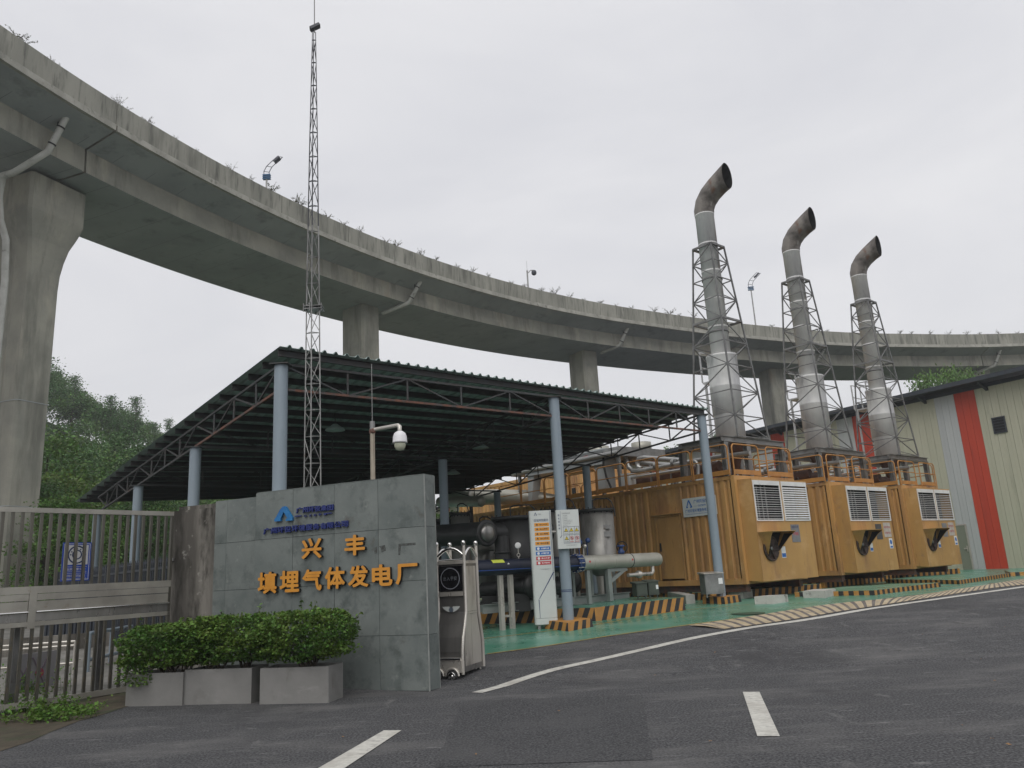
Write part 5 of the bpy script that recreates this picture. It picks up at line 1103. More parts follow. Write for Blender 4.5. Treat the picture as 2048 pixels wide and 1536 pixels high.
# grey box duct gantry
gd = thing('duct_gantry', 'pale grey box duct on tapered legs with a small red mark above the nearest container', 'duct', tuple(M1 @ V3((.5, 8, CH))))
duct_m = mat('duct_grey_paint', (.42, .45, .455), (.36, .385, .39), 1.5, .45, dirt=[((.26, .26, .25), 2, .6, .8, D1)])
def quadp(mb, L, x0, x1):  # outline in photo pixels on container plane, given depth
    A_ = [c1_uv(u, v, x0) for u, v in L]; B_ = [V3((x1, p.y, p.z)) for p in A_]; n_ = len(A_)
    mb.add(A_+B_, [tuple(range(n_)), tuple(reversed(range(n_, 2*n_)))]+[(i, n_+i, n_+(i+1) % n_, (i+1) % n_) for i in range(n_)])
onc1('duct', duct_m, lambda mb: quadp(mb, [(1050, 953), (1050, 931), (1206, 896), (1206, 928)], .35, 1.2), gd)
onc1('leg', duct_m, lambda mb: quadp(mb, [(1057, 1003), (1055, 951), (1068, 948), (1064, 1001)], .45, .8), gd)
onc1('leg', duct_m, lambda mb: quadp(mb, [(1196, 979), (1188, 932), (1209, 927), (1213, 976)], .45, .9), gd)
onc1('leg', duct_m, lambda mb: quadp(mb, [(1243, 980), (1241, 948), (1256, 946), (1258, 978)], .45, .8), gd)
onc1('red_mark', flat('red_mark', (.45, .04, .03), .5), lambda mb: quadp(mb, [(1167, 919), (1167, 913), (1175, 911), (1175, 917)], .34, .35), gd)
onc1('cable', rubber, lambda mb: mb.tube([c1_uv(1206, 905, .32), c1_uv(1207, 930, .32), c1_uv(1213, 955, .32), c1_uv(1222, 975, .32)], .035, 8), gd)
# stacked container behind, with balcony
rc = thing('stacked_container', 'yellow two-storey container block behind the far end of the row under the shed roof edge', 'container', (1.2, 36.5, .5))
rb = Vector((3.3, 35.2, .5)); rd = ED
mb = MB(); o_ = rb; n_ = 34; pr = []
for i in range(n_): b_ = i*.30; pr += [(b_, 0), (b_+.1, 0), (b_+.13, .05), (b_+.22, .05), (b_+.26, 0)]
for z0, z1 in ((0.1, 2.6), (2.8, 5.35)):
    k_ = len(pr); mb.add([o_+rd*a_+EX*b_+UZ*z for z in (z0, z1) for a_, b_ in pr], [(i, i+1, k_+i+1, k_+i) for i in range(k_-1)])
mb.build('side_wall', yel, rc)
mb = MB(); mb.obox(o_, rd, EX, UZ, (0, 10.2), (.06, 3), (0.05, 5.4)); mb.build('body', yel, rc)
for z_ in (0, 2.62, 5.34): mb = MB(); mb.obox(o_, rd, EX, UZ, (0, 10.2), (-.02, .06), (z_, z_+.14)); mb.build('rail', yel, rc)
for y_ in (0, 3.4, 10.1): mb = MB(); mb.obox(o_, rd, EX, UZ, (y_, y_+.12), (-.025, .07), (0, 5.48)); mb.build('post', yel, rc)
mb = MB(); mb.obox(o_, rd, EX, UZ, (1.0, 1.25), (-.03, -.0205), (4.35, 4.6)); mb.build('vent', black_in, rc)
# big silver header pipes under the shed edge
def thingtube(nm, lab, cat, pts, r_, m, n_=16, group=None):
    mb = MB(); mb.tube(pts, r_, n_); o_ = mb.build(nm, m); return tag(o_, lab, cat, group)
hp = thing('header_pipe', 'long pale steel pipe running level in front of the stacked yellow container', 'pipe', tuple(atY(980, 993, 30)))
mb = MB(); mb.tube([atY(903, 996, 30.5), atY(1000, 994, 29.5), atY(1065, 996, 28.8), atY(1120, 1000, 28.3), atY(1162, 996, 28)], [.30, .29, .28, .16, .12], 16); mb.build('pipe', cream_pipe, hp)
for u in (940, 1010, 1050): p_ = atY(u, 996, 29.6); d_ = Vector((1, -.3, 0)).normalized(); mb = MB(); mb.lathe(p_, [(.31, 0), (.32, .03), (.31, .06)], 16, axis=d_); mb.build('band', cream_pipe, hp)
h2 = thing('short_pipe', 'short capped steel pipe on a dark post left of the nearest tanks', 'pipe', tuple(atY(940, 1003, 25)))
mb = MB(); pe = atY(962, 1003, 24.5); mb.tube([atY(880, 1004, 26.5), atY(940, 1003, 25), pe], .17, 16); mb.lathe(pe, [(.17, 0), (.13, .07), (.02, .10)], 16, axis=(pe-atY(940, 1003, 25))); mb.build('pipe', cream_pipe, h2)
p_ = atY(942, 1010, 25); mb = MB(); mb.tube([Vector((p_.x, p_.y, gz(25))), p_], .06, 10); mb.build('post', tank_dk, h2)
# ================================================================== WAREHOUSE
WH0 = atZ(2048, 744, 8.7); WH0.z = 0; WAZ = R(-31.05); WD_ = Vector((math.sin(WAZ), math.cos(WAZ), 0)); WN = Vector((-WD_.y, WD_.x, 0))*1.0
if WN.dot(CAMP-WH0) < 0: WN = -WN
wh = thing('warehouse', 'long warehouse clad in olive, grey and red upright panels with a navy roof edge', 'warehouse', tuple(WH0+WD_*8+UZ*.5))
def wps(u, v): p_ = onP(u, v, WH0, WN)-WH0; return p_.dot(WD_), p_.z
sR0, sR1, sG1 = wps(1948, 785)[0], wps(1905, 785)[0], wps(1871, 790)[0]
sR0b, sR1b = wps(1741, 880)[0], wps(1716, 880)[0]
per = sR0b-sR0
pw = (sR1-sR0)/3; per = round(per/pw)*pw; print('stripe', sR0, sR1, sG1, per, pw); ph = -10.; wmesh = {}
ncol = 0
s_ = sR0-pw*math.ceil((sR0+11)/pw)
while s_ < 62:
    r_ = (s_+pw/2-sR0) % per
    m_ = wh_red if r_ < (sR1-sR0) else wh_grey if r_ < (sG1-sR0) else wh_beige
    if m_.name not in wmesh:
        mb = MB(); x1 = pw-.012
        A_ = [(0, .0), (x1, .0)]
        mb.obox((0, 0, 0), WD_, WN, UZ, (0, x1), (-.04, 0), (.42, 8.55)); mb.obox((0, 0, 0), WD_, WN, UZ, (x1*.45, x1*.52), (0, .006), (.42, 8.55)); wmesh[m_.name] = mb.build('wall_panel', m_, wh); o_ = wmesh[m_.name]
    else: o_ = link('wall_panel', wmesh[m_.name].data, wh)
    o_.matrix_parent_inverse = ROOTM[wh.name].inverted(); o_.location = WH0+WD_*s_; s_ += pw
mb = MB(); mb.obox(WH0, WD_, WN, UZ, (-11, 62), (-24, -.05), (.3, 8.5)); mb.build('inner_wall', darkjoint, wh)
mb = MB(); mb.add([WH0+WD_*a_+WN*b_+UZ*z for a_, b_, z in ((-11.3, .75, 8.62), (62.3, .75, 8.62), (62.3, -12, 10.4), (-11.3, -12, 10.4), (-11.3, .75, 8.72), (62.3, .75, 8.72), (62.3, -12, 10.5), (-11.3, -12, 10.5))], [(3, 2, 1, 0), (4, 5, 6, 7), (0, 1, 5, 4), (1, 2, 6, 5), (2, 3, 7, 6), (3, 0, 4, 7)])
mb.build('roof', wh_roof, wh)
mb = MB(); mb.obox(WH0, WD_, WN, UZ, (-11.3, 62.3), (.755, .93), (8.60, 8.79)); mb.build('gutter', wh_roof, wh)
for i in range(25): a_ = -10+i*2.9; mb = MB(); mb.add([WH0+WD_*(a_+q)+WN*b_+UZ*z for q in (0, .12) for b_, z in ((0.005, 8.62), (.72, 8.60), (.0051, 8.25))], [(0, 1, 2), (5, 4, 3), (0, 3, 4, 1), (1, 4, 5, 2), (2, 5, 3, 0)]); mb.build('eave_bracket', wh_roof, wh)
mb = MB(); mb.obox(WH0, WD_, WN, UZ, (-11, 62), (0.001, .05), (8.42, 8.60)); mb.build('eave_trim', wh_roof, wh)
va, vz0 = wps(2013, 862); vb, vz1 = wps(1986, 838); vt_ = MB(); vt_.obox(WH0, WD_, WN, UZ, (va, vb), (.007, .03), (vz0, vz1)); vv = vt_.build('vent', black_in, wh)
mb = MB()
for a_, b_, c_, d_ in ((va-.05, vb+.05, vz1, vz1+.05), (va-.05, vb+.05, vz0-.05, vz0), (va-.05, va, vz0, vz1), (vb, vb+.05, vz0, vz1)): mb.obox(WH0, WD_, WN, UZ, (a_, b_), (.007, .06), (c_, d_))
for q in range(5): mb.obox(WH0, WD_, WN, UZ, (va, vb), (.031, .045), (vz0+(vz1-vz0)*(q+.3)/5, vz0+(vz1-vz0)*(q+.5)/5))
mb.build('vent_frame', wh_roof, vv)
da, dz0 = wps(1947, 1140); db, dz1 = wps(1912, 1052); mb = MB(); mb.obox(WH0, WD_, WN, UZ, (da, db), (.007, .05), (.5, dz1)); dd_ = mb.build('door', door_m, wh)
mb = MB(); mb.obox(WH0, WD_, WN, UZ, (da+.06, da+.20), (.051, .09), (1.40, 1.46)); mb.obox(WH0, WD_, WN, UZ, (da+.03, da+.08), (.051, .07), (1.3, 1.55)); mb.build('handle', steel, dd_)
mb = MB(); mb.obox(WH0, WD_, WN, UZ, (da-.05, da), (.007, .06), (.5, dz1+.05)); mb.obox(WH0, WD_, WN, UZ, (da, db), (.007, .06), (dz1, dz1+.05)); mb.build('door_frame', steel, dd_)
mb = MB(); mb.obox(WH0, WD_, WN, UZ, (-11, 62), (.0, .08), (.40, .58)); mb.build('plinth', wh_roof, wh) if False else None
# ================================================================== KERBS, SLABS, BLOCKS
pl_ = [G(955, 1249), G(1192, 1243), G(1372, 1220.5)]; P2 = pl_+[pl_[2]+ED*3.6, pl_[2]+ED*12-EX*3.8, pl_[0]+ED*11]
striped_slab('equipment_plinth', P2, .29, greenfloor, striped=(0, 1, 2), cell=.125, slant=.55, batter=.02, label='raised green plinth under the tanks with slanted black and yellow edges', cat='plinth')
GS = 'striped slabs under the containers'
def slab(L, h, lab, **k_): P = [G(*q) if isinstance(q[0], (int, float)) and len(q) == 2 and abs(q[0]) > 50 else q for q in L]; return striped_slab('container_slab', P, h, greenfloor, label=lab, cat='slab', group=GS, **k_)
a_ = G(1319, 1199); b_ = G(1424, 1201); c_ = G(1644, 1181.5)
striped_slab('container_slab', [a_, b_, c_, c_+ED*11.5, a_+ED*6], .20, greenfloor, label='striped slab under the nearest yellow container', cat='slab', group=GS, cell=.13, slant=.35)
a_ = G(1650, 1176.5); c_ = G(1800, 1160); striped_slab('container_slab', [a_, c_, c_+ED*11.5, a_+ED*11.5], .20, greenfloor, label='striped slab under the middle yellow container', cat='slab', group=GS, cell=.15, slant=.1)
a_ = G(1806, 1156); c_ = G(1921, 1147); striped_slab('container_slab', [a_, c_, c_+ED*9, a_+ED*9], .20, greenfloor, label='striped slab under the farthest container by the warehouse door', cat='slab', group=GS, cell=.16, slant=.1)
GK = 'low striped slabs along the ramp'
striped_slab('drain_slab', [G(1590, 1194), G(1750, 1191), G(1882, 1174), G(1800, 1176), G(1690, 1182)], .12, greenfloor, label='nearer low green slab edged in yellow and black beside the hatched ramp', cat='slab', group=GK, cell=.125, slant=.0)
striped_slab('drain_slab', [G(1772, 1166), G(1920, 1169), G(2021, 1154), G(1960, 1155), G(1850, 1159)], .12, greenfloor, label='farther low green slab edged in yellow and black beside the hatched ramp', cat='slab', group=GK, cell=.13, slant=.0)
striped_slab('drain_slab', [G(2022, 1152.5), G(2140, 1146), G(2150, 1138), G(2010, 1147)], .12, greenfloor, label='last low striped slab cut by the right edge of the picture', cat='slab', group=GK, cell=.15, slant=.0)
blk = mat('concrete_block', (.50, .49, .45), (.40, .39, .36), 4, .85, 0, .3, 30, dirt=[((.16, .155, .14), 5, .58, .7, D1)], perobj=True)
def block(lab, l, c, r, h): 
    a_, b_, d_ = G(*l), G(*c), G(*r); e_ = a_+(d_-b_); mb = MB(); z0 = [gz(p.y)-.02 for p in (a_, b_, d_, e_)]; zt_ = gz(b_.y)+h
    mb.hexa([(p.x, p.y, z) for p, z in zip((a_, b_, d_, e_), z0)]+[(p.x, p.y, zt_) for p in (a_, b_, d_, e_)]); tag(mb.build('concrete_block', blk), lab, 'concrete block', 'loose concrete blocks on the green floor')
block('concrete block standing alone in front of the nearest container', (1510, 1209), (1548, 1208.5), (1577, 1204), .19)
block('concrete block against the striped slab between two containers', (1607, 1196.5), (1652, 1196.5), (1673, 1191), .18)
block('wide concrete block behind the round column plinth, nearest the tank plinth', (1331, 1198), (1373, 1209), (1391, 1207), .22)
block('concrete block right behind the steel meter cabinet', (1449, 1198), (1486, 1198), (1506, 1194), .2)
# steel meter cabinet and two green boxes
def cabinet(lab, u0, u1, vb, h, m, mt, grp, z0=0., wlab=False, dep=.28, Y=None):
    p_ = G((u0+u1)/2, vb) if Y is None else atY((u0+u1)/2, vb, Y); w_ = (u1-u0)*p_.y/1560; zb = gz(p_.y)+z0; t = thing('meter_cabinet', lab, 'cabinet', (p_.x, p_.y, zb), AZ-R(25), grp)
    e1 = Vector((math.cos(AZ-R(25)), math.sin(AZ-R(25)), 0)); e2 = Vector((-e1.y, e1.x, 0)); q = Vector((p_.x, p_.y, zb))-e1*w_/2
    for x_ in (.02, w_-.05):
        mb = MB(); mb.obox(q, e1, e2, UZ, (x_, x_+.03), (.03, .06), (0, .08)); mb.build('foot', m, t)
    mb = MB(); mb.obox(q, e1, e2, UZ, (0, w_), (0, dep), (.08, h)); mb.build('body', m, t); mb = MB(); mb.hexa([q+e1*x_+e2*y_+UZ*z_ for x_, y_, z_ in ((-.03, -.03, h), (w_+.03, -.03, h), (w_+.03, dep+.03, h), (-.03, dep+.03, h), (-.03, -.03, h+.015), (w_+.03, -.03, h+.015), (w_+.03, dep+.03, h+.05), (-.03, dep+.03, h+.05))]); mb.build('lid', mt, t)
    mb = MB(); mb.obox(q, e1, e2, UZ, (.02, w_-.02), (-.008, 0), (.11, h-.02)); dd = mb.build('door', m, t)
    if wlab: mb = MB(); mb.obox(q, e1, e2, UZ, (w_*.72, w_*.95), (-.011, -.0085), (h*.55, h*.8)); mb.build('label_plate', sign_wh, dd)
cabinet('steel meter cabinet standing on the striped plinth of the end column', 1413, 1452, 1199, .56, galv, steel, 'meter cabinets', z0=.17, wlab=True, Y=19.75)
cabinet('left of two small dark green boxes on the tank plinth', 1275, 1297, 1199, .36, green_box, green_box, 'meter cabinets', z0=.29, Y=18.9)
cabinet('right of two small dark green boxes on the tank plinth', 1299, 1320, 1199, .38, green_box, green_box, 'meter cabinets', z0=.29, wlab=True, Y=19.0)
# ================================================================== SIGN PYLON
SZ0 = .37; pb_ = atY(1071, 1256, 16.75); PX = Vector((math.cos(R(4)), math.sin(R(4)), 0)); PY = Vector((-PX.y, PX.x, 0)); PW, PD, PH = .47, .16, 2.42
pb_ = Vector((pb_.x, pb_.y, gz(pb_.y)))
py = thing('sign_pylon', 'tall white information pylon with orange, blue and red warning bars', 'sign', tuple(pb_+PX*PW/2))
def pyb(nm, m, x0, x1, z0, z1, y0=-.004, y1=0., par=None): mb = MB(); mb.obox(pb_, PX, PY, UZ, (x0, x1), (y0, y1), (z0, z1)); return mb.build(nm, m, par or py)
pyb('foot', galv, .06, .11, 0, .10, .03, .13); pyb('foot', galv, PW-.11, PW-.06, 0, .10, .03, .13)
mb = MB(); r_ = .035; pr = [(0, .05), (.01, .015), (.04, 0), (PW-.02, 0), (PW, .015), (PW, PD), (0, PD)]
for z0, z1 in ((.10, .22), (.225, PH)): mb.add([pb_+PX*x+PY*y+UZ*z for z in (z0, z1) for x, y in pr], [tuple(reversed(range(7))), tuple(range(7, 14))]+[(i, (i+1) % 7, 7+(i+1) % 7, 7+i) for i in range(7)])
bd = mb.build('body', white_pl, py)
pyb('edge_stripe', sign_navy, PW-.035, PW-.028, .98, PH-.01, par=bd)
def fz_(c): return PH-(c-460)/(1110-460)*(PH-.12)+.0
mb = MB(); q = lambda x, z: pb_+PX*x+PY*(-.004)+UZ*z; mb.add([q(PW-.035, fz_(822)), q(PW-.01, fz_(822)), q(.135, fz_(965)), q(.10, fz_(975))], [(0, 3, 2, 1)]); mb.add([q(.10, fz_(975)), q(.115, fz_(975)), q(.115, .23), q(.108, .23)], [(0, 3, 2, 1)]); mb.build('diagonal_stripe', sign_navy, bd)
tri_logo(pb_+PX*.105+PY*(-.005)+UZ*fz_(488), PX, UZ, .06, bd, sign_navy); text('lettering', '广环投', sign_gy, pb_+PX*.18+PY*(-.005)+UZ*fz_(486), PX, UZ, .07, .03, .004, .01, bd)
text('lettering', '区域风险提示', sign_navy, pb_+PX*.10+PY*(-.005)+UZ*fz_(525), PX, UZ, .30, .055, .004, .005, bd)
for i, (c_, m_, s1) in enumerate(((543, sign_or, '当心火灾'), (570, sign_or, '当心爆炸'), (598, sign_or, '当心触电'), (625, sign_or, '当心烫伤'), (653, sign_or, '当心中毒'), (683, sign_bl, '必须戴安全帽'), (711, sign_bl, '必须戴护耳器'), (740, sign_rd, '禁止吸烟'), (767, sign_rd, '禁止使用手机'))):
    zc = fz_(c_); b_ = pyb('warning_bar', m_, .10, .41, zc-.035, zc+.035, par=bd); m2 = sign_tx if i < 5 else sign_wh; text('print', s1, m2, pb_+PX*.21+PY*(-.0055)+UZ*(zc-.018), PX, UZ, .17, .036, .004, .02, b_)
    mb = MB(); cc = pb_+PX*.155+PY*(-.0055)+UZ*zc; n_ = 3 if i < 5 else 12; a0 = math.pi/2; mb.add([cc+PX*.028*math.cos(a0+6.283*j/n_)+UZ*.028*math.sin(a0+6.283*j/n_) for j in range(n_)], [tuple(range(n_))]); mb.build('pictogram', m2, b_)
text('lettering', '广州环投环境服务有限公司', sign_gy, pb_+PX*.17+PY*(-.005)+UZ*fz_(806), PX, UZ, .22, .022, .004, .0, bd)
# ================================================================== BOARD on the middle column
bo = S(6.25, 0, 0); bl = atY(1117, 1098, bo.y-.22); br_ = atY(1162, 1098, bo.y-.14); bt = atY(1117, 1020, bo.y-.22)
BXx = Vector((br_.x-bl.x, br_.y-bl.y, 0)); BWd = BXx.length; BXx.normalize(); BYy = Vector((-BXx.y, BXx.x, 0)); b0_ = Vector((bl.x, bl.y, bl.z)); BH = bt.z-bl.z
bdz = thing('info_board', 'white rectangular safety board with yellow triangles strapped to the middle blue column', 'sign', tuple(b0_+BXx*BWd/2))
def bbx(nm, m, x0, x1, z0, z1, d_=.004, par=None): mb = MB(); mb.obox(b0_, BXx, BYy, UZ, (x0*BWd, x1*BWd), (-d_, 0), (z0*BH, z1*BH)); return mb.build(nm, m, par or bdz)
mb = MB(); mb.obox(b0_, BXx, BYy, UZ, (0, BWd), (0, .10), (0, BH)); bb_ = mb.build('body', white_pl, bdz)
fx = lambda c: (c-790)/(915-790); fzz = lambda c: 1-(c-460)/(690-460)
text('lettering', '区域风险提示牌', sign_gy, b0_+BXx*.25*BWd-BYy*.004+UZ*.89*BH, BXx, UZ, .36*BWd, .035*BH, .004, .0, bb_)
for i in range(8): text('lettering', ('风险因素', '火灾爆炸', '防护措施', '正确佩戴安全防护用品', '保持安全距离谨慎操作', '发现异常及时报告', '责任单位', '联系电话')[i], sign_gy, b0_+BXx*.28*BWd-BYy*.004+UZ*(.84-.042*i)*BH, BXx, UZ, (.2, .22, .2, .42, .42, .34, .2, .2)[i]*BWd, .02*BH, .004, .0, bb_)
for i, ch in enumerate('预处理系统'): text('lettering', ch, sign_navy, b0_+BXx*.06*BWd-BYy*.004+UZ*(.84-.085*i)*BH, BXx, UZ, .075*BWd, .045*BH, .004, .008, bb_)
bbx('divider', sign_navy, .18, .188, .33, .97, par=bb_)
mb = MB(); q = lambda x, z: b0_+BXx*x*BWd-BYy*.004+UZ*z*BH; mb.add([q(.185, .345), q(.21, .345), q(.13, .28), q(.10, .28)], [(0, 3, 2, 1)]); mb.build('diagonal_mark', sign_navy, bb_)
for xx in (.27, .52, .77, 1.0-.03): bbx('grid_line', sign_navy, xx-.004, xx+.004, .14, .56, par=bb_)
for z_ in (.14, .35, .56): bbx('grid_line', sign_navy, .266, .974, z_-.003, z_+.003, par=bb_)
for r_i in range(2):
    for c_i in range(3):
        cx_, cz_ = .395+.235*c_i, .475-.21*r_i; warn = not (r_i == 1 and c_i > 0); cc = b0_+BXx*cx_*BWd-BYy*.005+UZ*cz_*BH; mb = MB()
        if warn:
            s_ = .046; tri = lambda s_, d_: [cc-BYy*d_+BXx*x*s_+UZ*y*s_ for x, y in ((-1, -.75), (1, -.75), (0, .98))]
            mb.add(tri(.046, 0), [(0, 1, 2)]); o_ = mb.build('pictogram', sign_tx, bb_); mb = MB(); mb.add(tri(.034, .0008), [(0, 1, 2)]); mb.build('pictogram_fill', sign_ye, o_) if False else mb.build('pictogram', sign_ye, bb_)
            mb = MB(); mb.add([cc-BYy*.0016+BXx*x*.03+UZ*y*.03 for x, y in ((-.1, .5), (.3, .5), (.05, .05), (.3, .05), (-.1, -.6), (0, -.1), (-.3, -.1))], [tuple(reversed(range(7)))]); mb.build('pictogram', sign_tx, bb_)
        else:
            n_ = 18; vs = [cc+BXx*math.cos(6.283*i/n_)*r_+UZ*math.sin(6.283*i/n_)*r_ for r_ in (.032, .040) for i in range(n_)]; mb.add(vs, [(i, n_+i, n_+(i+1) % n_, (i+1) % n_) for i in range(n_)]); mb.add([cc+BXx*x*.04+UZ*y*.04 for x, y in ((-.75, .6), (-.6, .75), (.75, -.6), (.6, -.75))], [(0, 3, 2, 1)]); mb.build('pictogram', sign_rd, bb_)
            mb = MB(); mb.add([cc+BYy*.0005+BXx*x*.025+UZ*y*.025 for x, y in ((-.4, -.8), (.3, -.8), (.5, .2), (0, .9), (-.5, .2))], [tuple(range(5))]); mb.build('pictogram', sign_tx, bb_)
        text('lettering', ('当心火灾', '当心爆炸', '注意安全', '当心触电', '禁止烟火', '禁止拍照')[r_i*3+c_i], sign_gy if warn else sign_rd, b0_+BXx*(cx_-.085)*BWd-BYy*.005+UZ*(cz_-.105)*BH, BXx, UZ, .17*BWd, .028*BH, .004, .01, bb_)
text('lettering', '广州环投环境服务有限公司', sign_gy, b0_+BXx*.36*BWd-BYy*.004+UZ*.07*BH, BXx, UZ, .46*BWd, .022*BH, .004, .0, bb_)
# ================================================================== TANKS AND PIPES under the shed
TG = 'gas treatment tanks under the shed'
def tank(lab, u, Y, dia, vtop, zbot, m, legs=True, flangebolts=18, lidr=1.12, cone=True):
    tp_ = atY(u, vtop, Y); c_ = Vector((tp_.x, tp_.y, 0)); zt_ = tp_.z; r_ = dia/2; t = thing('tank', lab, 'tank', (c_.x, c_.y, gz(Y)+.29), 0, TG)
    mb = MB(); mb.lathe(c_, [(.12, zbot-.25), (r_*.55, zbot-.16), (r_, zbot), (r_, zbot+.02), (r_, zt_-.08)] if cone else [(r_, zbot), (r_, zt_-.08)], 36); mb.build('shell', m, t)
    mb = MB(); mb.lathe(c_, [(r_*lidr, zt_-.08), (r_*lidr, zt_-.045), (r_*lidr, zt_-.035), (r_*lidr, zt_)], 36); lid = mb.build('lid', tank_dk, t)
    for i in range(flangebolts):
        a_ = 2*math.pi*i/flangebolts; p_ = c_+Vector((math.cos(a_), math.sin(a_), 0))*r_*(lidr-.05); mb = MB(); mb.tube([p_+UZ*(zt_-.11), p_+UZ*(zt_+.045)], .014, 6); mb.build('bolt', tank_dk, lid)
    mb = MB(); a_ = c_+Vector((-r_*.2, -r_*.3, zt_)); b_ = c_+Vector((r_*.95, -r_*.75, zt_)); mb.tube([a_, a_+UZ*.22, a_+UZ*.26+Vector((.08, 0, 0)), b_+UZ*.24-Vector((.14, 0, 0)), b_+UZ*.16-Vector((.04, 0, 0)), b_-UZ*.05+Vector((.02, 0, 0)), b_-UZ*.22+Vector((.02, 0, 0))], .016, 8); mb.build('lid_davit', tank_dk, t)
    if legs:
        for a_ in (.5, 2.2, 3.9, 5.5): p_ = c_+Vector((math.cos(a_), math.sin(a_), 0))*r_*.92; mb = MB(); mb.box(p_.x-.03, p_.x+.03, p_.y-.03, p_.y+.03, gz(Y)+.29, zbot+.15); mb.build('leg', grey_skid, t)
    return t, c_, zt_, r_
t1, c1_, z1_, r1_ = tank('rightmost steel tank with bolted lid beside the handwheel', 1192, 20.2, .86, 1019, 1.55, tank_m)
for z_, h_ in ((.42, .10), (.58, .13)): mb = MB(); p_ = c1_+Vector((.20, -r1_*.86, z1_-z_-h_)); mb.box(p_.x-.09, p_.x+.09, p_.y-.05, p_.y+.02, p_.z, p_.z+h_); mb.build('name_plate', galv, t1)
mb = MB(); mb.tube([c1_+Vector((0, 0, 1.35)), c1_+Vector((0, 0, 1.0)), c1_+Vector((0, 0, .75))], [.13, .11, .11], 14); mb.build('drain', steel, t1)
tank('steel tank directly behind the middle blue column', 1116, 20.6, .86, 1019, 1.50, tank_m)
tank('wide dark-lidded tank between the gate head and the white pylon', 1030, 19.0, 1.05, 1034, 1.0, tank_dk, cone=False)
tank('slim tank half hidden by the gate head', 965, 20.0, .62, 1055, 1.0, tank_m, legs=False, cone=False, lidr=1.05)
tank('small pale tank far back at the left between the columns', 920, 22.5, .55, 1026, 1.2, tank_m, lidr=1.08)
tank('tank far back behind the wall end', 878, 23, .8, 1040, 1.0, tank_dk, cone=False)
dk = thing('dark_duct', 'fat black horizontal duct with a domed steel end under the shed', 'duct', tuple(atY(970, 1070, 18)))
mb = MB(); mb.tube([atY(870, 1072, 19.3), atY(972, 1066, 17.9)], .26, 22); mb.build('duct', tank_dk, dk)
mb = MB(); mb.tube([atY(985, 1066, 18.6), atY(1100, 1064, 19.2)], .24, 18); mb.build('duct', tank_dk, dk)
e1_ = atY(972, 1066, 17.9); d_ = (e1_-atY(870, 1072, 19.3)).normalized(); mb = MB(); mb.lathe(e1_, [(.30, 0), (.30, .05), (.25, .051)], 24, axis=d_); mb.build('flange', tank_dk, dk); mb = MB(); mb.lathe(e1_+d_*.052, [(.21, 0), (.20, .04), (.12, .08), (.02, .09)], 24, axis=d_); mb.build('end_dome', steel_dk, dk)
mb = MB(); a_ = atY(1003, 1072, 18.3); mb.tube([a_, Vector((a_.x, a_.y, .9))], .17, 16); mb.build('down_leg', tank_dk, dk)
mb = MB(); mb.lathe(Vector((a_.x, a_.y, 1.95)), [(.20, 0), (.20, .04), (.17, .04)], 16); mb.build('flange', tank_dk, dk)
# navy and steel header
hdr = thing('gas_header', 'horizontal header: navy plastic pipe coupled to a fat pale steel pipe with a capped end', 'pipe', tuple(atY(1160, 1125, 17.8)))
HA = atY(930, 1142, 16.35); HB = atY(1150, 1129, 18.3); HE = atY(1303, 1118.5, 20.2); HA.z = HB.z = HE.z = 1.64; dH = (HB-HA).normalized(); HE = HB+dH*(HE-HB).length
mb = MB(); mb.tube([HA, HB], .165, 24); nv = mb.build('navy_pipe', navy_pipe, hdr)
side = Vector((dH.y, -dH.x, 0)); mb = MB(); 
for sgn in (-.35,): mb.tube([HA+side*.157+UZ*.165*sgn, HB+side*.157+UZ*.165*sgn], .006, 6)
mb.build('blue_stripe', stripe_bl, nv)
mb = MB(); mb.tube([HB+dH*.10, HE], .165, 28); mb.lathe(HE, [(.165, 0), (.155, .05), (.10, .085), (.02, .095)], 28, axis=dH); cp_ = mb.build('steel_pipe', cream_pipe, hdr)
mb = MB(); mb.lathe(HB-dH*.01, [(.17, 0), (.21, .0), (.21, .03), (.185, .03), (.185, .12), (.21, .12), (.21, .15), (.17, .15)], 28, axis=dH); cpl = mb.build('coupling', valve_blue, hdr)
for i in range(12):
    a_ = 6.283*i/12; o2 = side*math.cos(a_)*.20+UZ*math.sin(a_)*.20; mb = MB(); mb.tube([HB-dH*.04+o2, HB+dH*.18+o2], .011, 6); mb.build('bolt', steel, cpl)
for t_ in (.35, 1.02, 1.6): mb = MB(); q_ = HB+dH*(.12+t_*1.05); mb.lathe(q_, [(.166, 0), (.170, .005), (.170, .02), (.166, .025)], 24, axis=dH); mb.build('band', black_in if t_ == 1.6 else cream_pipe, cp_)
for t_ in (.32, 1.75): c_ = HB+dH*t_+side*.168+UZ*.02; mb = MB(); mb.add([c_+dH*.028*math.cos(i*1.047)+UZ*.028*math.sin(i*1.047) for i in range(6)], [tuple(range(6))]); mb.build('red_spot', sign_rd, cp_)
for t_ in (1.05,): c_ = HA.lerp(HB, .33)+side*.157+UZ*.055; mb = MB(); mb.add([c_+dH*x*.03+UZ*y*.03 for x, y in ((0, 1), (.5, .5), (1.1, 0), (.5, -.6), (0, -1), (-.6, -.5), (-1, 0), (-.4, .5))], [tuple(reversed(range(8)))]); mb.build('paint_spot', sign_wh, nv)
lb = HA.lerp(HB, .20); mb = MB(); vs = []
for a_ in (.55, .75, .95, 1.15):
    for x_ in (0, .32): vs.append(lb+dH*x_+side*math.cos(a_)*.168+UZ*math.sin(a_)*.168)
mb.add(vs, [(0, 1, 3, 2), (2, 3, 5, 4), (4, 5, 7, 6)]); mb.build('yellow_label', flat('label_lime', (.55, .62, .08), .5), nv)
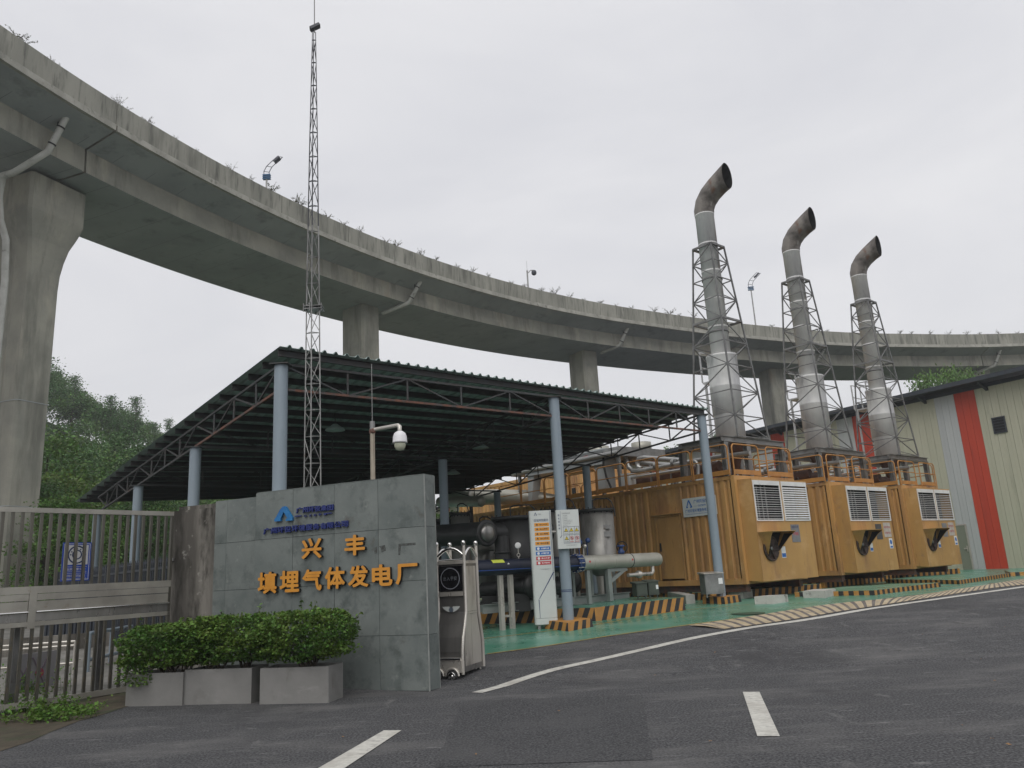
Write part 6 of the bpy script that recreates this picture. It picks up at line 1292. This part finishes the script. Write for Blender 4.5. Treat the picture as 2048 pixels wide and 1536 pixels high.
for u, mm in ((1000, steel), (1020, steel), (1175, grey_skid)):
    t_ = 0
    p_ = atY(u, 1150, HA.y+(HB.y-HA.y)*(u-930)/(1150-930)); mb = MB(); mb.obox((p_.x, p_.y, 0), dH, side, UZ, (-.05, .05), (-.04, .04), (gz(p_.y)+(.0 if u < 1100 else .29), 1.47)); mb.build('support', mm, hdr)
p1_, p2_ = atY(1000, 1232, HA.y+.62), atY(1020, 1232, HA.y+.8); mb = MB(); mb.beam(p1_, p2_, .05); mb.build('support', steel, hdr)
# bracket under the steel pipe
q_ = HB+dH*1.05; zf = gz(q_.y)+.29
mb = MB(); mb.obox((q_.x, q_.y, 0), dH, side, UZ, (-.06, .06), (-.05, .05), (zf, 1.46)); mb.build('support', grey_skid, hdr)
mb = MB(); mb.beam(Vector((q_.x, q_.y, zf+.42)), Vector((q_.x, q_.y, 1.44))+dH*.55, .08, .08); mb.beam(Vector((q_.x, q_.y, 1.44))-dH*.05, Vector((q_.x, q_.y, 1.44))+dH*.62, .09, .07); mb.build('bracket', grey_skid, hdr)
# drain elbow below the end
mb = MB(); e_ = HE-dH*.18; mb.tube([e_-UZ*.12, e_-UZ*.28, e_-UZ*.34-dH*.06, e_-UZ*.34-dH*.9], .045, 12); mb.build('drain_pipe', steel, hdr); mb = MB(); mb.lathe(e_-UZ*.34-dH*.48, [(.09, 0), (.09, .03), (.05, .03), (.05, .05), (.09, .05), (.09, .08)], 16, axis=-dH); mb.build('drain_flange', steel, hdr)
hw = thing('handwheel_valve', 'black handwheel on a blue valve above the pale steel pipe', 'valve', tuple(atY(1232, 1110, 19.0)))
vb_ = HB+dH*1.55+UZ*.165; mb = MB(); mb.lathe(vb_, [(.07, 0), (.09, .05), (.05, .10), (.05, .16), (.09, .17), (.09, .21)], 14); mb.build('valve_body', valve_blue, hw)
wc = atY(1244, 1094, vb_.y+.1); mb = MB(); mb.tube([vb_+UZ*.17, wc], .018, 8); mb.build('spindle', tank_dk, hw)
mb = MB(); n_ = 24; wr = .13; wx = Vector((.93, -.36, 0)); mb.tube([wc+wx*wr*math.cos(6.2832*i/n_)+UZ*wr*math.sin(6.2832*i/n_) for i in range(n_+1)], .014, 8, caps=False); wl = mb.build('wheel_rim', black_in, hw)
for i in range(3): a_ = i*2.094+.4; mb = MB(); mb.beam(wc, wc+wx*wr*math.cos(a_)+UZ*wr*math.sin(a_), .016); mb.build('spoke', black_in, wl)
# instruments above the coupling
ins = thing('instrument_cluster', 'small blue and steel instruments on the header behind the info board', 'instruments', tuple(HB+UZ*.2))
for i, (dx_, h_, s_) in enumerate(((.02, .22, .05), (.16, .30, .06), (.30, .2, .045), (.42, .33, .06))): b_ = HB+dH*dx_+UZ*.16; mb = MB(); mb.tube([b_, b_+UZ*h_], .014, 8); mb.lathe(b_+UZ*h_, [(s_*.6, 0), (s_, .02), (s_, .07), (s_*.5, .10)], 12, axis=(side+UZ*.3)); mb.build('gauge', valve_blue if i % 2 else steel, ins)
pg = thing('pressure_gauge', 'round white pressure gauge on a thin pipe in front of the dark tank', 'gauge', tuple(atY(1036, 1092, 17.2))); gc = atY(1036, 1091, 17.2)
mb = MB(); mb.lathe(gc, [(.06, 0), (.065, .01), (.065, .035), (.05, .04)], 20, axis=(-.1, -1, .05)); mb.build('dial', sign_wh, pg); mb = MB(); mb.tube([gc+Vector((0, .02, -.05)), gc+Vector((0, .02, -.16))], .012, 6); mb.tube([gc+Vector((.035*math.cos(a_/8*6.283), .02, -.20+.035*math.sin(a_/8*6.283))) for a_ in range(9)], .008, 6, caps=False); mb.tube([gc+Vector((0, .02, -.235)), gc+Vector((0, .02, -.55))], .012, 6); mb.build('siphon', steel, pg)
# skid under the tanks
sk = thing('equipment_skid', 'grey steel skid frame carrying the steel tanks on the striped plinth', 'frame', tuple(atY(1190, 1200, 19)))
sa = atY(1075, 1207, 17.9); sb = atY(1262, 1194, 19.9); sd_ = Vector((sb.x-sa.x, sb.y-sa.y, 0)).normalized(); so_ = Vector((sa.x, sa.y, gz(18)+.30)); sL = (sb-sa).length; sn = Vector((-sd_.y, sd_.x, 0))
def skb(nm, m, x0, x1, y0, y1, z0, z1): mb = MB(); mb.obox(so_, sd_, sn, UZ, (x0, x1), (y0, y1), (z0, z1)); return mb.build(nm, m, sk)
for y_ in (0, 1.5):
    skb('beam', grey_skid, -1.5, sL, y_, y_+.10, .17, .185); skb('beam', grey_skid, -1.5, sL, y_, y_+.10, .0, .015); skb('beam', grey_skid, -1.5, sL, y_+.045, y_+.055, .015, .17)
for x_ in (-1.4, -.3, .55, 1.2, 1.9, sL-.08): skb('cross_beam', grey_skid, x_, x_+.07, .10, 1.5, .02, .165)
for x_, h_ in ((.60, .95), (1.15, .98), (1.75, 1.0), (2.25, .62)): skb('upright', grey_skid, x_, x_+.07, .02, .09, .186, h_)
skb('junction_plate', grey_skid, 1.05, 1.13, -.03, 0, .02, .17)
for i, (u, Y, r_, m_) in enumerate(((948, 19.4, .05, tank_m), (1058, 19.6, .07, tank_dk), (1075, 18.6, .035, steel), (1142, 19.8, .05, tank_dk), (1152, 20.6, .035, steel), (1090, 20.2, .06, tank_m))):
    a_ = atY(u, 1100, Y); zf = gz(Y)+.29; zt2 = 2.1+.15*(i % 3); o2 = thing('riser_pipe', ['slim pale riser pipe by the gate head', 'dark riser pipe left of the pylon', 'thin steel riser pipe behind the pylon edge', 'dark riser pipe right of the middle column', 'thin steel riser pipe beside the rightmost tank', 'pale riser pipe between pylon and middle column'][i], 'pipe', (a_.x, a_.y, zf), 0, 'riser pipes under the shed')
    mb = MB(); mb.tube([(a_.x, a_.y, zf), (a_.x, a_.y, zt2-.15), (a_.x+.08, a_.y+.05, zt2), (a_.x+.45, a_.y+.3, zt2)], r_, 10); mb.build('pipe', m_, o2)
    mb = MB(); mb.lathe((a_.x, a_.y, 1.2+.1*i), [(r_*1.9, 0), (r_*1.9, .03), (r_, .03), (r_, .05), (r_*1.9, .05), (r_*1.9, .08)], 12); mb.build('flange', m_, o2)
# pumps and clutter in the dark
def pump(lab, u, v, Y, s_, m):
    p_ = atY(u, v, Y); t = thing('pump', lab, 'pump', (p_.x, p_.y, gz(Y)+.3), 0, 'pumps in the shade under the shed'); mb = MB(); ax = Vector((.8, -.6, 0)); mb.lathe(p_-ax*.3*s_, [(.14*s_, 0), (.17*s_, .04), (.17*s_, .5*s_), (.12*s_, .56*s_)], 20, axis=ax); mb.build('motor', m, t)
    mb = MB(); mb.lathe(p_+ax*.3*s_, [(.22*s_, 0), (.24*s_, .03), (.24*s_, .10*s_), (.10*s_, .14*s_), (.05*s_, .2*s_)], 20, axis=ax); mb.build('casing', tank_dk, t); mb = MB(); mb.tube([p_+ax*.35*s_, p_+ax*.35*s_+UZ*.55*s_], .06*s_, 10); mb.build('outlet', m, t)
    mb = MB(); mb.box(p_.x-.25, p_.x+.25, p_.y-.15, p_.y+.15, gz(Y)+.29, p_.z-.15*s_); mb.build('base', tank_dk, t)
pump('dark round pump between the two steel supports and the pylon', 1036, 1172, 17.7, 1.1, tank_dk); pump('black pump behind the middle column', 1125, 1165, 19.4, 1., tank_dk); pump('pump in the shade right of the pylon', 1092, 1172, 18.6, .9, tank_m); pump('pump in deep shade left of the pylon', 985, 1178, 18.8, 1.0, tank_dk)
thingtube('low_pipe', 'dark low pipe lying along the tank plinth', 'pipe', [atY(940, 1214, 17.9), atY(1090, 1207, 18.0)], .06, tank_dk)
thingtube('low_pipe', 'second dark pipe behind the pylon at knee height', 'pipe', [atY(960, 1190, 19.0), atY(1150, 1176, 20.0)], .07, tank_dk)
# ================================================================== LATTICE MAST
mx_, my_ = -3.31, 12.66; mast = thing('lattice_mast', 'slender triangular lattice radio mast rising behind the sign wall past the viaduct', 'mast', (mx_, my_, gz(12.2)))
ZS = [0.05, 3.05, 4.6, 6.07, 9.17, 11.56]; WS = [.31, .275, .25, .225, .145, .06]
def mleg(k_, z): w_ = float(np.interp(z, ZS, WS)); a_ = R((205, -25, 268)[k_]); f_ = w_/1.85; return Vector((mx_+(z-3)*-.004+f_*math.cos(a_), my_+f_*math.sin(a_), z))
mast_backlit = flat('mast_backlit_steel', (.045, .047, .055), .5, .3)  # same steel as the lower mast; its backlit darkness is put into the colour
for k_ in range(3):
    mb = MB(); mb.tube([mleg(k_, z) for z in (.1, 3.05, 6.07)], [.0125, .0115, .011], 8); mb.build('leg', galv, mast)
    mb = MB(); mb.tube([mleg(k_, z) for z in (7.6, 9.17, 11.56)], [.011, .0095, .007], 8); mb.build('leg', mast_backlit, mast); mb = MB(); mb.tube([mleg(k_, z) for z in (6.07, 7.6)], [.013, .0125], 8); mb.build('leg', galv_dk, mast)  # upper legs coloured darker to imitate the silhouette against the sky
z_ = .3; lv2 = []
while z_ < 11.45: lv2.append(z_); z_ += .445 if z_ < 6.1 else .485
for i, z_ in enumerate(lv2):
    for k_ in range(3):
        a_, b_ = mleg(k_, z_), mleg((k_+1) % 3, z_); mb = MB(); mb.tube([a_, b_], .007, 5); mb.build('rung', galv if z_ < 6.1 else galv_dk if z_ < 7.6 else mast_backlit, mast)
        if i < len(lv2)-1: mb = MB(); p_, q_ = (mleg(k_, z_+.03), mleg((k_+1) % 3, lv2[i+1]-.03)) if (i % 2) else (mleg((k_+1) % 3, z_+.03), mleg(k_, lv2[i+1]-.03)); mb.tube([p_, q_], .007, 5); mb.build('diagonal', galv if z_ < 6.1 else galv_dk if z_ < 7.6 else mast_backlit, mast)
for z_ in (6.06, 6.11):
    mb = MB(); mb.lathe((mx_, my_, z_), [(.20, 0), (.20, .018)], 3) if False else mb.box(mx_-.15, mx_+.15, my_-.12, my_+.10, z_, z_+.012); mb.build('joint_plate', galv_dk, mast)
for dx_, dy_ in ((-.16, -.1), (.14, -.1), (0, .1), (-.05, -.12)): mb = MB(); mb.tube([(mx_+dx_, my_+dy_, 6.02), (mx_+dx_, my_+dy_, 6.16)], .012, 6); mb.build('bolt', galv_dk, mast)
mb = MB(); mb.obox((mx_-.03, my_, 11.67), Vector((.78, .2, .55)).normalized(), Vector((-.2, .95, 0)).normalized(), Vector((-.55, 0, .8)).normalized(), (-.09, .11), (-.06, .06), (-.028, .028)); mb.build('top_box', lamp_dk, mast)
mb = MB(); mb.tube([(mx_-.03, my_, 11.56), (mx_-.05, my_, 14.6)], [.010, .005], 6); mb.build('whip', galv_dk, mast)
# ================================================================== CCTV post
cc = thing('camera_post', 'stainless post behind the sign wall with a white dome camera on a short arm', 'camera', (-2.21, 11.95, 0))
mb = MB(); mb.tube([(-2.21, 11.95, 0), (-2.21, 11.95, 3.80)], .040, 16); mb.build('post', mat('post_brass_steel', (.40, .35, .28), (.33, .29, .23), 4, .28, 1.), cc)
mb = MB(); mb.tube([(-2.21, 11.95, 3.80), (-2.21, 11.95, 3.93)], .041, 12); mb.build('post_cap', galv, cc)
mb = MB(); mb.tube([(-2.21, 11.95, 3.74), (-2.21, 11.95, 3.80)], .052, 12); mb.lathe((-2.19, 11.90, 3.77), [(.04, 0), (.04, .03), (.02, .035)], 14, axis=(.2, -1, 0)); mb.build('clamp', rusty, cc)
at_ = atY(799, 862, 11.6); mb = MB(); mb.tube([(-2.2, 11.92, 3.79), (at_.x-.03, 11.65, 3.79), (at_.x, 11.62, 3.76), (at_.x, 11.62, 3.70)], .030, 14); mb.build('arm', steel, cc)
zt_ = 3.70; mb = MB(); mb.lathe((at_.x, 11.62, zt_), [(.02, 0), (.045, -.01), (.085, -.04), (.104, -.09), (.109, -.165), (.115, -.185), (.105, -.187)][::-1], 28); hd_ = mb.build('camera_housing', white_plas, cc)
mb = MB(); mb.lathe((at_.x, 11.62, zt_), [(.02, -.305), (.055, -.292), (.080, -.255), (.088, -.215), (.086, -.186)], 28); mb.build('camera_dome', dome_m, hd_)
mb = MB(); p_ = SR(2.35, 0, TZ+.44); p_ = Vector((-2.21, 11.95, 0)); mb.tube([(-2.21, 11.95, 3.93), (-2.21, 11.95, 4.86)], .006, 6); mb.build('lightning_rod', galv, cc)
# ================================================================== SLIDING GATE HEAD
GH = Vector((G(924, 1359).x, G(924, 1359).y, 0)); aD = R(20); DD = Vector((math.sin(aD), math.cos(aD), 0)); WW = Vector((-DD.y, DD.x, 0))  # depth, to the left
gh = thing('gate_motor_head', 'stainless folding gate head with a round dark screen, winged emblem and small wheels', 'gate head', tuple(GH+WW*.25+DD*.4))
GWd = .46
def q3(x, y, z): return GH+WW*x+DD*y+UZ*z
prof = [(.06, .12), (.05, .28), (.04, .42), (.08, .62), (.16, .80), (.22, .98), (.22, 1.72), (.72, 1.72), (.72, .92), (.78, .72), (.84, .50), (.84, .12)]
def gp(nm, m, L, x0, x1, par=None, smooth=False):
    mb = MB(); n_ = len(L); A_ = [q3(x0, y, z) for y, z in L]; B_ = [q3(x1, y, z) for y, z in L]; mb.add(A_+B_, [tuple(reversed(range(n_))), tuple(range(n_, 2*n_))]+[(i, (i+1) % n_, n_+(i+1) % n_, n_+i) for i in range(n_)]); return mb.build(nm, m, par or gh)
bdy = gp('body', steel_dk, [(y+.012 if y < .5 else y-.012, z) for y, z in prof], .012, GWd-.012)
# side skin panels
def polyface(nm, m, L, x, par, t_=.004):
    return gp(nm, m, L, x-t_, x, par)
polyface('side_panel', steel, [(.27, .98), (.27, 1.66), (.67, 1.66), (.67, .98)], .010, bdy)
polyface('side_panel', steel, [(.17, .20), (.16, .45), (.20, .66), (.27, .84), (.27, .94), (.43, .94), (.43, .20)], .010, bdy)
polyface('side_panel', steel, [(.44, .20), (.44, .94), (.67, .94), (.70, .80), (.78, .55), (.78, .20)], .010, bdy)
polyface('lock_plate', steel, [(.28, .945), (.28, .975), (.66, .975), (.66, .945)], .004, bdy, .006)
for x_ in (0, GWd):
    for L in ([(.05, .10), (.05, .42), (.09, .62), (.18, .82), (.235, .99), (.235, 1.78), (.235, 1.98)], [(.84, .12), (.84, .50), (.78, .74), (.725, .94), (.72, 1.78), (.72, 1.98)]):
        mb = MB(); mb.tube([q3(x_, y, z) for y, z in L], .026, 10); fr_ = mb.build('frame_tube', steel, gh)
        mb = MB(); y, z = L[-1]; c_ = q3(x_, y, z); mb.lathe(c_, [(.028, 0), (.034, .01), (.034, .05), (.02, .075)], 12, axis=(UZ-DD*.35)); mb.build('cap', chrome, fr_)
for x_ in (0, GWd):
    mb = MB(); n_ = 9; mb.tube([q3(x_, .235+.485*i/n_, 1.80+.14*math.sin(math.pi*i/n_)) for i in range(n_+1)], .024, 8); mb.build('arch', chrome, gh)
mb = MB(); n_ = 9; mb.tube([q3(GWd*i/n_, .235, 1.82+.12*math.sin(math.pi*i/n_)) for i in range(n_+1)], .024, 8); mb.build('arch', chrome, gh)
mb = MB(); mb.tube([q3(0, .235, 1.76), q3(GWd, .235, 1.76)], .018, 8); mb.build('cross_tube', chrome, gh)
mb = MB(); mb.hexa([q3(x, y, z) for z in (1.70, 1.745) for x, y in ((-.005, .20), (GWd+.005, .20), (GWd+.005, .74), (-.005, .74))]); mb.build('top_plate', steel, gh)
mb = MB(); mb.hexa([q3(x, y, z) for z in (1.30, 1.67) for x, y in ((.035, .205), (GWd-.035, .205), (GWd-.035, .225), (.035, .225))]); scn = mb.build('screen', flat('screen_black', (.008, .008, .01), .12), gh)
cc_ = q3(GWd/2, .198, 1.485); mb = MB(); n_ = 32; vs = [cc_+WW*math.cos(6.2832*i/n_)*r_+UZ*math.sin(6.2832*i/n_)*r_ for r_ in (.150, .163) for i in range(n_)]; mb.add(vs, [(i, (i+1) % n_, n_+(i+1) % n_, n_+i) for i in range(n_)]); mb.build('screen_ring', flat('ring_grey', (.22, .23, .26), .4), scn)
text('lettering', '出入平安', flat('screen_text', (.16, .17, .19), .5), cc_+WW*.115-UZ*.03-DD*.002, -WW, UZ, .23, .06, .004, .0, scn)
mb = MB(); mb.hexa([q3(x, y, z) for z in (1.22, 1.285) for x, y in ((.03, .20), (GWd-.03, .20), (GWd-.03, .22), (.03, .22))]); mb.build('trim', steel, gh)
ec = q3(GWd/2, .203, 1.03); em = MB(); f_ = lambda L, d_: em.add([ec-DD*d_+WW*(-x)*.15+UZ*y*.085 for x, y in L], [tuple(range(len(L)))])
f_([(-1, .45), (-.85, .05), (-.5, -.35), (-.2, -.55), (-.1, .0), (-.2, .45)], .003); f_([(.2, .45), (.1, 0), (.2, -.55), (.5, -.35), (.85, .05), (1, .45)], .003); wg = em.build('winged_emblem', white_pl, gh)
em = MB(); em.add([ec-DD*.006+WW*.038*math.cos(6.283*i/18)-UZ*.01+UZ*.038*math.sin(6.283*i/18) for i in range(18)], [tuple(range(18))]); em.build('emblem_disc', flat('emblem_bluegrey', (.22, .27, .33), .3, .5), wg)
mb = MB(); mb.tube([q3(.01, .0, .32), q3(GWd-.01, .0, .32)], .022, 10); mb.build('bumper', chrome, gh)
polyface('skirt', steel, [(.0, .13), (.0, .30), (.06, .34), (.06, .13)], GWd, bdy, GWd)
for x_, y_ in ((.15, -.01), (GWd-.06, -.01), (.15, .80)):
    w_ = q3(x_, y_, .085); mb = MB(); mb.lathe(w_+DD*.02, [(.055, 0), (.085, .006), (.085, .04), (.055, .046)], 24, axis=-DD); wh_ = mb.build('wheel', rubber, gh)
    mb = MB(); mb.lathe(w_-DD*.027, [(.058, 0), (.062, .002), (.050, .004), (.02, .0), (.018, .006)], 18, axis=-DD); rm_ = mb.build('rim', chrome, wh_)
    for i in range(5): a_ = i*1.2566+.3; c_ = w_-DD*.033; d_ = WW*math.cos(a_)+UZ*math.sin(a_); e_ = DD.cross(d_); mb = MB(); mb.obox(c_, d_, e_, DD, (.03, .048), (-.010, .010), (-.001, .001)); mb.build('rim_hole', rubber, wh_)
    mb = MB(); n_ = 10; mb.tube([w_-DD*.0+WW*.105*math.cos(math.pi*i/n_)+UZ*.105*math.sin(math.pi*i/n_) for i in range(n_+1)], .018, 8); mb.build('mudguard', steel, gh)
# ================================================================== LITTER
lf = [(1450, 1385-160, 0), (1962, 1320, 1), (1990, 1363, 1), (1925, 1453, 0), (1985, 1480, 1), (2018, 1492, 0), (1421, 1485, 0), (952, 1511, 0), (1430, 1306, 0), (686, 1476, 1), (1118, 1424, 0), (2010, 1255, 0), (1845, 1270, 0), (1560, 1310, 1), (1310, 1352, 0)]
mb = MB(); mb.add([(-.5, 0, .0), (-.2, .22, .12), (.2, .2, .02), (.55, 0, .10), (.2, -.2, .05), (-.2, -.2, .10), (0, 0, -.02)], [(0, 6, 1), (1, 6, 2), (2, 6, 3), (3, 6, 4), (4, 6, 5), (5, 6, 0)]); 
lm = None
places = ['near the left lane dash', 'by the right picture edge', 'in the middle of the asphalt', 'beside the white edge line']
for i, (u, v, k_) in enumerate(lf[1:]):
    p_ = G(u, v)
    if lm is None: o_ = mb.build('fallen_leaf', dryleaf); lm = o_.data
    else: o_ = bpy.data.objects.new('fallen_leaf', lm); COL.objects.link(o_)
    s_ = random.uniform(.035, .06); o_.scale = (s_, s_, s_); o_.rotation_euler = (random.uniform(-.3, .3), random.uniform(-.2, .2), random.uniform(0, 6.28)); o_.location = (p_.x, p_.y, gz(p_.y)+.012)
    zk = places[1] if u > 1900 else places[0] if u < 1000 else places[3] if v < 1320 else places[2]; wcount[zk] = wcount.get(zk, 0)+1; tag(o_, ordw[wcount[zk]-1]+' of the small dry leaves lying '+zk+', '+('reddish brown' if False else 'curled'), 'leaf', 'dry leaves on the road')
# ================================================================== HAZE
hb = MB(); hb.box(-412, 412, -212, 330, -1.5, 64); hz_ = hb.build('haze', bpy.data.materials.new('haze'))
hm = hz_.data.materials[0]; hm.use_nodes = True; hn = hm.node_tree; hn.nodes.remove(hn.nodes['Principled BSDF']); pv = hn.nodes.new('ShaderNodeVolumePrincipled')
pv.inputs['Color'].default_value = (.92, .94, .96, 1); pv.inputs['Density'].default_value = .0010; pv.inputs['Anisotropy'].default_value = .2
hn.links.new(pv.outputs[0], hn.nodes['Material Output'].inputs['Volume']); hz_['kind'] = 'stuff'; hz_['label'] = 'thin pale haze over the whole place'
